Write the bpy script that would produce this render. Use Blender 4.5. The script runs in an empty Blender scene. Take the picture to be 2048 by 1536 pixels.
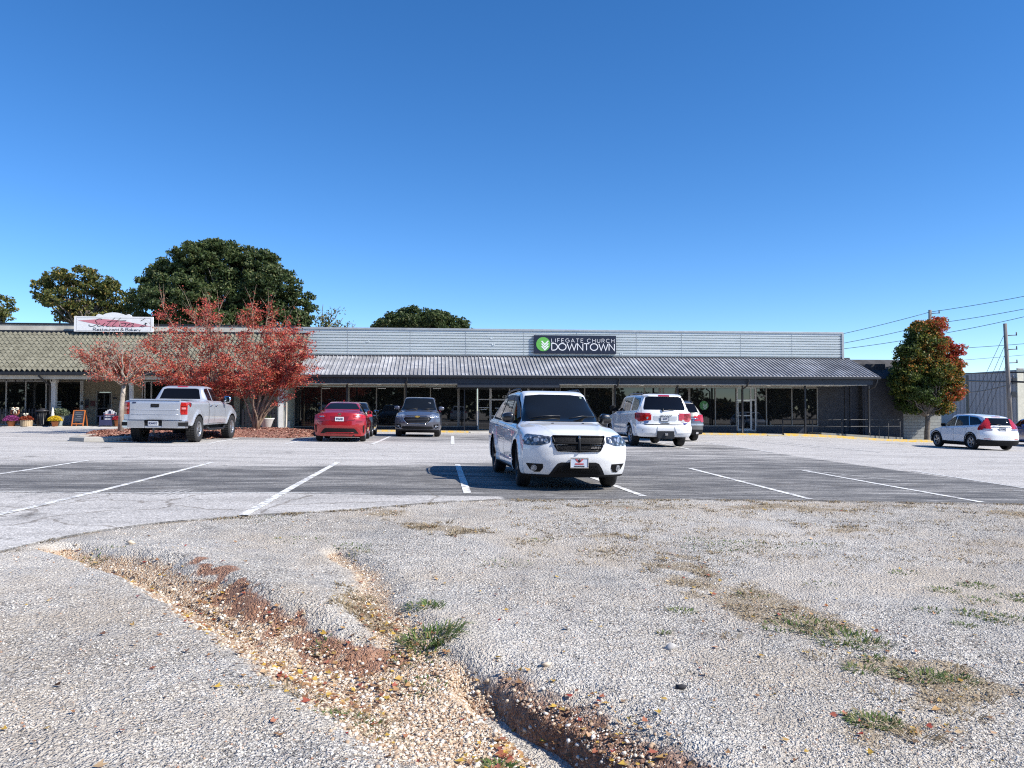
import bpy, bmesh, math, random
import numpy as np
from mathutils import Vector, Matrix
random.seed(7); RNG = np.random.default_rng(7)
R = math.radians
SC = bpy.context.scene
COL = SC.collection
# ---------------------------------------------------------------- camera model (world x runs along the shop fronts, y away from the viewer)
YAW = R(5.35); PITCH = math.atan(50/1538.0); EYE = 1.27; FPX = 1538.0
cam_d = bpy.data.cameras.new('camera'); cam = bpy.data.objects.new('camera', cam_d); COL.objects.link(cam)
cam_d.sensor_width = 36; cam_d.lens = 36*FPX/2048; cam_d.clip_end = 3000; cam_d.clip_start = .05
cam.location = (0, 0, EYE); cam.rotation_euler = (math.pi/2+PITCH, 0, -YAW)
SC.camera = cam

def sight(px, py):
    u = (px-1024)/FPX; v = (768-py)/FPX
    s, c, sp, cp = math.sin(YAW), math.cos(YAW), math.sin(PITCH), math.cos(PITCH)
    return np.array([c*u - s*sp*v + s*cp, -s*u - c*sp*v + c*cp, cp*v + sp])
def at_y(px, py, Y):
    d = sight(px, py); t = Y/d[1]
    return d[0]*t, EYE+d[2]*t
def X(px, Y, py=800): return at_y(px, py, Y)[0]
def Z(px, py, Y): return at_y(px, py, Y)[1]

# ---------------------------------------------------------------- noise in numpy
def _hash(ix, iy, seed):
    n = (ix.astype(np.int64)*374761393 + iy.astype(np.int64)*668265263 + seed*974634777) & 0x7fffffff
    n = ((n ^ (n >> 13))*1274126177) & 0x7fffffff
    return ((n ^ (n >> 16)) & 0xffff)/65535.0
def vnoise(x, y, seed=0):
    x = np.asarray(x, float); y = np.asarray(y, float)
    ix = np.floor(x); iy = np.floor(y); fx = x-ix; fy = y-iy
    fx = fx*fx*(3-2*fx); fy = fy*fy*(3-2*fy)
    a = _hash(ix, iy, seed); b = _hash(ix+1, iy, seed); c = _hash(ix, iy+1, seed); d = _hash(ix+1, iy+1, seed)
    return a+(b-a)*fx+(c-a)*fy+(a-b-c+d)*fx*fy
def fbm(x, y, seed=0, o=4):
    s = 0; a = .5; t = 0
    for k in range(o):
        s = s+a*vnoise(x*2**k, y*2**k, seed+k); t += a; a *= .5
    return s/t
def sstep(a, b, x):
    t = np.clip((np.asarray(x, float)-a)/(b-a), 0, 1); return t*t*(3-2*t)
def segdist(x, y, pts):
    """distance to a polyline, the signed side (left +) and position along it"""
    x = np.asarray(x, float); y = np.asarray(y, float)
    best = np.full(x.shape, 1e9); side = np.zeros(x.shape); par = np.zeros(x.shape); acc = 0
    for (x0, y0), (x1, y1) in zip(pts[:-1], pts[1:]):
        dx, dy = x1-x0, y1-y0; L = math.hypot(dx, dy)
        t = np.clip(((x-x0)*dx+(y-y0)*dy)/(L*L), 0, 1)
        d = np.hypot(x-x0-t*dx, y-y0-t*dy)
        s = (dx*(y-y0)-dy*(x-x0))/L
        m = d < best
        best = np.where(m, d, best); side = np.where(m, s, side); par = np.where(m, acc+t*L, par); acc += L
    return best, side, par

# ---------------------------------------------------------------- tags and mesh helpers
def tag(o, label=None, cat=None, group=None, kind=None):
    if label: o['label'] = label
    if cat: o['category'] = cat
    if group: o['group'] = group
    if kind: o['kind'] = kind
    return o
def empty(name, loc=(0, 0, 0), rz=0, label=None, cat=None, group=None):
    o = bpy.data.objects.new(name, None); COL.objects.link(o)
    o.location = loc; o.rotation_euler = (0, 0, rz); o.empty_display_size = .3
    return tag(o, label, cat, group)
def link(name, me, mats, parent=None, smooth=False):
    o = bpy.data.objects.new(name, me); COL.objects.link(o)
    for m in (mats if isinstance(mats, (list, tuple)) else [mats]): me.materials.append(m)
    if parent is not None: o.parent = parent
    if smooth: me.polygons.foreach_set('use_smooth', [True]*len(me.polygons))
    return o
class MB:
    def __init__(s): s.v = []; s.f = []; s.m = []; s.sm = []
    def add(s, vs, fs, mi=0, smooth=False):
        b = len(s.v); s.v += [tuple(p) for p in vs]
        for f in fs: s.f.append([i+b for i in f]); s.m.append(mi); s.sm.append(smooth)
        return s
    def box(s, x0, x1, y0, y1, z0, z1, mi=0):
        if x0 > x1: x0, x1 = x1, x0
        if y0 > y1: y0, y1 = y1, y0
        if z0 > z1: z0, z1 = z1, z0
        return s.add([(x0,y0,z0),(x1,y0,z0),(x1,y1,z0),(x0,y1,z0),(x0,y0,z1),(x1,y0,z1),(x1,y1,z1),(x0,y1,z1)],
                     [(0,3,2,1),(4,5,6,7),(0,1,5,4),(1,2,6,5),(2,3,7,6),(3,0,4,7)], mi)
    def obox(s, c, ax, hs, mi=0):
        c = Vector(c); ax = [Vector(a).normalized() for a in ax]
        vs = [c+ax[0]*hs[0]*i+ax[1]*hs[1]*j+ax[2]*hs[2]*k for k in (-1,1) for i, j in ((-1,-1),(1,-1),(1,1),(-1,1))]
        return s.add(vs, [(0,3,2,1),(4,5,6,7),(0,1,5,4),(1,2,6,5),(2,3,7,6),(3,0,4,7)], mi)
    def tube(s, pts, rad, n=8, mi=0, cap=True, smooth=True):
        pts = [Vector(p) for p in pts]
        rs = rad if isinstance(rad, (list, tuple)) else [rad]*len(pts)
        vs = []; fs = []; prev = None
        for i, p in enumerate(pts):
            t = (pts[min(i+1, len(pts)-1)]-pts[max(i-1, 0)]).normalized()
            if prev is None:
                a = t.orthogonal().normalized()
            else:
                a = (prev-t*prev.dot(t))
                a = a.normalized() if a.length > 1e-6 else t.orthogonal().normalized()
            prev = a; b = t.cross(a)
            for k in range(n):
                q = 2*math.pi*k/n; vs.append(p+(a*math.cos(q)+b*math.sin(q))*rs[i])
        for i in range(len(pts)-1):
            for k in range(n):
                k2 = (k+1) % n; fs.append((i*n+k, i*n+k2, (i+1)*n+k2, (i+1)*n+k))
        s.add(vs, fs, mi, smooth)
        if cap:
            b = len(s.v)-len(vs)
            s.f.append([b+k for k in range(n)][::-1]); s.m.append(mi); s.sm.append(False)
            s.f.append([b+(len(pts)-1)*n+k for k in range(n)]); s.m.append(mi); s.sm.append(False)
        return s
    def lathe(s, prof, c=(0,0,0), n=20, mi=0, axis='z', smooth=True):
        vs = []; fs = []
        for r, h in prof:
            for k in range(n):
                q = 2*math.pi*k/n; a, b = r*math.cos(q), r*math.sin(q)
                vs.append((c[0]+a, c[1]+b, c[2]+h) if axis == 'z' else (c[0]+a, c[1]+h, c[2]+b) if axis == 'y' else (c[0]+h, c[1]+a, c[2]+b))
        for i in range(len(prof)-1):
            for k in range(n):
                k2 = (k+1) % n
                f = (i*n+k, i*n+k2, (i+1)*n+k2, (i+1)*n+k)
                fs.append(f if axis != 'y' else f[::-1])
        return s.add(vs, fs, mi, smooth)
    def prism(s, poly, a0, a1, plane='xz', mi=0):
        """poly in a plane, drawn out along the third axis"""
        def P(u, v, w): return (u, w, v) if plane == 'xz' else (w, u, v) if plane == 'yz' else (u, v, w)
        n = len(poly); vs = [P(u, v, a0) for u, v in poly]+[P(u, v, a1) for u, v in poly]
        fs = [tuple(range(n))[::-1], tuple(range(n, 2*n))]+[(i, (i+1) % n, n+(i+1) % n, n+i) for i in range(n)]
        return s.add(vs, fs, mi)
    def build(s, name, mats, parent=None, fix=True, bevel=0):
        me = bpy.data.meshes.new(name)
        me.from_pydata([tuple(v) for v in s.v], [], s.f)
        me.polygons.foreach_set('material_index', s.m); me.polygons.foreach_set('use_smooth', s.sm)
        if fix:
            bm = bmesh.new(); bm.from_mesh(me); bmesh.ops.recalc_face_normals(bm, faces=bm.faces)
            if bevel: 
                es = [e for e in bm.edges if len(e.link_faces) == 2 and e.calc_face_angle() > .6]
                bmesh.ops.bevel(bm, geom=es, offset=bevel, segments=2, affect='EDGES', profile=.6)
            bm.to_mesh(me); bm.free()
        me.update()
        return link(name, me, mats, parent)
def np_mesh(name, V, Fq, mats, parent=None, mi=None, smooth=False, attrs=None):
    """big meshes: V (n,3), Fq (m,k) all faces with k corners"""
    me = bpy.data.meshes.new(name); k = Fq.shape[1]
    me.vertices.add(len(V)); me.vertices.foreach_set('co', np.ascontiguousarray(V, np.float32).ravel())
    me.loops.add(Fq.size); me.loops.foreach_set('vertex_index', np.ascontiguousarray(Fq, np.int32).ravel())
    me.polygons.add(len(Fq)); me.polygons.foreach_set('loop_start', np.arange(0, Fq.size, k, dtype=np.int32))
    if mi is not None: me.polygons.foreach_set('material_index', mi.astype(np.int32))
    me.update(calc_edges=True)
    for an, av in (attrs or {}).items():
        at = me.attributes.new(an, 'FLOAT', 'POINT'); at.data.foreach_set('value', np.ascontiguousarray(av, np.float32).ravel())
    return link(name, me, mats, parent, smooth)
def grid_faces(nr, nc):
    i = np.arange(nr-1)[:, None]*nc+np.arange(nc-1)[None, :]
    return np.stack([i, i+1, i+nc+1, i+nc], -1).reshape(-1, 4)

# ---------------------------------------------------------------- materials
MATS = {}
class NT:
    def __init__(s, name):
        s.m = bpy.data.materials.new(name); s.m.use_nodes = True; s.t = s.m.node_tree; s.n = s.t.nodes; s.l = s.t.links
        s.b = s.n['Principled BSDF']; s.out = s.n['Material Output']; s._c = None
    def node(s, typ, **kw):
        n = s.n.new(typ)
        for k, v in kw.items():
            if k.startswith('i_'): n.inputs[k[2:].replace('_', ' ')].default_value = v
            else: setattr(n, k, v)
        return n
    def co(s):
        if s._c is None: s._c = s.node('ShaderNodeTexCoord')
        return s._c.outputs['Object']
    def noise(s, scale, detail=3, rough=.55, vec=None, dist=0):
        n = s.node('ShaderNodeTexNoise', i_Scale=scale, i_Detail=detail, i_Roughness=rough, i_Distortion=dist)
        s.l.new(vec if vec is not None else s.co(), n.inputs['Vector']); return n.outputs['Fac']
    def voro(s, scale, feature='F1', out='Distance', vec=None, rnd=1):
        n = s.node('ShaderNodeTexVoronoi', feature=feature, i_Scale=scale, i_Randomness=rnd)
        s.l.new(vec if vec is not None else s.co(), n.inputs['Vector']); return n.outputs[out]
    def ramp(s, fac, stops, interp='LINEAR'):
        n = s.node('ShaderNodeValToRGB'); cr = n.color_ramp; cr.interpolation = interp
        while len(cr.elements) < len(stops): cr.elements.new(.5)
        for e, (p, c) in zip(cr.elements, stops):
            e.position = p; e.color = (c, c, c, 1) if isinstance(c, (int, float)) else (*c, 1)
        s.l.new(fac, n.inputs['Fac']); return n.outputs['Color']
    def mix(s, fac, a, b, mode='MIX'):
        n = s.node('ShaderNodeMix', data_type='RGBA', blend_type=mode)
        for sock, v in ((n.inputs[0], fac), (n.inputs[6], a), (n.inputs[7], b)):
            if isinstance(v, (int, float)): sock.default_value = v if sock == n.inputs[0] else (v, v, v, 1)
            elif isinstance(v, tuple): sock.default_value = (*v, 1)
            else: s.l.new(v, sock)
        return n.outputs[2]
    def math(s, op, a, b=0, clamp=False):
        n = s.node('ShaderNodeMath', operation=op, use_clamp=clamp)
        for i, v in enumerate((a, b)):
            if isinstance(v, (int, float)): n.inputs[i].default_value = v
            else: s.l.new(v, n.inputs[i])
        return n.outputs[0]
    def attr(s, name): return s.node('ShaderNodeAttribute', attribute_name=name).outputs['Fac']
    def island(s): return s.node('ShaderNodeNewGeometry').outputs['Random Per Island']
    def xyz(s):
        n = s.node('ShaderNodeSeparateXYZ'); s.l.new(s.co(), n.inputs[0]); return n.outputs
    def stretch(s, sx, sy, sz):
        n = s.node('ShaderNodeMapping'); n.inputs['Scale'].default_value = (sx, sy, sz); s.l.new(s.co(), n.inputs['Vector']); return n.outputs[0]
    def bump(s, h, strength=.5, dist=.01):
        n = s.node('ShaderNodeBump', i_Strength=strength, i_Distance=dist); s.l.new(h, n.inputs['Height']); s.l.new(n.outputs[0], s.b.inputs['Normal'])
    def col(s, c):
        if isinstance(c, tuple): s.b.inputs['Base Color'].default_value = (*c, 1)
        else: s.l.new(c, s.b.inputs['Base Color'])
        return s
    def set(s, **kw):
        for k, v in kw.items(): s.b.inputs[k.replace('_', ' ')].default_value = v
        return s
def hexc(h):
    v = [int(h[i:i+2], 16)/255 for i in (0, 2, 4)]
    return tuple(c/12.92 if c <= .04045 else ((c+.055)/1.055)**2.4 for c in v)
def mat(name, c, rough=.6, metal=0, var=.12, scale=3., coat=0, spec=None, bump=0):
    if name in MATS: return MATS[name]
    t = NT(name); n = t.noise(scale, 4)
    lo = tuple(max(0, x*(1-var)) for x in c); hi = tuple(min(1, x*(1+var)) for x in c)
    t.col(t.ramp(n, [(.3, lo), (.7, hi)])).set(Roughness=rough, Metallic=metal, Coat_Weight=coat)
    if coat: t.set(Coat_Roughness=.03)
    if spec is not None: t.b.inputs['Specular IOR Level'].default_value = spec
    if bump: t.bump(t.noise(scale*12, 3), bump, .01)
    MATS[name] = t.m; return t.m
def glassy(name, c=(.008, .009, .01), ior=1.7, rough=.015, wob=0):
    if name in MATS: return MATS[name]
    t = NT(name); t.col(t.ramp(t.noise(.7, 2), [(.3, c), (.7, tuple(x*1.5 for x in c))])).set(Roughness=rough, IOR=ior)
    if wob: t.bump(t.noise(.5, 1), wob, .02)
    MATS[name] = t.m; return t.m
def paint(name, c, metal=0, rough=.35, flake=0):
    if name in MATS: return MATS[name]
    t = NT(name); n = t.noise(1.3, 4)
    lo = tuple(x*.93 for x in c); t.col(t.ramp(n, [(.35, lo), (.65, c)])).set(Metallic=metal, Roughness=rough, Coat_Weight=1, Coat_Roughness=.02, IOR=1.5)
    MATS[name] = t.m; return t.m

# ---------------------------------------------------------------- stroke lettering
def arc(cx, cy, rx, ry, a0, a1, n=10): return [(cx+rx*math.cos(R(a0+(a1-a0)*i/n)), cy+ry*math.sin(R(a0+(a1-a0)*i/n))) for i in range(n+1)]
GL = {
 'A': (.8, [[(0,0),(.4,1),(.8,0)],[(.13,.32),(.67,.32)]]), 'B': (.62, [[(0,0),(0,1),(.3,1)]+arc(.33,.76,.25,.24,90,-90)+[(0,.52)],[(.3,.52)]+arc(.35,.26,.27,.26,90,-90)+[(0,0)]]),
 'C': (.82, [arc(.46,.5,.46,.5,48,312,18)]), 'D': (.75, [[(0,0),(0,1),(.28,1)]+arc(.28,.5,.47,.5,90,-90,14)+[(0,0)]]),
 'E': (.56, [[(.56,1),(0,1),(0,0),(.56,0)],[(0,.52),(.48,.52)]]), 'F': (.54, [[(.54,1),(0,1),(0,0)],[(0,.52),(.46,.52)]]),
 'G': (.86, [arc(.46,.5,.46,.5,48,340,18)+[(.88,.48),(.55,.48)]]), 'H': (.68, [[(0,0),(0,1)],[(.68,0),(.68,1)],[(0,.52),(.68,.52)]]),
 'I': (.02, [[(0,0),(0,1)]]), 'J': (.5, [[(.5,1),(.5,.25)]+arc(.25,.25,.25,.25,0,-160)]), 'K': (.62, [[(0,0),(0,1)],[(.6,1),(0,.4)],[(.2,.58),(.62,0)]]),
 'L': (.5, [[(0,1),(0,0),(.5,0)]]), 'M': (.85, [[(0,0),(0,1),(.42,.3),(.85,1),(.85,0)]]), 'N': (.7, [[(0,0),(0,1),(.7,0),(.7,1)]]),
 'O': (.98, [arc(.49,.5,.49,.5,90,450,24)]), 'P': (.6, [[(0,0),(0,1),(.3,1)]+arc(.32,.73,.27,.27,90,-90)+[(0,.46)]]),
 'Q': (.98, [arc(.49,.5,.49,.5,90,450,24),[(.6,.25),(.95,-.05)]]), 'R': (.6, [[(0,0),(0,1),(.3,1)]+arc(.32,.73,.27,.27,90,-90)+[(0,.46)],[(.3,.46),(.62,0)]]),
 'S': (.56, [arc(.28,.74,.27,.26,40,230,10)+arc(.28,.25,.28,.26,70,-140,10)]), 'T': (.7, [[(0,1),(.7,1)],[(.35,1),(.35,0)]]),
 'U': (.68, [[(0,1),(0,.34)]+arc(.34,.34,.34,.34,180,360,12)+[(.68,1)]]), 'V': (.75, [[(0,1),(.37,0),(.75,1)]]),
 'W': (1.2, [[(0,1),(.3,0),(.6,.95),(.9,0),(1.2,1)]]), 'X': (.66, [[(0,0),(.66,1)],[(0,1),(.66,0)]]), 'Y': (.7, [[(0,1),(.35,.5),(.7,1)],[(.35,.5),(.35,0)]]), 'Z': (.62, [[(0,1),(.62,1),(0,0),(.62,0)]]),
 '0': (.6, [arc(.3,.5,.3,.5,90,450,18)]), '1': (.25, [[(0,.8),(.22,1),(.22,0)]]), '2': (.56, [arc(.28,.72,.27,.28,160,-30,10)+[(0,0),(.56,0)]]),
 '3': (.56, [arc(.27,.75,.25,.25,150,-80,8)+arc(.27,.27,.28,.27,80,-150,8)]), '4': (.6, [[(.45,0),(.45,1),(0,.3),(.6,.3)]]), '5': (.55, [[(.5,1),(.08,1),(.03,.55)]+arc(.26,.32,.28,.32,110,-140,10)]),
 '6': (.56, [[(.45,.98),(.1,.5)]+arc(.28,.3,.28,.3,160,-200,14)]), '7': (.55, [[(0,1),(.55,1),(.2,0)]]), '8': (.56, [arc(.28,.75,.22,.25,-90,270,12),arc(.28,.26,.28,.26,90,450,12)]),
 '9': (.56, [arc(.28,.7,.28,.3,-20,340,14)+[(.12,0)]]), ' ': (.45, []), '-': (.4, [[(0,.5),(.4,.5)]]), "'": (.05, [[(0,1),(-.04,.8)]]),
 '&': (.75, [[(.75,0),(.15,.7)]+arc(.3,.8,.17,.2,200,-60,10)+[(.05,.35)]+arc(.28,.22,.26,.22,170,300,6)+[(.75,.45)]]),
 'a': (.46, [arc(.23,.26,.23,.26,0,360,14),[(.46,.52),(.46,0)]]), 'b': (.46, [[(0,.95),(0,0)],arc(.23,.26,.23,.26,0,360,14)]), 'e': (.48, [[(.02,.27),(.47,.27)]+arc(.24,.26,.24,.26,0,310,14)]),
 'k': (.42, [[(0,.95),(0,0)],[(.38,.52),(0,.2)],[(.12,.3),(.42,0)]]), 'n': (.42, [[(0,0),(0,.52)],[(0,.3)]+arc(.21,.31,.21,.21,180,0,8)+[(.42,0)]]),
 'r': (.28, [[(0,0),(0,.52)],[(0,.3)]+arc(.2,.3,.2,.22,180,70,6)]), 's': (.34, [arc(.17,.38,.16,.13,40,230,8)+arc(.17,.13,.17,.13,70,-140,8)]), 't': (.3, [[(.13,.8),(.13,.1),(.3,0)],[(0,.52),(.3,.52)]]),
 'u': (.42, [[(0,.52),(0,.2)]+arc(.21,.21,.21,.21,180,360,8)+[(.42,.52)],[(.42,.3),(.42,0)]]), 'y': (.44, [[(0,.52),(.22,0)],[(.44,.52),(.1,-.3)]]), 'o': (.5, [arc(.25,.26,.25,.26,0,360,14)]),
 'i': (.03, [[(0,0),(0,.52)],[(0,.68),(0,.74)]]), 'd': (.46, [[(.46,.95),(.46,0)],arc(.23,.26,.23,.26,0,360,14)]),
}
def ribbon(mb, line, hw, place, mi=0, depth=.01):
    """a flat stroke with real thickness; place(u, v, w) -> point"""
    L = [np.array(p, float) for p in line]
    L = [p for i, p in enumerate(L) if i == 0 or np.linalg.norm(p-L[i-1]) > 1e-6]
    if len(L) < 2: return
    off = []
    for i, p in enumerate(L):
        a = L[i]-L[i-1] if i > 0 else L[1]-L[0]; b = L[i+1]-L[i] if i < len(L)-1 else L[-1]-L[-2]
        a = a/np.linalg.norm(a); b = b/np.linalg.norm(b); t = a+b
        if np.linalg.norm(t) < .3: t = a
        t = t/np.linalg.norm(t); n = np.array([-t[1], t[0]]); k = max(.45, abs(float(n@np.array([-a[1], a[0]]))))
        off.append(n*hw/k)
    vs = []; n = len(L)
    for w in (0, depth):
        for p, o in zip(L, off): vs += [place(*(p+o), w), place(*(p-o), w)]
    fs = []
    for i in range(n-1):
        a, b, c, d = 2*i, 2*i+1, 2*i+3, 2*i+2
        fs += [(a+2*n, b+2*n, c+2*n, d+2*n), (a, d, d+2*n, a+2*n), (b, b+2*n, c+2*n, c)]
    fs += [(0, 2*n, 2*n+1, 1), (2*n-2, 2*n-1, 4*n-1, 4*n-2)]
    mb.add(vs, fs, mi)
def text(mb, s, x0, z0, h, place, width=None, gap=.22, hw=.06, slant=0, mi=0, depth=.01):
    tot = sum(GL[c][0]+gap for c in s)-gap; k = (width/(tot*h)) if width else 1
    x = 0
    for c in s:
        w, ls = GL[c]
        for l in ls: ribbon(mb, [(x0+(x+p[0]+slant*p[1])*h*k, z0+p[1]*h) for p in l], hw*h, place, mi, depth)
        x += w+gap
# ================================================================ THE LIE OF THE LAND
CTRL = np.array([(0.2,13,0),(-7.5,11.5,.066),(8.2,10.95,-.15),(-10.5,26,.18),(-4.5,27,.12),(-1,33,.06),(8.5,26.5,-.11),(13,33.5,-.2),(24.5,35,-.60),(27,34,-.66),
  (-8.5,44.8,-.06),(0,44.8,-.09),(6,44.8,-.13),(13,44.8,-.24),(18,44.8,-.31),(30,44.8,-.79),(-28,44.8,.27),(-20,44.8,.25),(-40,44.8,.36),(-14,38,.24),(-30,25,.42),(40,25,-.75),(-12,13,.12),(16,13,-.27)])
def g_lot(x, y):
    x = np.asarray(x, float); y = np.asarray(y, float); xc = np.clip(x, -42, 42); yc = np.clip(y, 0, 60)
    num = 0; den = 1e-3
    for cx, cy, cz in CTRL:
        w = 1/((xc-cx)**2+(yc-cy)**2+3.)**2; num = num+w*(cz+.0165*cx); den = den+w
    return -.0165*xc+num/den
def hit(px, py, f=None):
    f = f or g_lot; d = sight(px, py); t = -EYE/min(d[2], -1e-3)
    for _ in range(40):
        z = float(f(d[0]*t, d[1]*t)); t = t+.8*((z-EYE)/d[2]-t)
    return d[0]*t, d[1]*t
EDGE = [hit(*p) for p in [(-900,1330),(-300,1180),(60,1085),(180,1062),(300,1046),(400,1037),(490,1030),(600,1024),(700,1018),(850,1005),(990,998),(1200,997),(1500,998),(1700,1001),(2048,1007),(2500,1016)]]
EDGE = [(-30, EDGE[0][1]-2)]+EDGE+[(40, 11.4)]
EX = np.array([p[0] for p in EDGE]); EY = np.array([p[1] for p in EDGE])
def edge_y(x): return np.interp(x, EX, EY)+.05*(vnoise(np.asarray(x, float)*1.7, 3.3, 5)-.5)+.035*(vnoise(np.asarray(x, float)*7, 1.3, 6)-.5)
def g_raw(x, y):
    d, _, _ = segdist(x, y, EDGE); near = y < edge_y(x)
    d = np.where(near, d, 0)
    return g_lot(x, y)-.012-.042*np.minimum(d, 14)
def pl(pts): return [hit(px, py, g_raw) for px, py in pts]
CH1 = pl([(120,1092),(300,1140),(420,1195),(520,1245),(640,1300),(760,1345),(900,1400),(1020,1450),(1120,1520),(1200,1610)])
W1 = [.12,.2,.22,.25,.32,.42,.5,.5,.45,.45]
CH2 = pl([(670,1102),(740,1140),(745,1200),(800,1260),(850,1320),(930,1390)]); W2 = [.12,.2,.22,.22,.25,.3]
SLOT = pl([(860,1270),(940,1325),(1010,1375),(1110,1430),(1190,1490),(1290,1570)]); WS = [.05,.08,.1,.11,.13,.14]
CLAY = pl([(400,1140),(450,1172),(520,1215),(590,1250),(690,1282),(760,1290)])
DRY = [(pl(p), w) for p, w in [([(1380,1165),(1500,1200),(1620,1262),(1750,1330),(1900,1368)],.3),([(1180,1075),(1300,1105),(1380,1130),(1450,1150)],.3),([(780,1030),(900,1060),(1050,1085),(1200,1095)],.28),
   ([(500,1345),(600,1375),(740,1420),(800,1425)],.12),([(1780,1480),(1900,1450),(2060,1440)],.16),([(700,1160),(720,1215),(760,1250)],.13),([(1400,1098),(1540,1092)],.14),([(1600,1050),(1760,1062)],.2),([(1850,1420),(1960,1380)],.12),([(1100,1010),(1500,1012),(2048,1030)],.3)]]
def wid(par, pts, ws):
    acc = np.concatenate([[0], np.cumsum([math.dist(a, b) for a, b in zip(pts[:-1], pts[1:])])]); return np.interp(par, acc, ws)
def terrain(x, y, fine=True):
    """height and the zone weights of the rough ground before the car park"""
    x = np.asarray(x, float); y = np.asarray(y, float); z = g_raw(x, y)
    wob = .16*(fbm(x*3, y*3, 11)-.5)+.10*(fbm(x*14, y*14, 12)-.5); wz = .16*(fbm(x*3, y*3, 11)-.5)+.02*(fbm(x*14, y*14, 12)-.5)
    d1, s1, p1 = segdist(x, y, CH1); w1 = wid(p1, CH1, W1); q = (d1+wz)/w1
    e = np.where(s1 > 0, q/1.35, q/1.2)            # left side of travel = the steeper right-hand bank in view
    c1 = 1-sstep(.15, 1.35, e); z = z-c1*(.115+.03*np.minimum(w1/.4, 1.2))
    d2, s2, p2 = segdist(x, y, CH2); w2 = wid(p2, CH2, W2); c2 = 1-sstep(.2, 1.5, (d2+wz)/w2); z = z-c2*(1-c1)*.075
    d3, s3, p3 = segdist(x, y, SLOT); w3 = wid(p3, SLOT, WS); c3 = 1-sstep(.25, 1.15, (d3+wz*.6)/w3*np.where(s3 > 0, 1.25, .62)); z = z-c3*.165*sstep(0, 1.4, p3)
    # the bank to the right of the slot is a little heaped and gravelly
    ridge = np.exp(-((d3-w3*2.4)/(.35))**2)*(s3 > 0); z = z+.03*ridge*sstep(0, 1.5, p3)
    r1 = np.exp(-((d1-w1*1.9)/.42)**2)*(s1 > 0)*(1-sstep(2.6, 4.2, p1))*sstep(.2, 1.2, p1); z = z+.085*r1
    d4, s4, p4 = segdist(x, y, CLAY); clay = (1-sstep(.0, .24, d4+wob*1.6))*sstep(.25, .62, fbm(x*5, y*5, 61))*1.15
    brown = np.maximum((1-sstep(.0, 1.7, (np.abs(d3-w3*.9)+wob*1.3)/(w3*1.7+.04)))*(s3 > -.06)*sstep(.1, 1.4, p3), 0)*(.75+.5*vnoise(x*5, y*5, 62))
    dry = np.zeros(x.shape)
    for pts, w in DRY:
        dd, _, _ = segdist(x, y, pts); dry = np.maximum(dry, (1-sstep(.0, 1.9, dd/w+(fbm(x*2.5, y*2.5, 31)-.5)*3.2))*sstep(.28, .6, fbm(x*1.1, y*1.6, 35)))
    near_e, _, _ = segdist(x, y, EDGE); dry = np.maximum(dry, (1-sstep(.0, .16, near_e))*.9*sstep(.35, .6, fbm(x*2, y*2, 36)))
    rough = (fbm(x*1.2, y*1.2, 3)-.5)*.05+(fbm(x*9, y*9, 7, 3)-.5)*.014
    if fine: rough = rough+(fbm(x*6, y*6, 27, 3)-.5)*.05*np.maximum(c1*(1-c1)*4*(s1 > 0), brown)+(fbm(x*38, y*38, 17, 3)-.5)*.011*(1+1.5*brown+.8*c1)
    z = z+rough*sstep(0, .5, near_e)
    z = np.where(y > edge_y(x), z-.06, z)
    e2 = np.where(s1 > 0, (d1+wob)/w1/1.15, (d1+wob)/w1/1.35); c1w = 1-sstep(.25, 1.45, e2); tan = np.clip(np.maximum(np.maximum(c1w, np.where(s3 < 0, 1-sstep(.8, 3.2, d3/w3), c3*.9)*sstep(0, .6, p3)), c2*.75)*(.8+.35*vnoise(x*4, y*4, 63)), 0, 1)
    return z, dict(tan=tan, clay=clay, brown=brown, dry=dry)

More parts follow.
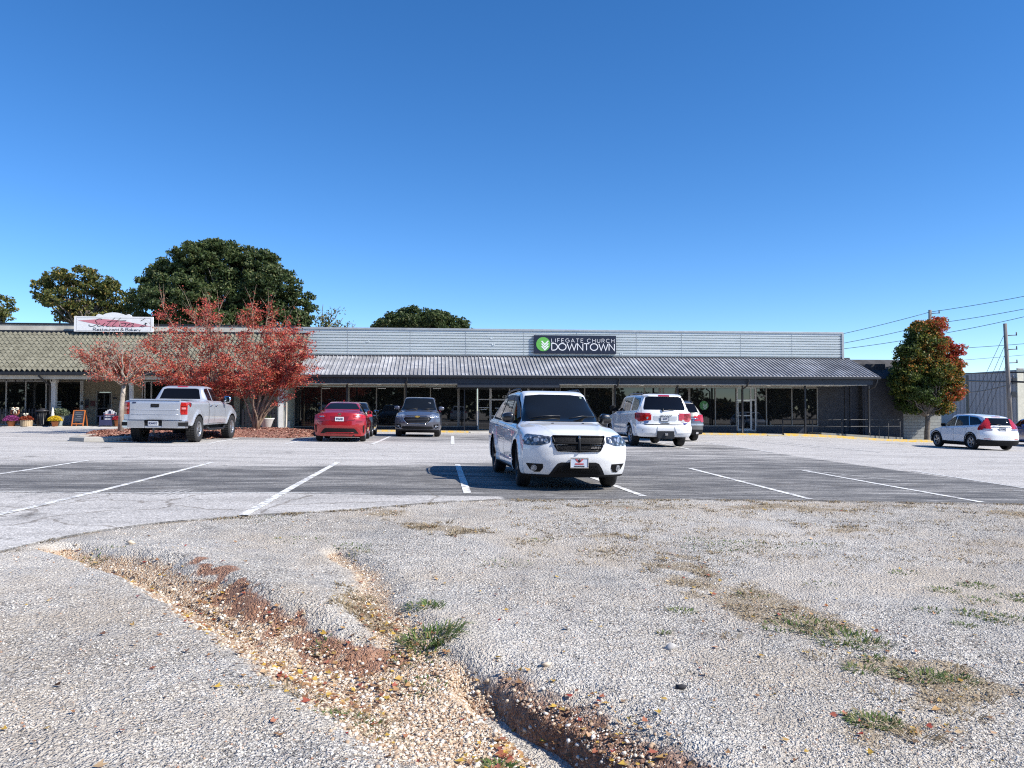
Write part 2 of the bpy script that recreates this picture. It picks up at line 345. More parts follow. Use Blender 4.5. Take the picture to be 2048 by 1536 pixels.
# ---- materials of the ground
def m_gravel():
    t = NT('gravel ground'); big = t.noise(.35, 4); mid = t.noise(2.2, 5, .6)
    vc = t.node('ShaderNodeTexVoronoi', feature='F1', i_Scale=105.); t.l.new(t.co(), vc.inputs['Vector'])
    vs = t.node('ShaderNodeTexVoronoi', feature='F1', i_Scale=46.); t.l.new(t.co(), vs.inputs['Vector'])
    sp = t.node('ShaderNodeSeparateColor'); t.l.new(vc.outputs['Color'], sp.inputs[0])
    sq = t.node('ShaderNodeSeparateColor'); t.l.new(vs.outputs['Color'], sq.inputs[0])
    stone = t.ramp(sp.outputs[0], [(0, (.18,.165,.145)), (.2, (.42,.388,.34)), (.6, (.64,.60,.53)), (.85, (.76,.72,.65)), (1, (.86,.82,.75))])
    stone2 = t.ramp(sq.outputs[0], [(0, (.12,.115,.11)), (.3, (.43,.405,.365)), (.93, (.70,.665,.60)), (.96, (.42,.24,.16)), (1, (.55,.40,.30))])
    base = t.mix(.35, stone, stone2)
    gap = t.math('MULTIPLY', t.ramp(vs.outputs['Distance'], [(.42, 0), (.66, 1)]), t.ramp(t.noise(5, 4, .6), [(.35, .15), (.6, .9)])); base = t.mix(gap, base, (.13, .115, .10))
    base = t.mix(t.math('MULTIPLY', t.ramp(big, [(.40, 0), (.62, 1)]), .5), base, (.70, .665, .61)); tar = t.ramp(t.noise(.8, 6, .7), [(.52, 0), (.66, 1)]); base = t.mix(t.math('MULTIPLY', tar, .45), base, (.27, .265, .255))
    base = t.mix(t.math('MULTIPLY', t.ramp(mid, [(.30, 1), (.46, 0)]), .35), base, (.27, .26, .26))
    drift = t.ramp(t.noise(.7, 6, .65), [(.44, 0), (.62, 1)]); base = t.mix(t.math('MULTIPLY', drift, .55), base, (.42, .345, .255))
    tn = t.ramp(sp.outputs[1], [(0, (.24,.13,.075)), (.3, (.44,.30,.19)), (.7, (.58,.46,.33)), (1, (.74,.67,.56))])
    edge_n = t.noise(7, 6, .7)
    def w(a, lo=.3, hi=.7):
        s = t.math('ADD', t.attr(a), t.math('MULTIPLY', t.math('SUBTRACT', edge_n, .5), .9)); return t.ramp(s, [(lo, 0), (hi, 1)], 'EASE')
    c = t.mix(w('tan'), base, tn)
    c = t.mix(t.math('MULTIPLY', w('dry', .35, .8), .75), c, t.ramp(t.noise(30, 3, .7), [(.3, (.16,.11,.065)), (.5, (.30,.23,.14)), (.7, (.47,.40,.29))]))
    c = t.mix(t.math('MULTIPLY', w('brown', .3, .8), .85), c, t.ramp(t.noise(25, 4, .7), [(.35, (.085,.05,.038)), (.55, (.24,.115,.07)), (.7, (.38,.26,.19))]))
    c = t.mix(t.math('MULTIPLY', w('clay', .3, .7), .9), c, t.ramp(t.noise(12, 4, .7), [(.3, (.22,.10,.06)), (.7, (.40,.215,.135))]))
    t.col(c).set(Roughness=.93); t.b.inputs['Specular IOR Level'].default_value = .25
    h = t.math('ADD', t.math('MULTIPLY', vc.outputs['Distance'], -1.), t.math('MULTIPLY', vs.outputs['Distance'], -1.6)); t.bump(h, .8, .014)
    return t.m
def m_asphalt():
    t = NT('worn asphalt'); sp = t.voro(70, out='Color'); s = t.node('ShaderNodeSeparateColor'); t.l.new(sp, s.inputs[0])
    fine = t.ramp(s.outputs[0], [(0, .55), (.5, .95), (.85, 1.15), (1, 1.6)])
    st = t.noise(1.0, 6, .65, t.stretch(.35, 1.6, 1)); st2 = t.noise(1.0, 5, .6, t.stretch(1.1, 7, 1))
    light = t.ramp(st, [(.3, (.36,.345,.325)), (.5, (.46,.44,.415)), (.7, (.55,.53,.50))])
    dark = t.ramp(t.math('ADD', t.math('MULTIPLY', st, .5), t.math('MULTIPLY', st2, .5)), [(.33, (.06,.061,.066)), (.47, (.130,.127,.125)), (.62, (.30,.29,.275))])
    dk = t.math('ADD', t.attr('dark'), t.math('MULTIPLY', t.math('SUBTRACT', t.noise(.9, 5, .65, t.stretch(.4, 1.5, 1)), .5), 1.9))
    c = t.mix(t.ramp(dk, [(.25, 0), (.75, 1)]), light, dark)
    c = t.mix(t.math('MULTIPLY', t.ramp(st2, [(.60, 0), (.68, 1)]), .5), c, (.47, .46, .45))
    v = t.node('ShaderNodeTexVoronoi', feature='DISTANCE_TO_EDGE', i_Scale=.55)
    wv = t.node('ShaderNodeVectorMath', operation='ADD'); nn = t.node('ShaderNodeTexNoise', i_Scale=1.3, i_Detail=5.); t.l.new(t.co(), nn.inputs['Vector'])
    sc = t.node('ShaderNodeVectorMath', operation='SCALE'); sc.inputs['Scale'].default_value = .9; t.l.new(nn.outputs['Color'], sc.inputs[0])
    t.l.new(t.co(), wv.inputs[0]); t.l.new(sc.outputs[0], wv.inputs[1]); t.l.new(wv.outputs[0], v.inputs['Vector'])
    gate = t.ramp(t.noise(.55, 2), [(.5, 0), (.58, 1)])
    crack = t.math('MULTIPLY', t.ramp(v.outputs['Distance'], [(.006, 1), (.016, 0)]), t.math('ADD', t.attr('crack'), t.math('MULTIPLY', gate, .5), True))
    c = t.mix(t.math('MULTIPLY', crack, .55, True), c, (.10, .075, .05))
    oil = t.ramp(t.noise(.9, 3, .5), [(.66, 0), (.74, 1)]); c = t.mix(t.math('MULTIPLY', oil, .5), c, (.08, .076, .072)); spot = t.ramp(t.noise(6, 2, .5), [(.68, 0), (.72, 1)]); c = t.mix(t.math('MULTIPLY', spot, .6), c, (.07, .065, .06))
    c = t.mix(1., c, fine, 'MULTIPLY')
    t.col(c).set(Roughness=.9); t.b.inputs['Specular IOR Level'].default_value = .3
    t.bump(s.outputs[0], .5, .006); return t.m
def m_concrete(name, c=(.42,.40,.36), scale=2):
    if name in MATS: return MATS[name]
    t = NT(name); n = t.noise(scale, 5, .6); f = t.noise(60, 2)
    t.col(t.mix(t.ramp(f, [(.3, .0), (.7, .25)]), t.ramp(n, [(.3, tuple(x*.72 for x in c)), (.7, c)]), tuple(x*1.25 for x in c))).set(Roughness=.9); t.bump(f, .3, .005)
    MATS[name] = t.m; return t.m
def m_paint(name, c, wear=(.32,.31,.30), lo=.36, hi=.5):
    t = NT(name); n = t.noise(7, 5, .7); f = t.noise(45, 2)
    k = t.math('ADD', t.math('MULTIPLY', n, .7), t.math('MULTIPLY', f, .3))
    t.col(t.mix(t.ramp(k, [(lo, 0), (hi, 1)]), wear, c)).set(Roughness=.8); return t.m

# ---- rough ground in the foreground, finer towards the viewer
def build_ground():
    nr, nc = 460, 640
    ys = 2.0*np.exp(np.linspace(0, math.log(14.5/2.0), nr)); us = np.linspace(-1.25, 1.35, nc)
    Yg = np.repeat(ys[:, None], nc, 1); Xg = us[None, :]*(Yg+.4)
    z, A = terrain(Xg, Yg)
    rim = np.minimum(sstep(0, .03, (us+1.25))[None, :], sstep(0, .03, (1.35-us))[None, :])*np.ones_like(z)
    z = z-.0*rim
    V = np.stack([Xg, Yg, z], -1).reshape(-1, 3); G = m_gravel()
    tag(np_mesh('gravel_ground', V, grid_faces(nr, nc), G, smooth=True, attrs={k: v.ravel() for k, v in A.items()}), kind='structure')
    xs = np.concatenate([-np.geomspace(45, 900, 14)[::-1], np.linspace(-42, 42, 85), np.geomspace(45, 900, 14)])
    yy = np.concatenate([-np.geomspace(12, 900, 14)[::-1], np.linspace(-10, 62, 73), np.geomspace(65, 1100, 14)])
    Xb, Yb = np.meshgrid(xs, yy)
    zb = g_raw(Xb, np.maximum(Yb, 1.5))-.22; far = sstep(70, 400, np.hypot(Xb, Yb)); zb = zb*(1-far)-1.5*far
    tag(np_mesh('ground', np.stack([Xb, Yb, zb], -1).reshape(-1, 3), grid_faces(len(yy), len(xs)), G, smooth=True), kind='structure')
def build_lot():
    xs = np.concatenate([np.linspace(-60, -14, 60), np.arange(-13.8, 16, .12), np.linspace(16.2, 60, 90)])
    t = np.concatenate([np.linspace(0, .012, 4), np.linspace(.02, 1, 150)]); far = 62.
    E = edge_y(xs); Yg = E[None, :]+(far-E[None, :])*(t**1.35)[:, None]; Xg = np.repeat(xs[None, :], len(t), 0)
    z = g_lot(Xg, Yg); x1, y1 = 0, 0
    # worn dark bays, the lighter aisle and the diagonal edge of the newer surface on the right
    b0, b1, b2 = hit(1395, 884), hit(1545, 905), hit(2048, 976)
    side_x = np.interp(Yg, [b2[1], b1[1], b0[1], 40], [b2[0], b1[0], b0[0], b0[0]-.5])
    aisle_y = np.interp(Xg, [hit(0,912)[0], hit(600,925)[0], hit(950,925)[0], hit(1150,905)[0], hit(1340,888)[0], 60], [hit(0,914)[1], hit(600,926)[1], hit(950,922)[1], hit(1200,905)[1], b0[1], b0[1]])
    near_y = np.interp(Xg, [-20, hit(0,984)[0], hit(700,988)[0], hit(1000,992)[0], hit(1300,999)[0], 60], [hit(0,984)[1], hit(0,984)[1], hit(700,988)[1], hit(1000,993)[1], 0, 0])
    dark = sstep(-.15, .15, Yg-near_y)*(1-sstep(-3.2, 1.2, Yg-aisle_y-3.5*sstep(2, 9, Xg)*0)); dark = dark*(1-sstep(-.15, .15, Xg-side_x))*(1-.45*sstep(17, 22, Yg))
    back = sstep(27, 30, Yg)*(1-sstep(38, 44, Yg))*(Xg > -12)*(Xg < 9)*.55; dark = np.maximum(dark, back)
    crack = 1-sstep(-.1, .1, Yg-near_y)
    r = len(t)+2; skirt = np.stack([Xg[0], Yg[0]-.05, z[0]-.06], -1); lip = np.stack([Xg[0], Yg[0]-.006, z[0]-.004], -1); z[0] += .0005; edge_dark = np.full(len(xs), 1.6)  # near edge strip of the lot set darker than the top
    V = np.concatenate([skirt, lip, lip+np.array([0, .004, .003]), np.stack([Xg, Yg, z], -1).reshape(-1, 3)])
    at = {'dark': np.concatenate([edge_dark, edge_dark, edge_dark, dark.ravel()]), 'crack': np.concatenate([crack[0]*0, crack[0]*0, crack[0], crack.ravel()])}
    o = np_mesh('parking_lot', V, grid_faces(r+1, len(xs)), m_asphalt(), smooth=True, attrs=at); tag(o, kind='structure')
def stripe(pts, w=.1, m=None, name='parking_stripe', dz=.006):
    """a painted line laid on the asphalt"""
    pts = [hit(*p) for p in pts]; a, b = np.array(pts[0]), np.array(pts[-1]); L = np.linalg.norm(b-a); n = max(2, int(L/.15)); d = (b-a)/L; q = np.array([-d[1], d[0]])*w/2
    t = np.linspace(0, 1, n)[:, None]; c = a+(b-a)*t; j = (vnoise(t*L*6, t*0+1, 8)-.5)*.012
    A = c+q*(1+j*8); B = c-q*(1-j*6); P = np.stack([A, B], 1).reshape(-1, 2)
    V = np.column_stack([P, g_lot(P[:, 0], P[:, 1])+dz]); i = np.arange(n-1)*2
    tag(np_mesh(name, V, np.stack([i, i+1, i+3, i+2], -1), m), kind='structure')
build_ground(); build_lot()
M_ST = m_paint('white line paint', (.76,.76,.73), lo=.43, hi=.52); M_SF = m_paint('faded line paint', (.62,.62,.6), lo=.42, hi=.56)
for p, w in [(((425,925),(-120,1057)),.11),(((177,921),(-60,957)),.11),(((675,925),(487,1031)),.12),(((0,984),(740,988)),.055),(((915,929),(935,987)),.12),(((1128,935),(1288,993)),.11),
             (((1380,937),(1622,999)),.11),(((1606,941),(1965,1005)),.11),(((905,872),(905,889)),.14),(((783,872),(743,889)),.13),(((628,876),(572,888)),.11),(((480,876),(415,888)),.11),(((1290,880),(1380,899)),.12)]:
    stripe(p, w, M_ST)
for p, w in [(((1400,883),(1545,905)),.14),(((1470,880),(1640,896)),.1),(((1560,885),(1760,905)),.1),(((1825,942),(2060,978)),.13),(((1610,941),(1800,962)),.06)]: stripe(p, w, M_SF)

# ---- stones, leaves, grass, straw: nobody could count them
def ico():
    bm = bmesh.new(); bmesh.ops.create_icosphere(bm, subdivisions=1, radius=1); V = np.array([v.co[:] for v in bm.verts]); Fq = np.array([[v.index for v in f.verts] for f in bm.faces]); bm.free(); return V, Fq
def scatter_pts(n, dens, umin=-.8, umax=.85, y0=2.6, y1=11):
    """points thinned by a density function, thicker near the viewer as the eye resolves them"""
    y = y0*np.exp(RNG.random(n)**1.0*math.log(y1/y0)); x = RNG.uniform(umin, umax, n)*(y+.3)
    z, A = terrain(x, y, False); k = (RNG.random(n) < dens(x, y, A)) & (y < edge_y(x)-.03)
    return x[k], y[k], z[k], {a: v[k] for a, v in A.items()}
def stones(name, n, dens, size, m, flat=.65):
    x, y, z, A = scatter_pts(n, dens); N = len(x); V, Fq = ico(); r = size(x, y, A, N)
    P = V[None]*(1+RNG.uniform(-.28, .28, (N, len(V), 1))); s = np.stack([r, r*RNG.uniform(.6, 1, N), r*RNG.uniform(.4, .8, N)*flat/.65], -1); P = P*s[:, None]
    a = RNG.uniform(0, 6.28, N); c, si = np.cos(a)[:, None], np.sin(a)[:, None]; tl = RNG.uniform(-.5, .5, N)[:, None]
    Px, Py, Pz = P[..., 0], P[..., 1], P[..., 2]; Px, Pz = Px*np.cos(tl)-Pz*np.sin(tl), Px*np.sin(tl)+Pz*np.cos(tl)
    P = np.stack([Px*c-Py*si, Px*si+Py*c, Pz], -1)+np.stack([x, y, z+r*.15], -1)[:, None]
    F = (Fq[None]+(np.arange(N)*len(V))[:, None, None]).reshape(-1, 3); return tag(np_mesh(name, P.reshape(-1, 3), F, m), kind='stuff')
def m_island(name, stops, rough=.85, trans=0):
    t = NT(name); t.col(t.ramp(t.island(), stops)).set(Roughness=rough)
    if trans:
        d = t.node('ShaderNodeBsdfTranslucent'); t.l.new(t.b.inputs['Base Color'].links[0].from_socket, d.inputs['Color']); mx = t.node('ShaderNodeMixShader'); mx.inputs[0].default_value = trans
        t.l.new(t.b.outputs[0], mx.inputs[1]); t.l.new(d.outputs[0], mx.inputs[2]); t.l.new(mx.outputs[0], t.out.inputs['Surface'])
    return t.m
M_GREY = m_island('grey crushed stone', [(0, (.13,.125,.12)), (.25, (.38,.36,.33)), (.7, (.60,.57,.52)), (.93, (.80,.76,.69)), (.96, (.36,.19,.12)), (1, (.50,.36,.26))])
M_TAN = m_island('washed tan stone', [(0, (.26,.15,.09)), (.25, (.46,.34,.23)), (.6, (.62,.52,.40)), (.85, (.74,.68,.58)), (1, (.80,.78,.73))])
stones('gravel', 210000, lambda x, y, A: np.clip(.8-.8*A['tan']-.7*A['clay'], .03, 1)*(.15+.85*sstep(.3, .75, fbm(x*1.3, y*1.3, 44))), lambda x, y, A, N: (.0026+.0062*RNG.random(N)**3.)*(.8+.05*y), M_GREY)
stones('washed_stones', 95000, lambda x, y, A: np.clip(A['tan']**1.5*1.1, .006, 1), lambda x, y, A, N: (.004+.013*RNG.random(N)**2.4)*(1-.35*(A['tan'] < .3)), M_TAN)
stones('clods', 26000, lambda x, y, A: np.clip(A['brown']*1.1-.25, 0, 1), lambda x, y, A, N: .003+.011*RNG.random(N)**2.8, m_island('earth clods', [(0, (.09,.06,.045)), (.4, (.22,.125,.085)), (.7, (.34,.25,.19)), (1, (.52,.47,.41))]))
def leaves(name, n, dens, m, s0=.016, s1=.035, lift=.012):
    x, y, z, A = scatter_pts(n, dens); N = len(x); out = np.array([(0,-1,0),(.55,-.25,.12),(.75,.35,.22),(.22,.3,.02),(0,1.1,.1),(-.22,.3,.02),(-.75,.35,.2),(-.55,-.25,.1)])
    s = RNG.uniform(s0, s1, N)[:, None, None]; P = out[None]*s*(1+RNG.uniform(-.25, .25, (N, 8, 1))); P[..., 2] *= RNG.uniform(.2, 2.2, (N, 1))
    a = RNG.uniform(0, 6.28, N)[:, None]; tl = RNG.uniform(-.6, .6, N)[:, None]
    X_, Y_, Z_ = P[..., 0], P[..., 1], P[..., 2]; X_, Z_ = X_*np.cos(tl)-Z_*np.sin(tl), X_*np.sin(tl)+Z_*np.cos(tl)
    P = np.stack([X_*np.cos(a)-Y_*np.sin(a), X_*np.sin(a)+Y_*np.cos(a), Z_], -1)+np.stack([x, y, z+lift], -1)[:, None]
    F = np.array([[0,1,2,3],[0,3,5,7],[3,4,5,5],[5,6,7,7]]); F = np.array([[0,1,3],[1,2,3],[0,3,5],[3,4,5],[0,5,7],[5,6,7]])
    F = (F[None]+(np.arange(N)*8)[:, None, None]).reshape(-1, 3); tag(np_mesh(name, P.reshape(-1, 3), F, m), kind='stuff')
M_FALL = m_island('fallen leaf', [(0, (.44,.27,.04)), (.16, (.60,.40,.07)), (.32, (.46,.27,.12)), (.5, (.26,.12,.055)), (.66, (.34,.19,.09)), (.76, (.34,.04,.03)), (.88, (.60,.45,.26)), (1, (.13,.06,.04))], .7, .2)
leaves('fallen_leaves', 60000, lambda x, y, A: np.clip(.008+.50*A['tan']*sstep(.35, .65, fbm(x*2.2, y*2.2, 71))+.06*A['dry']+.05*A['brown'], 0, 1), M_FALL, .009, .028)
def blades(name, tufts, m, hgt=(.022, .06), spread=1.6, flat=.5):
    Vs = []; Fs = []; b = 0
    for (x, y, n, rad, hk) in tufts:
        for _ in range(int(n*1.5)):
            r = rad*math.sqrt(random.random()); a = random.uniform(0, 6.28); bx, by = x+r*math.cos(a)*1.4, y+r*math.sin(a)
            h = random.uniform(*hgt)*hk; o = a+random.uniform(-.9, .9); l = h*random.uniform(flat, 1.5)*spread; w = .0021*random.uniform(.7, 1.6)*(1+y*.12)
            z0 = TZ(bx, by); p = np.array([-math.sin(o), math.cos(o)])*w; d = np.array([math.cos(o), math.sin(o)])
            for k, (u, zz, ww) in enumerate([(0, -.01, 1), (.5, .7, .9), (1, .85*random.uniform(.5, 1), .15)]):
                for sgn in (1, -1): Vs.append((bx+d[0]*l*u+p[0]*sgn*ww, by+d[1]*l*u+p[1]*sgn*ww, z0+h*zz))
            Fs += [(b, b+1, b+3, b+2), (b+2, b+3, b+5, b+4)]; b += 6
    tag(np_mesh(name, np.array(Vs), np.array(Fs), m), kind='stuff')
_tx = np.arange(-11, 14, .06); _ty = np.arange(2, 14.5, .06); _TG = terrain(*np.meshgrid(_tx, _ty), False)[0]
def TZ(x, y):
    i = min(max((y-2)/.06, 0), len(_ty)-2); j = min(max((x+11)/.06, 0), len(_tx)-2); a, b = int(i), int(j); fi, fj = i-a, j-b
    return (_TG[a, b]*(1-fi)+_TG[a+1, b]*fi)*(1-fj)+(_TG[a, b+1]*(1-fi)+_TG[a+1, b+1]*fi)*fj
def tg(px, py, n, rad, hk=1): x, y = hit(px, py, g_raw); return (x, y, int(n*.8), rad, hk*(.62 if n < 180 else .95))
M_GRASS = m_island('weed grass', [(0, (.045,.075,.018)), (.5, (.10,.17,.035)), (.75, (.17,.23,.065)), (.88, (.32,.27,.13)), (1, (.46,.36,.20))], .7, .3)
M_STRAW = m_island('dry straw', [(0, (.12,.09,.05)), (.5, (.28,.21,.12)), (1, (.50,.42,.28))], .8, .2)
T = [tg(850,1213,110,.12,1.1),(tg(862,1268,190,.14,1.5)),tg(830,1290,50,.14),tg(1640,1258,110,.15),tg(1690,1280,150,.17,1.2),tg(1570,1255,50,.12),tg(1600,1240,50,.12),tg(1740,1290,40,.1),tg(1840,1352,110,.13,1.1),tg(1905,1360,70,.1),tg(1722,1340,60,.08),tg(1745,1318,30,.06),
     tg(1745,1448,170,.10,.9),tg(1950,1170,70,.12,.8),tg(1885,1182,55,.1,.8),tg(1955,1203,45,.12,.7),tg(2005,1238,90,.14,.9),tg(2040,1195,70,.13,.8),tg(1935,1226,50,.1,.8),tg(1860,1224,30,.08,.8),tg(1930,1252,30,.06,.8),tg(1440,1094,110,.3,.5),tg(1500,1093,110,.3,.5),tg(1390,1078,35,.12,.5),tg(1625,1092,60,.2,.5),
     tg(1365,1221,45,.08,.8),tg(1500,1190,40,.12,.6),tg(1327,1264,22,.03,.7),tg(1000,1470,70,.05,.9),tg(650,1264,40,.08,.8),tg(705,1092,45,.14,.6),tg(722,1103,40,.1,.6),tg(600,1082,40,.2,.5),tg(500,1035,60,.3,.5),tg(560,1028,40,.3,.4),tg(200,1100,70,.16,.6),tg(1080,1080,30,.12,.5),tg(1010,1125,45,.2,.5),tg(2042,1000,20,.2,.4),tg(1800,1146,30,.12,.6),tg(1640,1170,30,.12,.5),tg(700,1405,110,.12,.5),tg(840,1330,60,.12,.6),tg(1250,1003,60,.5,.35)]
blades('weeds', T, M_GRASS)
ST = []
for pts, w in DRY:
    for a, b in zip(pts[:-1], pts[1:]):
        L = math.dist(a, b)
        for _ in range(int(L*14)+3):
            t = random.random(); sx_, sy_ = a[0]+(b[0]-a[0])*t+random.gauss(0, w*.75), a[1]+(b[1]-a[1])*t+random.gauss(0, w*.65)
            if fbm(sx_*1.1, sy_*1.6, 35) > random.uniform(.3, .55): ST.append((sx_, sy_, random.randint(5, 22), .07, random.uniform(.25, .6)))
for _ in range(160):
    x, y = hit(random.uniform(1000, 2048), random.uniform(1010, 1130), g_raw); ST.append((x, y, 14, .12, .3))
for _ in range(90):
    x = random.uniform(-6, 9); ST.append((x, float(edge_y(x))-random.uniform(.02, .12), 12, .08, .4))
blades('dead_grass', ST, M_STRAW, (.03, .08), 1.6, .8)
for (px, py, r, m) in [(1340,1297,.03,mat('pale grey rock', (.40,.39,.38), .9)),(1364,1376,.022,mat('black rock', (.035,.035,.04), .9)),(1092,1332,.022,M_TAN),(1480,1260,.014,mat('grey rock', (.25,.24,.23), .9)),(262,1090,.03,M_TAN)]:
    x, y = hit(px, py, g_raw); V, Fq = ico(); V = V*(1+RNG.uniform(-.45, .45, (len(V), 1)))*np.array([r*1.4, r, r*.8])+np.array([x, y, TZ(x, y)+r*.5])
    o = np_mesh('rock', V, Fq, m); SLOTR = {1340:'pale jagged stone alone on the gravel right of the gully',1364:'dark small stone below the jagged pale one',1092:'round tan pebble on the gravel beside the brown bank',1480:'small grey stone near the dry grass patch',262:'flat tan rock at the top of the left gully'}
    tag(o, SLOTR[px], 'rock')
# ================================================================ THE SHOP ROW
WY, KY, EYV = 48.0, 45.0, 44.6      # wall plane, kerb line, eave line
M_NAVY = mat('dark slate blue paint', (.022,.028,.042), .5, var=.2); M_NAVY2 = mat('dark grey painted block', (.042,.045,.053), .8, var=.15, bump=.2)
M_FRM = mat('aluminium frame', (.22,.21,.19), .5, .3); M_FRB = mat('bronze frame', (.16,.15,.14), .5, .3); M_WFR = mat('white frame', (.50,.50,.49), .5)
M_SOF = mat('white soffit', (.55,.54,.50), .7); M_GLS = glassy('shop glass', wob=.05); M_BLK = mat('black steel', (.012,.013,.016), .45); M_CRM = mat('cream render', (.27,.235,.17), .8, bump=.2)
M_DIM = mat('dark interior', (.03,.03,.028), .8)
M_KER = NT('yellow kerb paint')
_t = M_KER; _n = _t.noise(3, 5, .7); _t.col(_t.mix(_t.ramp(_n, [(.42, 1), (.56, 0)]), (.62,.38,.045), (.40,.36,.26))).set(Roughness=.8); M_KER = _t.m
M_CON = m_concrete('old concrete'); M_LCON = m_concrete('pale concrete', (.52,.50,.46))
def m_siding():
    t = NT('pale steel siding'); n = t.noise(1, 4, .6, t.stretch(.4, 1, 3)); t.col(t.ramp(n, [(.3, (.56,.61,.61)), (.7, (.66,.71,.71))])).set(Roughness=.5); return t.m
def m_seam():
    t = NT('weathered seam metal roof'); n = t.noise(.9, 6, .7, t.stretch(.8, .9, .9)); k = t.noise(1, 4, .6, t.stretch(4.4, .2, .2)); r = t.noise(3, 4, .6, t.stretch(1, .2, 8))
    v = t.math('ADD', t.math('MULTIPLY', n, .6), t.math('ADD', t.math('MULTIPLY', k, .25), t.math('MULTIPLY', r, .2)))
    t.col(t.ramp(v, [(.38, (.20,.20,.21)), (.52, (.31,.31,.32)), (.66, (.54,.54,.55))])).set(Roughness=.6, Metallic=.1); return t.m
def m_tile():
    t = NT('sage clay tile'); n = t.noise(2, 5, .7); t.col(t.ramp(n, [(.3, (.105,.10,.072)), (.5, (.155,.15,.112)), (.7, (.215,.208,.158))])).set(Roughness=.85); t.bump(t.noise(30, 3), .3, .01); return t.m
M_SID, M_SEAM, M_TILE = m_siding(), m_seam(), m_tile()
XL, XR = X(590, WY), X(1684, WY); CXL, CXR = X(590, EYV), X(1757, EYV, 753)
church = empty('church_building', ((XL+XR)/2, WY, -.1), 0, 'long single storey church front with pale ribbed metal parapet over a grey seamed canopy', 'building')
def off(o, root):
    if o.parent is root: o.location = -root.location; return o
def P(mb, name, m, root, **k):
    o = mb.build(name, m, root, **k); o.location = tuple(-c for c in root.location); return o
ZF = -.14                            # floor of the covered walk
ZS = Z(1100, 768, EYV+.35)            # soffit level
ZE = Z(1100, 751, EYV)               # eave
ZC = Z(1000, 714, WY)                # canopy meets parapet
ZP = Z(1000, 661, WY)                # top of parapet
# parapet with pressed ribs
mb = MB(); rib = (ZP-ZC-.16)/9.; prof = []
z = ZC-.02
for i in range(9): prof += [(-.10, z), (-.12, z+rib*.68), (-.01, z+rib*.70), (-.01, z+rib*.975)]; z += rib
prof += [(-.10, z), (-.10, ZP-.02)]
n = len(prof); vs = [(x, WY+p[0], p[1]) for x in (XL, XR) for p in prof]; mb.add(vs, [(i, i+1, n+i+1, n+i) for i in range(n-1)])
P(mb, 'parapet_siding', M_SID, church, fix=False)
for px, py in ((984, 677), (987, 689), (1243, 707.5), (736, 683)):   # bent rib ends and loose fixings
    x, zz = at_y(px, py, WY-.12); P(MB().box(x-.10, x+.02, WY-.135, WY-.105, zz-.05, zz+.035).prism([(x+.02, zz-.04), (x+.075, zz-.01), (x+.05, zz+.09), (x+.02, zz+.05)], WY-.15, WY-.11), 'bent_rib', M_SID, church)
for k in range(9):
    xj = XL+(XR-XL)*(k+1)/10+random.uniform(-.4, .4); P(MB().box(xj-.008, xj+.008, WY-.121, WY-.112, ZC+.05, ZP-.1), 'sheet_joint', mat('joint shadow grey', (.30,.33,.35), .6), church)
mb = MB(); mb.box(XL-.03, XR+.08, WY-.16, WY+.25, ZP-.03, ZP+.09); mb.box(XR-.04, XR+.1, WY-.17, WY+.22, ZC-.1, ZP-.031); P(mb, 'coping', mat('grey flashing', (.40,.42,.43), .5, .3), church, bevel=.01)
mb = MB(); mb.box(XL, XR, WY, WY+14, ZC-.5, ZP-.06); P(mb, 'parapet_wall', M_NAVY2, church)
# canopy roof with standing seams
mb = MB(); y0, y1 = EYV-.12, WY-.06; zA, zB = ZE, ZC
mb.add([(CXL, y0, zA), (CXR, y0, zA), (CXR, y1, zB), (CXL, y1, zB), (CXL, y0, zA-.05), (CXR, y0, zA-.05), (CXR, y1, zB-.05), (CXL, y1, zB-.05)], [(0,1,2,3),(4,7,6,5),(0,4,5,1),(1,5,6,2),(3,2,6,7),(0,3,7,4)])
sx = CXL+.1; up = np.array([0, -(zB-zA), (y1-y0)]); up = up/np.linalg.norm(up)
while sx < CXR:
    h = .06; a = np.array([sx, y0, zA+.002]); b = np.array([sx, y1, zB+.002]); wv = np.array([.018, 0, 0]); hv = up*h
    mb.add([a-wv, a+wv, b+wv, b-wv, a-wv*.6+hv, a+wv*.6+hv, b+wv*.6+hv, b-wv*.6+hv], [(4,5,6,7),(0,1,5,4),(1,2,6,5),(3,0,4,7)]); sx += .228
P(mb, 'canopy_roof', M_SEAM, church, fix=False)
mb = MB(); mb.box(CXL, CXR, WY-.14, WY-.105, ZC-.06, ZC+.08); P(mb, 'roof_flashing', M_NAVY2, church)
mb = MB(); mb.box(CXL, CXR+.03, EYV-.24, EYV-.1, ZE-.16, ZE-.015); P(mb, 'gutter', M_BLK, church, bevel=.02)
mb = MB(); mb.box(CXL+.1, CXR-.35, EYV, EYV+.30, ZS, ZE-.06); mb.box(CXR-.65, CXR-.35, EYV+.3, WY, ZS+.02, ZE-.06); P(mb, 'fascia_beam', mat('slate beam paint', (.024,.029,.040), .5, var=.15), church)
mb = MB(); mb.box(CXL+.1, CXR-.65, EYV+.3, WY, ZS-.006, ZS+.02); P(mb, 'soffit', M_SOF, church)
def lip(x0, x1): return MB().box(x0, x1, EYV-.004, EYV+.29, ZS-.035, ZS-.007)
for a, b in ((586, 694), (698, 808), (815, 915), (1119, 1735)): P(lip(X(a, EYV), X(b, EYV)), 'soffit_trim', mat('beige trim', (.50,.47,.40), .7), church)
mb = MB(); mb.box(X(915, EYV), X(1119, EYV), EYV-.01, WY-.3, Z(1000, 774.5, EYV), ZS-.008); P(mb, 'entrance_header', mat('slate beam paint', (.04,.05,.07)), church)
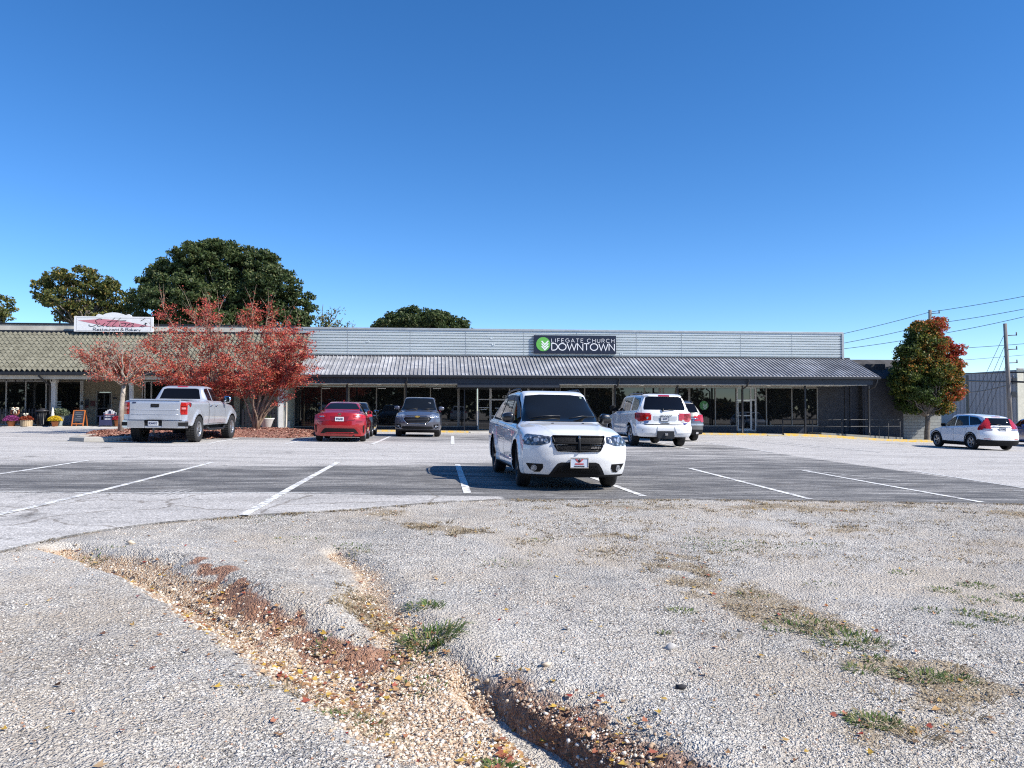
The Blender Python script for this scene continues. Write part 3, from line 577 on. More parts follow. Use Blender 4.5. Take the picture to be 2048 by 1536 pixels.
# back wall: bulkhead, storefront bays
SILL = Z(1000, 852.5, WY); ZH = Z(1000, 774.5, WY); DT = Z(1480, 799.5, WY)
mb = MB(); mb.box(X(586, WY), X(1648, WY), WY+.02, WY+.3, ZH+.03, ZC); P(mb, 'wall', mat('beige trim', (.5,.47,.4)), church)
def bay(px0, px1, mull, trans=None, m=M_FRM, z0=None, z1=None, root=church, Y=WY, name='window', floor=False, glass=M_GLS, bulk=True, bm=M_NAVY, fw=.035):
    """one glazed bay: a frame with its mullions; its panes are a sub-part"""
    x0, x1 = X(px0, Y), X(px1, Y); z0 = SILL if z0 is None else z0; z1 = ZH if z1 is None else z1
    mb = MB(); mb.box(x0, x1, Y-.06, Y+.04, z1-fw, z1+fw*.5); mb.box(x0, x1, Y-.08, Y+.04, z0-fw, z0+fw)
    xs = [x0+fw]+[X(p, Y) for p in mull]+[x1-fw]
    for x in xs: mb.box(x-fw, x+fw, Y-.063, Y+.037, z0+fw, z1-fw)
    for (i, zz) in (trans or []): mb.box(xs[i]+fw, xs[i+1]-fw, Y-.058, Y+.035, zz-fw*.8, zz+fw*.8)
    f = P(mb, name, m, root)
    g = MB(); g.box(x0+.01, x1-.01, Y-.01, Y+.012, z0, z1); p = g.build('pane', glass, f)
    if bulk:
        mb = MB(); mb.box(x0, x1, Y-.04, Y+.2, ZF-.5, z0-fw); P(mb, 'bulkhead', bm, root)
    return f
bay(588, 697, [643]); bay(697, 810, [753]); bay(810, 917, [861]); bay(917, 954, [], m=M_FRB)
def door(px0, px1, zt, root=church, Y=WY, side=1, m=M_WFR, zf=ZF, st=.06, mid=True, gl=M_GLS, name='door'):
    x0, x1 = X(px0, Y), X(px1, Y); mb = MB()
    mb.box(x0, x0+st, Y-.09, Y+.02, zf+.02, zt); mb.box(x1-st, x1, Y-.09, Y+.02, zf+.02, zt); mb.box(x0+st, x1-st, Y-.088, Y+.018, zt-st*1.3, zt-.004); mb.box(x0+st, x1-st, Y-.088, Y+.018, zf+.022, zf+.02+st*2.2)
    if mid: mb.box(x0+st, x1-st, Y-.086, Y+.015, zf+.95, zf+1.02)
    d = P(mb, name, m, root); MB().box(x0+st*.8, x1-st*.8, Y-.03, Y-.005, zf+.1, zt-st).build('pane', gl, d)
    hx = x0+.1 if side > 0 else x1-.1
    MB().tube([(hx, Y-.09, zf+.85), (hx, Y-.15, zf+.88), (hx, Y-.15, zf+1.2), (hx, Y-.09, zf+1.23)], .014, 6).build('handle', M_FRM, d); return d
# double entrance with sidelights (mostly behind the near white car)
bay(955, 981, [], [(0, Z(1000, 799, WY))], z0=ZF+.1, bulk=False, m=M_WFR)
bay(981, 1057, [1019], z0=Z(1000, 799, WY), bulk=False, m=M_WFR)
door(981, 1019, Z(1000, 797, WY)-.04); door(1019, 1057, Z(1000, 797, WY)-.04, side=-1)
bay(1057, 1112, [1085], [(0, Z(1000, 799, WY))], bulk=True, m=M_FRM)
bay(1119, 1226, [1169]); bay(1226, 1320, [1289]); bay(1320, 1378, [1327, 1352]); bay(1378, 1473, [1430])
bay(1473, 1511, [1501], z0=Z(1480, 799.5, WY), bulk=False, m=M_WFR); door(1474, 1501, DT-.04)
bay(1501, 1511, [], z0=ZF+.04, z1=DT-.03, bulk=False, m=M_WFR)
bay(1511, 1635, [1532, 1583], [(0, Z(1520, 792, WY))])
mb = MB(); mb.box(X(567, WY), X(588, WY), KY+1.2, WY+.2, -.5, ZS-.01); P(mb, 'end_wall', mat('pale green grey render', (.33,.35,.30), .8), church)
mb = MB(); mb.box(X(569, KY+1.15), X(581, KY+1.15), KY+1.1, KY+1.19, .05, .55); P(mb, 'wall_box', mat('grey box', (.2,.25,.28)), church)
P(MB().box(X(1112, WY), X(1119, WY), WY-.2, WY+.1, ZF-.2, ZS-.01), 'pier', M_NAVY2, church); mb = MB(); mb.box(X(1635, WY), X(1648, WY)+4.2, WY-.05, WY+.3, -1.2, ZC-.3)
for px in (1690, 1700): mb.box(X(px, WY)-.07, X(px, WY)+.07, WY-.12, WY-.051, -1, ZS-.02)
P(mb, 'end_panel', M_NAVY2, church)
# thin painted name and street number on the entrance glass
def wallp(Y, y_off=-.02): return lambda u, v, w: (u, Y+y_off-w, v)
mb = MB(); text(mb, '423', X(1005, WY), Z(1005, 796, WY), .16, wallp(WY, -.012), hw=.09, depth=.004); P(mb, 'street_number', M_WFR, church, fix=False)
mb = MB()
for px, py, wd in ((958, 816, .75), (961, 819.5, .5), (990, 817, .7), (992, 826, .4)):
    mb = MB(); mb.box(X(px, WY), X(px, WY)+wd*.8, WY-.035, WY-.032, Z(px, py, WY), Z(px, py, WY)+.045); P(mb, 'window_lettering', M_WFR, church)
# posts and downpipes along the kerb edge
def post(px, w=.10, z1=None, root=church, m=M_BLK, Y=KY+.35, zb=-.35):
    x = X(px, Y); return P(MB().box(x-w/2, x+w/2, Y-w/2, Y+w/2, zb, ZS-.04 if z1 is None else z1), 'post', m, root)
def downpipe(px, Y=KY+.2, zb=-.3, d=.085, lean=.0):
    x = X(px, Y); mb = MB(); mb.tube([(x+.12, EYV-.17, ZE-.1), (x+.12, EYV-.17, ZE-.3), (x+.02, EYV-.1, ZS-.12), (x, Y, ZS-.3), (x, Y, zb+.15), (x, Y-.12, zb+.02)], d/2*1.15, 8); mb.tube([(x+.12, EYV-.17, ZE-.12), (x+.12, EYV-.17, ZE-.2)], .07, 8)
    return P(mb, 'downpipe', M_BLK, church)
for px in (694, 1355, 1610): post(px)
for px in (811, 1229, 1484, 1737): downpipe(px); post(px+1, .09)
post(929, .07); post(1041, .06)
for px in (650, 700, 758, 872, 1160, 1283, 1408, 1537, 1653):
    x = X(px, EYV+1.4); P(MB().lathe([(.001, ZS-.06), (.13, ZS-.055), (.16, ZS-.012)], (x, EYV+1.4, 0), 12), 'ceiling_light', mat('lamp glass', (.7,.68,.62), .4), church)
for a, b in ((646, 663), (757, 773), (866, 882)):
    P(MB().box(X(a, WY+.6), X(b, WY+.6), WY-.028, WY-.02, Z(a, 777.8, WY), Z(a, 776.2, WY)), 'light_strip', mat('white strip', (.7,.72,.72)), church)  # ceiling light strips inside, drawn as white bars on the glass
# green round emblem of chevrons on the glass
def emblem(cx, cz, r, place, root, name, mg, mw, depth=.02):
    o = MB(); n = 40; vs = [place(cx+r*math.cos(2*math.pi*k/n), cz+r*math.sin(2*math.pi*k/n), w) for w in (0, depth) for k in range(n)]
    o.add(vs, [tuple(range(n)), tuple(range(n, 2*n))]+[(k, (k+1) % n, n+(k+1) % n, n+k) for k in range(n)]); e = o.build(name, mg, root)
    m = MB()
    for k in range(3):
        zt = cz+r*(.45-.37*k); cxx = cx+r*.22
        ribbon(m, [(cxx-r*.46, zt), (cxx, zt-r*.5), (cxx+r*(.5-.0*k), zt+.02*r)], r*.085, lambda u, v, w: place(u, v, w+depth), 0, .006)
    m.build('chevrons', mw, e); return e
M_GRN = mat('green emblem', (.12,.42,.07), .5, var=.06); M_WHT = mat('white lettering', (.80,.80,.80), .5, var=.04)
e = emblem(X(1407, WY), Z(1407, 811, WY), .29, wallp(WY, -.075), church, 'window_emblem', mat('green window film', (.05,.20,.05), .5), mat('pale film', (.40,.50,.42)), .004)
e.location = tuple(-c for c in church.location)
# ---- the sign on the parapet
sx0, sx1 = X(1068, WY-.25, 690), X(1232, WY-.25, 690); sz0, sz1 = Z(1150, 707.5, WY-.25), Z(1150, 671, WY-.25); SY = WY-.28
sg = empty('church_sign', ((sx0+sx1)/2, WY-.2, (sz0+sz1)/2), 0, 'dark navy sign board with green chevron circle and white lettering on the ribbed parapet', 'sign')
P(MB().box(sx0, sx1, SY, WY-.12, sz0, sz1), 'board', mat('navy sign face', (.012,.016,.035), .4), sg, bevel=.008)
W_ = sx1-sx0; H_ = sz1-sz0; pl_ = wallp(SY, -.003)
e = emblem(sx0+W_*.111, sz0+H_*.51, H_*.385, pl_, sg, 'emblem', M_GRN, M_WHT, .012); e.location = tuple(-c for c in sg.location)
for wd, u0, wl in (('LIFEGATE', .212, .385), ('CHURCH', .645, .332)): mb = MB(); text(mb, wd, sx0+W_*u0, sz0+H_*.62, H_*.195, pl_, width=W_*wl, gap=.42, hw=.055); P(mb, 'upper_lettering', M_WHT, sg, fix=False)
mb = MB(); text(mb, 'DOWNTOWN', sx0+W_*.213, sz0+H_*.19, H_*.365, pl_, width=W_*.765, gap=.14, hw=.065); P(mb, 'lower_lettering', M_WHT, sg, fix=False)

# ================================================================ THE RESTAURANT ROW ON THE LEFT
SX0 = -48.0; SX1 = XL-.05
rest = empty('restaurant_building', (-28, WY, .3), 0, 'low restaurant front with sage green tile roof, cream walls and a covered porch', 'building')
ZT1 = Z(300, 667, WY-.2); ZE2 = Z(300, 745, EYV); ZS2 = Z(300, 751.5, EYV+.1); ZB2 = Z(300, 759, EYV+.2); ZP2 = Z(300, 650.5, WY)
tx0, tx1 = SX0, X(600, EYV)
def tiles():
    per = .27; nx = int((tx1-tx0)/per*8); xs = np.linspace(tx0, tx1, nx); ph = (xs-tx0)/per*2*math.pi
    wave = .062*np.sin(ph)+.014*np.sin(2*ph+.6); rows = 12; y0, y1 = EYV-.18, WY-.12; out = []
    for r in range(rows):
        for f, lift in ((0, .012), (0, .055), (.5, .035), (1, .012)):
            t = (r+f)/rows; jit = .004*(vnoise(np.floor(ph/6.283), xs*0+r, 9)-.5)*4
            amp = 1 if f < 1 else .9
            out.append(np.stack([xs, np.full(nx, y0+(y1-y0)*t)-.02*(f == 0)*(lift > .02), ZE2+.06+(ZT1-ZE2-.06)*t+wave*amp+lift+jit], -1))
    V = np.concatenate(out); o = np_mesh('tile_roof', V, grid_faces(rows*4, nx), M_TILE, rest); o.location = tuple(-c for c in rest.location)
    me = o.data; me.polygons.foreach_set('use_smooth', [True]*len(me.polygons)); me.set_sharp_from_angle(angle=R(40))
tiles()
P(MB().box(SX0, SX1, WY-.02, WY+12, ZB2+.1, ZP2-.03), 'parapet', NT('x').m if False else mat('cream parapet', (.50,.47,.40), .85, var=.25, scale=1.2), rest)
P(MB().box(SX0, SX1+.02, WY-.06, WY+.3, ZP2-.03, ZP2+.07), 'coping', M_BLK, rest)
P(MB().box(SX0, tx1, WY-.14, WY-.03, ZT1-.02, ZT1+.14), 'roof_flashing', M_BLK, rest)
P(MB().box(SX0, tx1, EYV-.3, EYV-.16, ZE2-.17, ZE2-.0), 'gutter', M_BLK, rest, bevel=.02)
P(MB().box(SX0, tx1, EYV-.1, EYV+.2, ZS2+.02, ZE2+.1), 'fascia', M_BLK, rest)
P(MB().box(SX0, X(565, EYV), EYV+.0, EYV+.28, ZB2, ZS2), 'beam', mat('cream beam', (.50,.46,.38), .7), rest)
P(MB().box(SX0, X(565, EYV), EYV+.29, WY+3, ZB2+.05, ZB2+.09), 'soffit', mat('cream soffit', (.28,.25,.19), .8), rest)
P(MB().prism([(EYV+.3, ZS2), (WY-.02, ZT1-.05), (WY-.02, ZS2)], SX1-.3, SX1-.05, 'yz'), 'gable_end', M_NAVY2, rest)
WR = WY+.6; ZFR = .33               # the porch wall of the restaurant and its floor
def rz(px, py): return Z(px, py, WR)
SB = rz(60, 837); HD = rz(100, 762)
P(MB().box(SX0, X(-40, WR), WR, WR+.3, 0, HD+.4), 'wall', M_CRM, rest)
bay(-40, 94, [13, 52], z0=ZFR+.03, z1=HD, root=rest, Y=WR, bm=M_CRM, m=M_WFR, bulk=False)
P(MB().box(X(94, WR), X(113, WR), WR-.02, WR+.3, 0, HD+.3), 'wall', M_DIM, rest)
bay(113, 163, [], z0=rz(130, 829), z1=HD, root=rest, Y=WR, bm=mat('blue grey panel', (.20,.22,.27), .7), m=M_CRM)
P(MB().box(X(161.5, WR), X(168, WR), WR-.12, WR+.1, 0, HD+.02), 'post', mat('white post paint', (.50,.50,.47)), rest)
P(MB().box(X(168, WR), X(194.5, WR), WR, WR+.3, 0, HD+.3), 'wall', M_CRM, rest); P(MB().box(X(222, WR), X(284, WR), WR, WR+.3, 0, HD+.3), 'wall', M_CRM, rest)
P(MB().box(X(194.5, WR), X(222, WR), WR, WR+.3, rz(200, 784), HD+.3), 'wall', M_CRM, rest)
door(194.5, 222, rz(200, 784.5), root=rest, Y=WR+.05, side=-1, m=mat('dark door frame', (.09,.085,.08), .5), zf=ZFR, gl=M_GLS)
P(MB().box(X(192, WR), X(194.4, WR), WR-.03, WR, ZFR, rz(200, 782)).box(X(222.1, WR), X(224.3, WR), WR-.03, WR, ZFR, rz(200, 782)), 'door_trim', mat('grey trim', (.35,.33,.28)), rest)
for k, (px, py, w_, h_, m) in enumerate([(172.5, 805, .22, .36, M_BLK), (172, 813, .17, .18, mat('maroon notice', (.10,.03,.03))), (184, 807, .27, .32, mat('maroon notice', (.10,.03,.03))), (228, 796, .2, .12, M_BLK), (163.5, 806, .12, .2, M_BLK)]):
    x, z = at_y(px, py, WR-.13); mbn = MB().box(x-w_/2, x+w_/2, WR-.04, WR-.005, z-h_/2, z+h_/2)
    if k == 4: mbn = MB().box(x-w_/2, x+w_/2, WR-.14, WR-.121, z-h_/2, z+h_/2)
    o = P(mbn, 'wall_notice', m, rest)
for i in range(3):
    x, z = at_y(117.5, 804+i*5.2, WR-.08); P(MB().box(x-.12, x+.14, WR-.075, WR-.062, z-.03, z+.05), 'opening_hours', mat('pale notice', (.35,.42,.42)), rest)
P(MB().box(X(116, WR-.07), X(121.5, WR-.07), WR-.078, WR-.065, rz(118, 830), rz(118, 818)), 'opening_hours', mat('pale notice', (.35,.42,.42)), rest)
# rest of the porch, glimpsed above and beside the pickup
bay(284, 402, [290, 303, 352], z0=ZFR+.1, z1=HD, root=rest, Y=WR, bm=M_CRM, m=M_WFR, bulk=False)
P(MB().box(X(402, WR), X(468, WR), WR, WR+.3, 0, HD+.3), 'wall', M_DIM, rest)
mb = MB(); x = X(468, WR)
while x < X(566, WR): mb.box(x, x+.30, WR-.02, WR+.2, 0, HD+.3); mb.box(x+.30, x+.38, WR-.09, WR+.2, 0, HD+.3); x += .381
P(mb, 'board_siding', NT('y').m if False else mat('weathered grey boards', (.27,.27,.22), .85, var=.35, scale=2), rest)
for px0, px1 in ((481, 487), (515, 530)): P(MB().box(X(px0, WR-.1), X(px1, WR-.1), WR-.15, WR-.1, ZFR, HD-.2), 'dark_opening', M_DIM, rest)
def column(px, w, m, zb, Y=KY+.5):
    x = X(px, Y); mb = MB(); mb.box(x-w/2, x+w/2, Y-w/2, Y+w/2, zb, ZB2-.002); mb.box(x-w/2-.05, x+w/2+.05, Y-w/2-.05, Y+w/2+.05, zb, zb+.12); mb.box(x-w/2-.04, x+w/2+.04, Y-w/2-.04, Y+w/2+.04, ZB2-.16, ZB2-.003); return P(mb, 'column', m, rest)
M_COL = mat('white column paint', (.60,.59,.55), .7)
column(108, .24, M_COL, .2); column(262, .22, M_COL, .2); column(563, .28, M_COL, -.1, KY+.3); column(-52, .24, M_COL, .2)
for px in (100, 256, 573):
    Y = KY+.15; x = X(px, Y); P(MB().tube([(x-.25, EYV-.23, ZE2-.1), (x-.25, EYV-.23, ZE2-.22), (x-.02, EYV-.1, ZB2-.1), (x, Y, ZB2-.35), (x, Y, .35), (x, Y-.12, .2)], .05, 8), 'downpipe', M_BLK if px != 573 else mat('pale pipe', (.45,.40,.33)), rest)
# string of bulbs under the beam
mb = MB(); pts = []
for i in range(60):
    px = -5+i*4.5; x, z = at_y(px, 757.5+1.6*math.sin(i*.6)**2, EYV+.5); pts.append((x, EYV+.5, z))
    if i % 4 == 0: mb.lathe([(.001, z-.12), (.04, z-.1), (.05, z-.06), (.02, z-.01)], (x, EYV+.5, 0), 6)
mb.tube(pts, .012, 4); o = mb.build('string_lights', M_BLK); tag(o, 'string of small dark bulbs hanging under the cream beam of the restaurant porch', 'lights')
# ---- the restaurant sign on the parapet
GX0, GX1 = X(148, WY-.5, 650), X(306, WY-.5, 650); GZ0, GZ1 = Z(220, 663.5, WY-.5), Z(220, 633, WY-.5); GW, GH = GX1-GX0, GZ1-GZ0
sg2 = empty('restaurant_sign', ((GX0+GX1)/2, WY-.4, GZ0), 0, 'white wavy topped board with a pink diamond and black script standing over the tile roof', 'sign')
top = [(GX0, GZ1), (GX0+GW*.27, GZ1), (GX0+GW*.285, GZ1+GH*.1), (GX0+GW*.31, GZ1+GH*.17), (GX0+GW*.345, GZ1+GH*.12)]+[(GX0+GW*(.36+.28*i/10), GZ1+GH*(.1+.17*math.sin(math.pi*i/10)**.7)) for i in range(11)]+[(GX0+GW*.66, GZ1+GH*.12), (GX0+GW*.69, GZ1+GH*.17), (GX0+GW*.715, GZ1+GH*.1), (GX0+GW*.73, GZ1), (GX1, GZ1)]
P(MB().prism([(GX0, GZ0), (GX1, GZ0)]+top[::-1], WY-.5, WY-.4), 'board', mat('white sign board', (.74,.74,.73), .6, var=.05), sg2)
mb = MB(); b_ = .035; iz = GZ0+GH*.06, GZ1-GH*.1; ix = GX0+GW*.03, GX1-GW*.03
for a in ((ix[0], ix[1], iz[0], iz[0]+.012), (ix[0], ix[1], iz[1], iz[1]+.012), (ix[0], ix[0]+.012, iz[0], iz[1]), (ix[1]-.012, ix[1], iz[0], iz[1])): mb.box(a[0], a[1], WY-.506, WY-.501, a[2], a[3])
P(mb, 'border_line', mat('grey line', (.3,.3,.3)), sg2)
c_ = (GX0+GW*.49, GZ0+GH*.53); P(MB().prism([(GX0+GW*.05, GZ0+GH*.72), (GX0+GW*.35, GZ0+GH*.83), (GX0+GW*.56, GZ0+GH*.77), (GX0+GW*.97, GZ0+GH*.38), (GX0+GW*.7, GZ0+GH*.3), (GX0+GW*.42, GZ0+GH*.34)], WY-.506, WY-.501), 'pink_diamond', mat('faded pink', (.55,.20,.24), .6, var=.1), sg2)
SCRIPT = [(.12,0, arc(.36,.70,.16,.20,30,200,9)+arc(.2,.28,.19,.27,60,-170,10)), (.62,0, [(0,.42),(-.04,.12),(.06,.02),(.2,.1),(.27,.42),(.24,.1),(.34,.02)]), (1.05,0, [(.15,1.05),(.0,.15),(.06,.0),(.2,.08)]), (1.35,0, [(.15,1.05),(.0,.15),(.06,.0),(.2,.08)]), (1.12,0, [(-.18,.62),(.75,.72)]), (1.68,0, arc(.16,.22,.15,.2,90,450,12)+[(.35,.42)]), (2.12,0, [(.02,.42),(-.03,.02),(.06,.3),(.2,.42),(.26,.3),(.22,.06),(.34,.04)]), (2.62,0, [(.12,1.0),(.1,.9),(.0,.72)]), (2.82,0, [(-.05,.0),(.2,.42),(.1,.46),(.24,.12),(.1,.0),(0,.06)])]
mb = MB(); ks = GW*.76/3.05; kz = GH*.56
for ox, oy, ln in SCRIPT: ribbon(mb, [(GX0+GW*.14+(ox+p[0]+.3*p[1])*ks, GZ0+GH*.34+(oy+p[1])*kz) for p in ln], .014, wallp(WY-.508, 0), 0, .008)
P(mb, 'script_lettering', mat('dark lettering', (.03,.03,.035)), sg2, fix=False)
for wd, u0, wl in (('Restaurant', .245, .325), ('&', .59, .04), ('Bakery', .655, .19)): mb = MB(); text(mb, wd, GX0+GW*u0, GZ0+GH*.07, GH*.185, wallp(WY-.508, 0), width=GW*wl, gap=.18, hw=.045, depth=.008); P(mb, 'small_lettering', mat('dark lettering', (.03,.03,.035)), sg2, fix=False)

# ================================================================ WALKS AND KERBS
def slab(name, x0, x1, yf, yb, dz, m, label=None, cat=None, zfun=None, dx=.4, skirt=.4):
    xs = np.arange(x0, x1+dx*.5, dx); n = len(xs); zz = (zfun or (lambda x: g_lot(x, np.full_like(x, KY-.2))))(xs)
    yf_ = np.full(n, yf) if np.isscalar(yf) else yf(xs)
    V = np.concatenate([np.stack([xs, yf_, zz-skirt], -1), np.stack([xs, yf_, zz+dz-.02], -1), np.stack([xs, yf_+.03, zz+dz], -1), np.stack([xs, np.full(n, float(yb)), zz+dz+.004], -1), np.stack([xs, np.full(n, float(yb)), zz-skirt], -1)])
    o = np_mesh(name, V, grid_faces(5, n), m); tag(o, label, cat, kind='structure'); return o
slab('sidewalk', X(566, KY), X(1650, KY), KY+.16, WY+.05, .085, M_CON, skirt=.3)
slab('porch_floor', SX0, X(566, KY), KY-.35, WR+.1, .115, m_concrete('pale concrete', (.52,.50,.46)), zfun=lambda x: np.interp(x, [-48, -20, X(566, KY)], [.27, .19, .02]))
slab('yellow_kerb', X(566, KY), X(940, KY), KY, KY+.157, .1, M_KER, dx=.2); slab('entrance_ramp', X(940, KY)+.01, X(1380, KY)-.01, KY-.5, KY+.157, .035, M_LCON); slab('yellow_kerb', X(1380, KY), X(1535, KY, 870), KY, KY+.157, .11, M_KER, dx=.2)
slab('yellow_kerb', X(1535, KY, 870)+.01, X(1568, KY, 870), KY-.08, KY+.157, .05, m_paint('worn yellow ramp', (.45,.36,.15)), dx=.2); slab('yellow_kerb', X(1568, KY, 870)+.01, 36, KY, KY+.2, .15, M_KER, dx=.2)
# mulch bed with its concrete nose
BF = [hit(*p) for p in [(150,880),(250,886),(404,879),(477,875),(575,877),(630,873)]]; BB = [(hit(178,871)[0]-.2, hit(178,871)[1]), (hit(238,861)[0], 36.), (-14.6, 42.), (-11.5, 43.6), (-9.3, 43.6), (BF[-1][0]+.35, BF[-1][1]+3.)]
def bed():
    nu, nv = 130, 60; tu = np.linspace(0, 1, nu)
    def along(pts): 
        pts = np.array(pts); d = np.concatenate([[0], np.cumsum(np.hypot(*np.diff(pts, axis=0).T))]); d /= d[-1]; return np.interp(tu, d, pts[:, 0]), np.interp(tu, d, pts[:, 1])
    (fx, fy), (bx, by) = along(BF), along(BB); tv = np.linspace(0, 1, nv)[:, None]
    Xg = fx+(bx-fx)*tv; Yg = fy+(by-fy)*tv; m = np.minimum(np.minimum(tv, 1-tv)*6, np.minimum(tu, 1-tu)[None]*12); m = sstep(0, 1, m)
    z = g_lot(Xg, Yg)-.03+m*(.16+.12*np.exp(-((Xg-X(512, 35))/2)**2))+(fbm(Xg*7, Yg*7, 5)-.5)*.06*m
    t = NT('red bark mulch'); v = t.voro(24, out='Color'); s = t.node('ShaderNodeSeparateColor'); t.l.new(v, s.inputs[0]); t.col(t.ramp(s.outputs[0], [(0, (.09,.035,.028)), (.5, (.25,.10,.07)), (.85, (.38,.18,.125)), (1, (.5,.33,.22))])).set(Roughness=.9); t.bump(s.outputs[1], .8, .03)
    tag(np_mesh('mulch_bed', np.stack([Xg, Yg, z], -1).reshape(-1, 3), grid_faces(nv, nu), t.m, smooth=True), kind='structure')
    N = 9000; a = RNG.integers(0, nv-1, N); b = RNG.integers(0, nu-1, N); C = np.stack([Xg[a, b]+RNG.uniform(-.06, .06, N), Yg[a, b]+RNG.uniform(-.1, .1, N), z[a, b]+.012], -1)
    an = RNG.uniform(0, 6.28, N); l = RNG.uniform(.025, .06, N); w = RNG.uniform(.01, .022, N); tl = RNG.uniform(-.5, .7, N)
    U = np.stack([np.cos(an)*l, np.sin(an)*l, np.sin(tl)*l], -1); W2_ = np.stack([-np.sin(an)*w, np.cos(an)*w, w*.3], -1)
    P_ = np.stack([C-U-W2_, C+U-W2_, C+U+W2_, C-U+W2_], 1).reshape(-1, 3); tag(np_mesh('mulch_chips', P_, np.arange(N*4).reshape(-1, 4), m_island('mulch chip', [(0, (.11,.045,.035)), (.5, (.30,.125,.085)), (.9, (.46,.24,.165)), (1, (.55,.42,.32))])), kind='stuff')
bed()
nose = MB(); nx, ny = hit(170, 884); gz = float(g_lot(nx, ny)); gz0 = gz
path = [(nx-.85, ny+2.6), (nx-.8, ny+1.2), (nx-.55, ny+.45), (nx, ny+.1), (nx+.55, ny+.3), (nx+1.0, ny+.9), (nx+1.15, ny+2.6)]
prof_ = [(-.16, -.1), (-.13, .13), (-.04, .17), (.1, .17), (.13, -.1)]; vs = []; P3 = [Vector((p[0], p[1], 0)) for p in path]
for i, p in enumerate(P3):
    t = (P3[min(i+1, len(P3)-1)]-P3[max(i-1, 0)]).normalized(); q = Vector((-t.y, t.x, 0)); z_ = float(g_lot(p.x, p.y))
    for a, h in prof_: vs.append((p.x-q.x*-a, p.y-q.y*-a, z_+h))
k5 = len(prof_); nose.add(vs, [(i*k5+j, i*k5+j+1, (i+1)*k5+j+1, (i+1)*k5+j) for i in range(len(P3)-1) for j in range(k5-1)])
tag(nose.build('island_kerb', M_CON), kind='structure')
ap = MB(); ap.add([(nx-1.9, ny-.12, gz+.012), (nx+1.6, ny-.1, gz+.006), (nx+1.0, ny+.5, gz+.02), (nx-.9, ny+.9, gz+.03)], [(0,1,2,3)]); tag(ap.build('concrete_apron', M_CON), kind='structure')

# ================================================================ RIGHT END: ANNEX, RAMP, RAIL, WAREHOUSE, POLES
AX0, AX1 = X(1725, WY-.5), X(1883, WY-.5, 860); AY = WY-.5
anx = empty('brick_annex', (AX0, AY, -.8), 0, 'grey painted brick annex under a tiled mansard behind the autumn tree', 'building')
t = NT('grey painted brick'); br = t.node('ShaderNodeTexBrick', i_Scale=1., i_Mortar_Size=.012); br.inputs['Color1'].default_value = (.24,.25,.24,1); br.inputs['Color2'].default_value = (.28,.29,.275,1); br.inputs['Mortar'].default_value = (.13,.13,.13,1)
br.inputs['Brick Width'].default_value = .40; br.inputs['Row Height'].default_value = .2; mp = t.node('ShaderNodeMapping'); mp.inputs['Rotation'].default_value = (-math.pi/2, 0, 0); t.l.new(t.co(), mp.inputs[0]); t.l.new(mp.outputs[0], br.inputs['Vector']); t.col(br.outputs['Color']).set(Roughness=.8)
t.bump(br.outputs['Fac'], -.6, .02); M_BRK = t.m
ZA1 = Z(1760, 756, AY); ZA2 = Z(1745, 719.5, AY+1.3)
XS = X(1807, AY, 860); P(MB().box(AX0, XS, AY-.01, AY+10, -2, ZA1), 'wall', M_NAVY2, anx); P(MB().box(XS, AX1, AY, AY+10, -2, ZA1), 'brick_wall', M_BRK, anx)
mb = MB(); mb.add([(AX0-.6, AY-.25, ZA1-.05), (AX1+.2, AY-.25, ZA1-.05), (AX1-.4, AY+1.3, ZA2), (AX0-2.6, AY+1.3, ZA2), (AX0-2.6, AY+8, ZA2), (AX1-.4, AY+8, ZA2)], [(0,1,2,3),(3,2,5,4)])
P(mb, 'mansard_roof', mat('dark shingle', (.055,.055,.06), .9, var=.4, scale=3, bump=.6), anx)
P(MB().box(AX0+.1, AX0+.25, AY-.06, AY, -.9, ZA1), 'pilaster', M_NAVY2, anx)
ramp = MB(); rx0, rx1 = X(1640, KY+1.2, 870), X(1802, KY+1.2, 870)
ramp.add([(rx0, KY+1, -1.4), (rx1, KY+1, -1.4), (rx1, KY+1, -.52), (rx0, KY+1, -.2), (rx0, KY+2.8, -1.4), (rx1, KY+2.8, -1.4), (rx1, KY+2.8, -.52), (rx0, KY+2.8, -.2)], [(0,1,2,3),(3,2,6,7),(1,5,6,2),(0,3,7,4)])
o = ramp.build('ramp_wall', m_concrete('mossy concrete', (.30,.30,.27))); tag(o, 'low concrete ramp wall below the black handrail at the dark end of the church', 'wall')
rail = empty('handrail', (X(1680, KY+.9), KY+.9, -.4), 0, 'long black pipe handrail along the ramp at the right end of the walk', 'handrail')
RY = KY+.9; zt, zm = Z(1700, 839.5, RY), Z(1700, 853, RY)
for zz, n_ in ((zt, 'top_rail'), (zm, 'middle_rail')):
    P(MB().tube([(X(1563, RY), RY, zz), (X(1800, RY), RY, zz)], .028, 8), n_, mat('grey rail', (.035,.037,.04), .5, .1), rail)
for px in (1565, 1624, 1683, 1757, 1776, 1799):
    x = X(px, RY); P(MB().tube([(x, RY, -1.0 if px > 1640 else -.3), (x, RY, zt+.02)], .024, 8), 'rail_post', mat('grey rail', (.06,.065,.07)), rail)
WHY = 86.
wh = empty('warehouse', (X(2000, WHY), WHY, -1), 0, 'big pale ribbed metal warehouse behind the utility pole at the far right', 'building')
t = NT('ribbed steel wall'); wv = t.node('ShaderNodeTexWave', i_Scale=1.05, bands_direction='X'); t.l.new(t.co(), wv.inputs['Vector']); t.col(t.ramp(wv.outputs['Color'], [(0, (.17,.175,.19)), (.25, (.25,.255,.275)), (1, (.29,.295,.31))])).set(Roughness=.6); M_RIB = t.m
hx = X(2042, WHY, 742); x0 = X(1893, WHY+6); zt_ = Z(2030, 741, WHY)
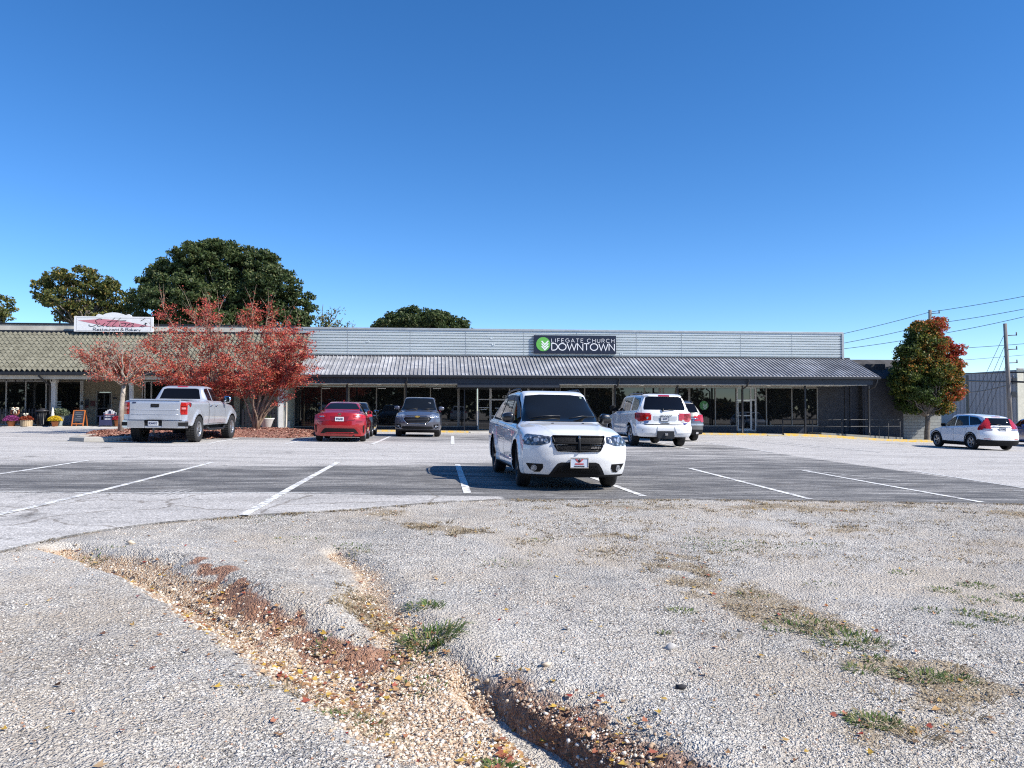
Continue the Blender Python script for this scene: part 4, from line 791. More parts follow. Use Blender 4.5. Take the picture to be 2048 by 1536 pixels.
# left flank faces away from the sun, the front corner catches it
mb = MB(); fl = [(x0, WHY+5), (hx-.4, WHY)]
mb.add([(fl[0][0], fl[0][1], -2), (fl[1][0], fl[1][1], -2), (fl[1][0], fl[1][1], zt_), (fl[0][0]+(fl[1][0]-fl[0][0])*.3, fl[0][1]-1.5, zt_-.25), (fl[0][0], fl[0][1], zt_-1.2)], [(0,1,2,3,4)])
mb.box(hx-.4, hx+24, WHY, WHY+20, -2, zt_+.1); mb.add([(x0, WHY+5, -2), (x0, WHY+25, -2), (x0, WHY+25, zt_-1.2), (x0, WHY+5, zt_-1.2)], [(0,1,2,3)])
P(mb, 'wall', M_RIB, wh)
P(MB().box(hx-.6, hx+.2, WHY-.15, WHY-.01, -2, zt_+.3).box(hx+.9, hx+1.1, WHY-.12, WHY-.01, -2, zt_), 'corner_trim', mat('cream trim', (.6,.57,.46)), wh)
P(MB().box(hx-.6, hx+24, WHY-.3, WHY-.16, zt_+.12, zt_+.24), 'gutter', mat('grey flashing', (.4,.42,.43)), wh)
for px, py in ((2028, 789), (2030, 762)):
    x, z = at_y(px, py, WHY-.3); P(MB().box(x-.25, x+.25, WHY-.3, WHY-.05, z-.35, z+.35), 'wall_lamp', M_BLK, wh)
x, z = at_y(1955, 755, WHY); 
P(MB().box(x-.06, x+.06, WHY+1.6, WHY+2, -2, zt_-.5), 'wall_seam', M_BLK, wh)
fence = empty('picket_fence', (X(2035, 60), 60, -1), 0, 'rusty brown slatted fence beside the warehouse at the right edge', 'fence')
mb = MB(); x = X(2030, 60)
while x < X(2130, 60): mb.box(x, x+.16, 60, 60.05, -1.6, Z(2035, 845, 60)); x += .24
P(mb, 'pickets', mat('rusty brown boards', (.13,.08,.05), .8, var=.3), fence); P(MB().box(X(2030, 60), X(2130, 60), 60.06, 60.12, -.5, -.4), 'rail', mat('rusty brown boards', (.13,.08,.05)), fence)

M_POLE = NT('weathered pole wood'); M_POLE.col(M_POLE.ramp(M_POLE.noise(1, 5, .7, M_POLE.stretch(9, 9, .8)), [(.3, (.11,.095,.085)), (.7, (.27,.25,.235))])).set(Roughness=.85); M_POLE = M_POLE.m
def upole(pxt, pyt, pxb, Y, label, arms):
    xt, ztp = at_y(pxt, pyt, Y); xb = X(pxb, Y, 860); e = empty('utility_pole', (xb, Y, -1), 0, label, 'utility pole', 'utility poles by the warehouse')
    P(MB().tube([(xb, Y, -1.6), ((xb+xt)/2, Y, (ztp-1)/2), (xt, Y, ztp)], [.19, .16, .13], 12), 'pole', M_POLE, e)
    for dz, s, l in arms:
        P(MB().tube([(xt, Y, ztp-dz), (xt+s*l, Y-.1, ztp-dz+.05)], .035, 6).tube([(xt+s*l*.95, Y-.1, ztp-dz), (xt+s*l*.95, Y-.1, ztp-dz+.28)], .05, 6), 'insulator_arm', mat('grey insulator', (.10,.10,.11)), e)
    return xt, ztp, xb
PY2 = 56.
upole(1860, 620, 1862, 62., 'plain wooden utility pole rising behind the crown of the autumn tree', [(.3, 1, .8)])
px2, pz2, pb2 = upole(2010, 647, 2022, PY2, 'leaning wooden utility pole with side insulators in front of the warehouse', [(.95, 1, .9), (2.05, 1, .9), (3.1, 1, .9), (4.3, 1, .5)])
def wire(pts, r, label, sag=0, name='power_line'):
    """pts: picture marks with the distance each point really stands at"""
    w = [np.array([at_y(px, py, Y)[0], Y, at_y(px, py, Y)[1]]) for px, py, Y in pts]; out = []
    for a, b in zip(w[:-1], w[1:]):
        for i in range(13): t = i/12; p = a+(b-a)*t; p = p-np.array([0, 0, sag*4*t*(1-t)]); out.append(tuple(p))
    o = MB().tube(out, r, 5, cap=False).build(name, M_BLK); return tag(o, label, 'power line', 'power lines over the warehouse')
wire([(1500,702,66),(1860,624,62),(2300,536,52)], .022, 'highest of the thin wires sloping up to the right past the pole top', .25)
wire([(1500,713,66),(1862,648,62),(2300,560,52)], .022, 'second wire from the top sloping up to the right behind the autumn tree', .3)
wire([(1500,712,67),(1862,671,62),(2300,565,50)], .022, 'lowest of the three long wires rising to the right edge from behind the parapet', .3)
wire([(1850,700,75),(2300,662,60)], .022, 'nearly level thin wire crossing the upper half of the leaning pole', .2)
wire([(1850,725,75),(2300,681,60)], .016, 'faint level wire crossing the middle of the leaning pole', .2)
wire([(1880,746,70),(2018,745,56.2),(2300,738,50)], .055, 'thick black cable running level along the roof line of the warehouse', .05)
wire([(1880,757,70),(2019,763,56.2),(2300,765,50)], .075, 'thickest black cable crossing the pale warehouse wall', .1)
wire([(1880,782,70),(2019,769,56.2)], .04, 'loose black cable hanging lowest over the warehouse wall left of the pole', .35)
for i, (a, b) in enumerate([((2009,668), (1925,830)), ((2010,690), (1938,838)), ((2011,707), (1952,842)), ((2012,730), (1962,846))]):
    wire([(a[0], a[1], 56), (b[0], b[1]+18, 60)], .016, ['outermost','second from the left','third from the left','innermost'][i]+' of the guy wires slanting down left from the leaning pole', 0, 'guy_wire')
# ================================================================ VEHICLES (local axes: +x forward, +y left, z up, ground at 0)
M_TYR = mat('tyre rubber', (.018,.018,.019), .85, var=.3, scale=8); M_PLS = mat('black plastic', (.012,.012,.013), .7, var=.2, spec=.2); M_CG = glassy('car glass', (.006,.007,.008), 1.40, .01); M_CGB = glassy('tinted car glass', (.004,.004,.005), 1.42, .01)
M_CHR = mat('chrome', (.75,.76,.78), .12, 1., var=.05); M_ALU = mat('alloy wheel', (.45,.46,.48), .3, .8, var=.1); M_DAL = mat('dark alloy wheel', (.03,.03,.033), .3, .6); M_UND = mat('underbody', (.008,.008,.009), .9)
M_RED = NT('red lamp lens'); M_RED.col(M_RED.ramp(M_RED.noise(20, 2), [(.3, (.28,.008,.008)), (.7, (.55,.02,.015))])).set(Roughness=.12, Coat_Weight=1.); M_RED = M_RED.m
M_LMP = NT('clear lamp'); _v = M_LMP.voro(14); M_LMP.col(M_LMP.ramp(_v, [(.1, (.75,.77,.8)), (.5, (.25,.27,.30)), (.8, (.5,.52,.55))])).set(Roughness=.08, Metallic=.5, Coat_Weight=1.); M_LMP.bump(_v, .6, .03); M_LMP = M_LMP.m
M_DLM = NT('smoked lamp'); _v = M_DLM.voro(16); M_DLM.col(M_DLM.ramp(_v, [(.14, (.62,.66,.72)), (.36, (.13,.14,.17)), (.7, (.035,.04,.05))])).set(Roughness=.06, Metallic=.3, Coat_Weight=1.); M_DLM.bump(_v, .5, .03); M_DLM = M_DLM.m
M_GRL = mat('grille black', (.007,.007,.008), .4, spec=.25); M_PLT = mat('licence plate', (.62,.64,.66), .5, var=.1, scale=20); M_PBL = mat('plate blue', (.32,.42,.62), .5); M_AMB = mat('amber lens', (.6,.22,.02), .2)
def cr(pts, per=5):
    """smooth curve through points"""
    P_ = [np.array(p, float) for p in pts]; P_ = [2*P_[0]-P_[1]]+P_+[2*P_[-1]-P_[-2]]; out = []
    for i in range(1, len(P_)-2):
        a, b, c, d = P_[i-1:i+3]
        for k in range(per):
            t = k/per; out.append(.5*((2*b)+(c-a)*t+(2*a-5*b+4*c-d)*t*t+(3*b-a-3*c+d)*t**3))
    out.append(P_[-2]); return np.array(out)
class Car:
    def __init__(s, name, label, cat, loc, head, spec, paint_m, group='vehicles in the car park', scale=1):
        s.S = spec; s.L = spec['L']; s.pm = paint_m
        s.root = empty(name, loc, head, label, cat, group); s.root.scale = (scale,)*3 if not isinstance(scale, tuple) else scale
        s.surface()
    def itp(s, key, x, sm=.05):
        p = s.S[key]
        if not isinstance(p, (list, tuple)): return np.full(np.shape(x), float(p))
        xs = np.array([a for a, _ in p]); vs = np.array([b for _, b in p]); o = np.argsort(xs); r = 0
        for k, w_ in ((-1.5, .2), (-.7, .2), (0, .2), (.7, .2), (1.5, .2)): r = r+w_*np.interp(x+k*sm, xs[o], vs[o])
        return r
    def fx(s, y, z, X0):
        """the nose surface; X0 nominal station 0..1"""
        S = s.S; W = S['W']/2; q = np.abs(y)/W
        f = s.itpz('nose', z)-S.get('crf', .28)*q**S.get('cpf', 3.2); r = s.itpz('tail', z)+S.get('crr', .2)*q**S.get('cpr', 4)
        return r+(f-r)*X0
    def itpz(s, key, z):
        p = s.S[key]; zs = np.array([a for a, _ in p]); vs = np.array([b for _, b in p]); r = 0
        for k in (-.04, -.02, 0, .02, .04): r = r+.2*np.interp(z+k, zs, vs)
        return r
    def surface(s):
        S = s.S; L = s.L; zb = S.get('zb', .24); W = S['W']/2
        u = np.linspace(0, 1, 110); u = u-.045*np.sin(2*math.pi*u); xn = -L/2+L*u
        top = s.itp('top', xn, .03); belt = np.minimum(s.itp('belt', xn), top-.012); wr = s.itp('wr', xn); plan = s.itp('plan', xn) if 'plan' in S else np.ones_like(xn)
        rings = []
        for i in range(len(xn)):
            w = W*plan[i]; b = belt[i]; h = top[i]-b; zb_ = zb; r = wr[i]; wg = w*S.get('wg', .925); ir = w*.9
            mid = zb_+(b-zb_)*S.get('midz', .55)
            pts = [(0, zb_), (.55*w, zb_), (.88*w, zb_+.01), (.955*w, zb_+.06), (.985*w, zb_+.2), (w, mid), (.99*w, b-.10), (.965*w, b-.03), (wg+.012, b)]
            cab = min(1, max(0, (h-.06)/.22)); ri = min(r, wg)
            pts += [(wg+(ri-wg)*.10*cab-(1-cab)*.05*w, b+.02*cab+(1-cab)*h*.30), (wg+(ri-wg)*.55*cab-(1-cab)*.16*w, b+h*(.50)), (wg+(ri-wg)*.92*cab-(1-cab)*.27*w, b+h*(.85*cab+.66*(1-cab))), ((wg+(ri-wg)*1.0)*cab*.95+(1-cab)*w*.55, b+h*(.955*cab+.80*(1-cab))), (ri*.78*cab+(1-cab)*w*.36, b+h*(.99*cab+.93*(1-cab))), (ri*.4*cab+(1-cab)*w*.18, b+h*1.0), (0, b+h*1.0)]
            rings.append(cr(pts, 4))
        Rg = np.array(rings); n, k, _ = Rg.shape
        full = np.concatenate([Rg, Rg[:, -2:0:-1]*np.array([-1, 1])], 1); m = full.shape[1]      # closed ring, clockwise
        V = []; 
        def place(ring, u0):
            y, z = ring[:, 0], ring[:, 1]; x = s.fx(y, z, u0)
            if 'wx' in S:   # glass bowed in plan
                a, b_ = S['wx']; g = np.exp(-((x-a)/.45)**2)*sstep(b_, b_+.25, z); x = x-g*.14*(np.abs(y)/W)**2
            for (ax, R0, fl) in S.get('flare', []):
                d = np.hypot(x-ax, z-S['wr_']); f = fl*np.exp(-((d-R0)/.055)**2)*(np.abs(y) > W*.8)*(z < S.get('flz', .95)); y = y+np.sign(y)*f
            for (x0_, x1_, zc, hw_, dep) in S.get('crease', []):
                f = dep*np.exp(-((z-zc)/hw_)**2)*sstep(x0_, x0_+.2, x)*(1-sstep(x1_-.2, x1_, x))*(np.abs(y) > W*.7); y = y-np.sign(y)*f
            if 'hoodline' in S:
                x0_, z0_ = S['hoodline']; f = .016*np.exp(-((np.abs(y)-W*(.72-.30*np.clip((x-x0_)/1.0, 0, 1)))/.03)**2)*sstep(x0_-.1, x0_+.1, x)*sstep(z0_-.08, z0_, z); z = z+f
            return np.stack([x, y, z], -1)
        zc0, zc1 = zb+.35, zb+.35
        NC = 14
        def cap(ring, u0, rev):
            y0, z0, z1 = 0, ring[:, 1].min(), ring[:, 1].max(); zc = (z0+z1)/2; out = []
            for j in range(1, NC+1):
                f = 1-j/(NC+.0); out.append(place(np.stack([ring[:, 0]*f, zc+(ring[:, 1]-zc)*f], -1), u0))
            return out
        V += [v for v in cap(full[0], 0., True)[::-1]]; V += [place(full[i], u[i]) for i in range(n)]; V += cap(full[-1], 1., False)
        A = np.array(V); nr = A.shape[0]; i = np.arange(nr-1)[:, None]*m; j = np.arange(m)[None]; j2 = (j+1) % m
        F = np.stack([i+j, i+j2, i+m+j2, i+m+j], -1).reshape(-1, 4)
        bm = bmesh.new(); vs = [bm.verts.new(p) for p in A.reshape(-1, 3)]
        for f in F:
            try: bm.faces.new([vs[q] for q in f])
            except ValueError: pass
        bmesh.ops.remove_doubles(bm, verts=bm.verts, dist=.0006); bmesh.ops.dissolve_degenerate(bm, edges=bm.edges, dist=.0004)
        bmesh.ops.recalc_face_normals(bm, faces=bm.faces)
        s.bm = bm
    def cut(s, others=None):
        """body with its wheel housings opened"""
        S = s.S; me = bpy.data.meshes.new('body'); s.bm.to_mesh(me); o = link('body', me, [s.pm, M_UND], s.root, True)
        cb = MB(); 
        for ax in S['axles']:
            for sg in (1, -1):
                R0 = S['R']+S.get('gap', .055); y1 = sg*(S['W']/2+.2); y0 = sg*(S['W']/2-.34)
                cb.lathe([(.001, y0), (R0, y0), (R0, y1), (.001, y1)], (ax, 0, S['wr_']), 40, axis='y')
                if S.get('square'): cb.box(ax-R0*.8, ax+R0*.8, min(y0, y1), max(y0, y1), S['wr_'], S['wr_']+R0*.86)
        c = cb.build('cutter', [M_UND]); bmc = bmesh.new(); bmc.from_mesh(c.data); bmesh.ops.remove_doubles(bmc, verts=bmc.verts, dist=.0001); bmesh.ops.recalc_face_normals(bmc, faces=bmc.faces); bmc.to_mesh(c.data); bmc.free()
        md = o.modifiers.new('b', 'BOOLEAN'); md.operation = 'DIFFERENCE'; md.solver = 'EXACT'; md.object = c; md.use_self = bool(S.get('square'))
        c.matrix_world = Matrix.Identity(4); root_m = s.root.matrix_basis.copy(); s.root.matrix_basis = Matrix.Identity(4); bpy.context.view_layer.update()
        dg = bpy.context.evaluated_depsgraph_get(); nm = bpy.data.meshes.new_from_object(o.evaluated_get(dg)); o.modifiers.clear(); o.data = nm; nm.name = 'body'; bpy.data.objects.remove(c); s.root.matrix_basis = root_m
        nm.materials.clear(); nm.materials.append(s.pm); nm.materials.append(M_UND)
        for p in nm.polygons:
            c_ = p.center; ins = any(math.hypot(c_.x-ax, c_.z-S['wr_']) < S['R']+S.get('gap', .055)+.004 and abs(c_.y) < S['W']/2-.0 for ax in S['axles']) and not (abs(p.normal.y) > .5 and abs(c_.y) > S['W']/2-.2)
            if S.get('square') and not ins:
                ins = any(abs(c_.x-ax) < (S['R']+.06)*.82 and c_.z < S['wr_']+(S['R']+.06)*.875 and c_.z > S['wr_']-.02 for ax in S['axles']) and not (abs(p.normal.y) > .5 and abs(c_.y) > S['W']/2-.2)
            p.material_index = 1 if ins or c_.z < S.get('zb', .24)+.004 else 0
        nm.polygons.foreach_set('use_smooth', [True]*len(nm.polygons)); nm.set_sharp_from_angle(angle=R(32)); s.body = o; return o
    def patch(s, name, polys, view, m, lift=.006, side=None, parent=None, thick=.012, nmin=.12, smooth=True, deep=None):
        """a panel, window or lamp: the piece of the body skin behind convex outlines, raised by lift"""
        if polys and isinstance(polys[0][0], (int, float)): polys = [polys]
        out = bmesh.new(); ia, ib = {'side': (0, 2), 'front': (1, 2), 'rear': (1, 2), 'top': (0, 1)}[view]; ic = {'side': 1, 'front': 0, 'rear': 0, 'top': 2}[view]
        sg = {'front': 1, 'rear': -1, 'top': 1}.get(view, side)
        for poly in polys:
            ar = sum(poly[i][0]*poly[(i+1) % len(poly)][1]-poly[(i+1) % len(poly)][0]*poly[i][1] for i in range(len(poly)))
            if ar < 0: poly = poly[::-1]
            b = s.bm.copy(); lo = (min(p[0] for p in poly)-.02, min(p[1] for p in poly)-.02); hi = (max(p[0] for p in poly)+.02, max(p[1] for p in poly)+.02)
            kill = []; dp = deep if deep is not None else (.42 if nmin < .1 and view in ('front', 'rear') else 99)
            for f in b.faces:
                c = [v.co for v in f.verts]
                if f.normal[ic]*sg < nmin or f.calc_center_median()[ic]*sg < (0.05 if view != 'top' else .3) or (view in ('front', 'rear') and f.calc_center_median()[ic]*sg < s.L/2-dp) or (view == 'side' and abs(f.calc_center_median()[1]) < s.S['W']*.26) or max(q[ia] for q in c) < lo[0] or min(q[ia] for q in c) > hi[0] or max(q[ib] for q in c) < lo[1] or min(q[ib] for q in c) > hi[1]: kill.append(f)
            bmesh.ops.delete(b, geom=kill, context='FACES')
            for i in range(len(poly)):
                p, q = poly[i], poly[(i+1) % len(poly)]; nr_ = (q[1]-p[1], -(q[0]-p[0])); no = [0, 0, 0]; no[ia], no[ib] = nr_; co = [0, 0, 0]; co[ia], co[ib] = p
                if math.hypot(*nr_) < 1e-6: continue
                bmesh.ops.bisect_plane(b, geom=b.verts[:]+b.edges[:]+b.faces[:], plane_co=co, plane_no=no, clear_outer=True, dist=1e-5)
            me_ = bpy.data.meshes.new('t'); b.to_mesh(me_); b.free(); out.from_mesh(me_); bpy.data.meshes.remove(me_)
        bmesh.ops.remove_doubles(out, verts=out.verts, dist=.0008)
        if not out.faces: out.free(); print('EMPTY PATCH', name, s.root.name); return None
        out.normal_update(); nv = {v: v.normal.copy() for v in out.verts}
        for v, nn in nv.items(): v.co += nn*lift
        be = [e for e in out.edges if e.is_boundary]; r = bmesh.ops.extrude_edge_only(out, edges=be); 
        for v in [g for g in r['geom'] if isinstance(g, bmesh.types.BMVert)]:
            l = min(nv.items(), key=lambda kv: 0)[1] if False else None
        news = [g for g in r['geom'] if isinstance(g, bmesh.types.BMVert)]; lut = {}
        for v, nn in nv.items(): lut[(round(v.co.x, 5), round(v.co.y, 5), round(v.co.z, 5))] = nn
        for v in news:
            nn = lut.get((round(v.co.x, 5), round(v.co.y, 5), round(v.co.z, 5)), Vector((0, 0, 0))); v.co -= nn*(lift+thick)
        me = bpy.data.meshes.new(name); out.to_mesh(me); out.free(); o = link(name, me, m, parent or s.root, smooth)
        if smooth: me.set_sharp_from_angle(angle=R(40))
        return o
    def both(s, name, poly, m, **k):
        r = []
        for sd in (1, -1): r.append(s.patch(name, poly, 'side', m, side=sd, **k))
        return r
    def mirror_y(s, name, poly, view, m, **k):
        return [s.patch(name, poly if sd > 0 else [[(-a, b) for a, b in p] for p in (poly if not isinstance(poly[0][0], (int, float)) else [poly])], view, m, **k) for sd in (1, -1)]
    def skin(s, a, b, view):
        """the point of the skin seen at (a, b) in a view"""
        t = getattr(s, '_bvh', None)
        if t is None:
            from mathutils.bvhtree import BVHTree
            t = s._bvh = BVHTree.FromBMesh(s.bm)
        o, d = {'front': ((5, a, b), (-1, 0, 0)), 'rear': ((-5, a, b), (1, 0, 0)), 'left': ((a, 3, b), (0, -1, 0)), 'right': ((a, -3, b), (0, 1, 0)), 'top': ((a, b, 4), (0, 0, -1))}[view]
        h = t.ray_cast(Vector(o), Vector(d)); return h[0], h[1]
    def wheels(s, style='spokes', mr=None, rimf=.62, nsp=5, tw=.235, lug=False):
        S = s.S; R0 = S['R']; mr = mr or M_ALU; yo = S['W']/2-S.get('inset', .03)
        def one():
            mb = MB(); r = R0*rimf; h = tw/2
            prof = [(r*.97, -h*.8), (r*1.04, -h*.98), (R0*.93, -h), (R0*.985, -h*.82), (R0, -h*.5), (R0, h*.5), (R0*.985, h*.82), (R0*.93, h), (r*1.04, h*.98), (r*.97, h*.8)]
            mb.lathe(prof, n=48, axis='y')
            if lug:
                for k in range(36):
                    a = 2*math.pi*k/36; c = (R0*math.cos(a), 0, R0*math.sin(a))
                    for sy in (-1, 1): mb.obox((c[0], sy*h*.55, c[2]), [(-math.sin(a), 0, math.cos(a)), (0, 1, 0), (math.cos(a), 0, math.sin(a))], (R0*.05, h*.4, .012))
            tyre = mb; rb = MB(); rb.lathe([(r*.99, h*.55), (r*1.0, h*.93), (r*.93, h*.95), (r*.9, h*.55), (r*.86, -h*.7)], n=40, axis='y')
            for k in range(nsp):
                a = 2*math.pi*k/nsp+.3
                pr = [(-.28, 0), (.28, 0)] if style != 'twin' else [(-.42, -.12), (.42, .12)]
                subs = [0] if style != 'twin' else [-.13, .13]
                for da in subs:
                    aa = a+da; ca, sa = math.cos(aa), math.sin(aa); w0, w1 = r*(.13 if style == 'spokes' else .075), r*(.085 if style == 'spokes' else .05)
                    vs = []
                    for rr, ww, yy in ((r*.12, w0, h*.62), (r*.9, w1, h*.86)):
                        for sx_, dy in ((-1, 0), (1, 0), (1, -.035), (-1, -.035)): vs.append((rr*ca-sx_*ww*sa, yy+dy, rr*sa+sx_*ww*ca))
                    rb.add(vs, [(0,1,5,4),(1,2,6,5),(2,3,7,6),(3,0,4,7),(0,3,2,1),(4,5,6,7)])
            rb.lathe([(.001, h*.70), (r*.17, h*.68), (r*.22, h*.55), (r*.22, h*.2)], n=20, axis='y')
            bk = MB(); bk.lathe([(.001, h*.25), (r*.9, h*.22)], n=28, axis='y')
            return tyre, rb, bk
        first = None
        for ax in S['axles']:
            for sg in (1, -1):
                if first is None:
                    a, b, c = one(); w = a.build('wheel', M_TYR, s.root); rm = b.build('rim', mr, w); bk = c.build('brake_disc', M_UND, w); first = (w, rm, bk)
                else:
                    w = first[0].copy(); COL.objects.link(w); w.parent = s.root
                    for q in first[1:]: c = q.copy(); COL.objects.link(c); c.parent = w
                w.location = (ax, sg*(yo-tw/2), R0); w.rotation_euler = (0, random.uniform(0, 1), 0 if sg > 0 else math.pi)
                if sg > 0 and ax == max(S['axles']) or sg < 0 and ax == max(S['axles']): w.rotation_euler[2] += S.get('steer', 0)
    def mirrors(s, x, z, m, out=.2, size=(.07, .11, .09), inner=M_CHR):
        W = s.S['W']/2
        for sg in (1, -1):
            h, _ = s.skin(x, z-.02, 'left' if sg > 0 else 'right'); y0 = abs(h.y) if h else W*.9
            bm_ = bmesh.new(); bmesh.ops.create_icosphere(bm_, subdivisions=3, radius=1)
            for v in bm_.verts:
                p = v.co; e = 3.2; n_ = (abs(p.x)**e+abs(p.y)**e+abs(p.z)**e)**(1/e); p = p/n_; v.co = Vector((x-.02+p.x*size[0]*(1-.25*p.y*sg), sg*(y0+out)+p.y*size[1], z+.05+p.z*size[2]*(1-.12*sg*p.y)))
            me = bpy.data.meshes.new('wing_mirror'); bm_.to_mesh(me); bm_.free(); o = link('wing_mirror', me, m, s.root, True)
            MB().tube([(x, sg*(y0-.04), z-.03), (x, sg*(y0+out*.8), z+.0)], .022, 6).build('mirror_arm', M_PLS, o)
            MB().box(x-.02-size[0]*.99-.002, x-.02-size[0]*.93, sg*(y0+out)-size[1]*.72, sg*(y0+out)+size[1]*.72, z+.05-size[2]*.7, z+.05+size[2]*.7).build('mirror_glass', M_CG, o)
    def handles(s, pts, m, l=.17):
        for x, z in pts:
            for sg in (1, -1):
                h, _ = s.skin(x, z, 'left' if sg > 0 else 'right')
                if h: MB().tube([(x-l/2, h.y-sg*.01, z), (x-l/2+.03, h.y+sg*.035, z), (x+l/2-.03, h.y+sg*.035, z), (x+l/2, h.y-sg*.01, z)], .014, 6).build('door_handle', m, s.root)
    def seams(s, lines, view='side', w=.006):
        polys = []
        for (a, b) in lines:
            d = np.array(b)-np.array(a); L_ = np.linalg.norm(d); q = np.array([-d[1], d[0]])/L_*w; polys.append([tuple(np.array(a)-q), tuple(np.array(b)-q), tuple(np.array(b)+q), tuple(np.array(a)+q)])
        for p_ in polys:
            if view == 'side': s.both('door_seam', p_, M_UND, lift=.0015, thick=.003)
            else: s.patch('panel_seam', p_, view, M_UND, lift=.0015, thick=.003)
    def plate(s, view, z, txt, y=0, m=M_PLT, frame=True, up=.0, name='licence_plate', off_=.03, tm=None):
        h, n_ = s.skin(y, z, view); sg = 1 if view == 'front' else -1; x = h.x+sg*off_
        o = MB().box(x-sg*.02, x, y-.15, y+.15, z-.075, z+.075).build(name, m, s.root, bevel=.004)
        if frame:
            f = MB()
            for a in ((-.158, .158, -.083, -.068), (-.158, .158, .068, .083), (-.158, -.145, -.067, .067), (.145, .158, -.067, .067)): f.box(x+sg*.001, x+sg*.008, y+a[0], y+a[1], z+a[2], z+a[3])
            f.build('plate_frame', M_CHR if frame == 2 else M_PLS, o)
        mb = MB(); text(mb, txt, -.11, -.032, .066, lambda u, v, w: (x+sg*(.002+w), y+sg*u, z+v), width=.22, hw=.08, depth=.003)
        mb.build('plate_number', tm or mat('plate ink', (.05,.06,.12)), o, fix=False); return o
    def bar(s, name, a, b, view, off_, r, m, n=10, parent=None, h=None):
        """a trim bar following the skin between two points of a view"""
        pts = []
        for i in range(n+1):
            t = i/n; u_, v_ = a[0]+(b[0]-a[0])*t, a[1]+(b[1]-a[1])*t+(h or 0)*math.sin(math.pi*t); p, nn = s.skin(u_, v_, view)
            if p: pts.append(p+nn*off_)
        if len(pts) > 1: return MB().tube(pts, r, 6).build(name, m, parent or s.root)
    def underside(s, z0=.16):
        S = s.S; W = S['W']/2; a = sorted(S['axles']); mb = MB(); mb.box(a[0]+.1, a[1]-.1, -W*.75, W*.75, z0, S.get('zb', .24)+.05); mb.box(-s.L/2+.35, a[0]-.2, -W*.5, W*.5, z0+.03, S.get('zb', .24)+.08)
        for x in a: mb.tube([(x, -W*.8, S['R']), (x, W*.8, S['R'])], .05, 8)
        mb.tube([(-s.L/2+.2, -W*.55, z0+.08), (-s.L/2+.7, -W*.5, z0+.06), (0, -.3, z0+.02)], .035, 8); return mb.build('chassis', M_UND, s.root)
def setdown(o_x, o_y): return float(g_lot(o_x, o_y))
def put(x, y, heading, wb=2.7, tr=1.6):
    """where a car stands and how it tilts with the tarmac; heading 0 = facing away from the viewer"""
    a = math.pi/2+heading; f = np.array([math.cos(a), math.sin(a)]); l = np.array([-f[1], f[0]])
    zf, zr = float(g_lot(*(np.array([x, y])+f*wb/2))), float(g_lot(*(np.array([x, y])-f*wb/2))); zl, zr2 = float(g_lot(*(np.array([x, y])+l*tr/2))), float(g_lot(*(np.array([x, y])-l*tr/2)))
    return (x, y, (zf+zr)/2+.008), a, math.atan2(zl-zr2, tr), -math.atan2(zf-zr, wb)
def car(name, label, cat, x, y, heading, spec, pm, **k):
    loc, a, roll, pitch = put(x, y, heading); c = Car(name, label, cat, loc, a, spec, pm, **k)
    c.root.rotation_euler = (Matrix.Rotation(a, 3, 'Z') @ Matrix.Rotation(pitch, 3, 'Y') @ Matrix.Rotation(roll, 3, 'X')).to_euler(); return c
def cam2w(Xc, d): return Xc*math.cos(YAW)+d*math.sin(YAW), -Xc*math.sin(YAW)+d*math.cos(YAW)
P_WHITE = paint('white car paint', (.80,.81,.82)); P_SILV = paint('silver car paint', (.57,.60,.65), .45, .32); P_RED = paint('red car paint', (.36,.008,.012), .25, .3)
P_GREY = paint('graphite car paint', (.15,.155,.19), .6, .32); P_BLACK = paint('black car paint', (.008,.009,.012)); P_BEIGE = paint('pewter car paint', (.13,.13,.13), .5, .34); P_BLUE = paint('blue car paint', (.02,.06,.28), .4, .3)

# ---- the near white crossover, facing the viewer
J = dict(L=4.89, W=1.84, R=.365, wr_=.365, zb=.225, axles=(1.5, -1.39), steer=-.10, inset=.012,
  top=[(-2.445,1.51),(-2.2,1.56),(-1.6,1.61),(-.6,1.635),(.15,1.625),(.40,1.58),(1.25,1.125),(1.42,1.075),(1.9,1.03),(2.25,.96),(2.445,.885)], belt=[(-2.445,1.06),(-1,1.04),(.8,.99),(1.3,.97),(1.8,.955),(2.2,.89),(2.445,.80)],
  wr=[(-2.445,.57),(-1.6,.62),(.2,.635),(.5,.63),(1.3,.66),(2.4,.62)], nose=[(.2,2.30),(.32,2.38),(.5,2.435),(.66,2.445),(.8,2.42),(.9,2.37)], tail=[(.2,-2.33),(.5,-2.43),(.8,-2.44),(1.1,-2.37),(1.5,-2.18),(1.6,-2.08)],
  crf=.29, cpf=3.3, wx=(.8, 1.15), flare=[(1.5,.45,.042),(-1.39,.45,.042)], crease=[(-1.2,1.2,.44,.05,.03),(-1.9,1.7,.86,.03,.012)], hoodline=(1.35, .9))
x, y = cam2w(.67, 14.5); c = car('parked_crossover', 'x', 'car', x, y, math.pi+.06, J, P_WHITE, scale=(1, .925, 1))
c.root['label'] = 'white crossover facing the viewer alone in the near row, black grille, pale blue plate'
c.cut(); c.underside()
c.patch('windshield', [(-.735,1.075),(.735,1.075),(.70,1.2),(.585,1.525),(.3,1.55),(-.3,1.55),(-.585,1.525),(-.70,1.2)], 'front', M_CG, lift=.004)
c.both('window_frame', [(-2.1,1.08),(1.02,1.02),(.92,1.13),(.30,1.515),(-.6,1.555),(-1.5,1.53),(-2.05,1.42)], M_PLS, lift=.004)
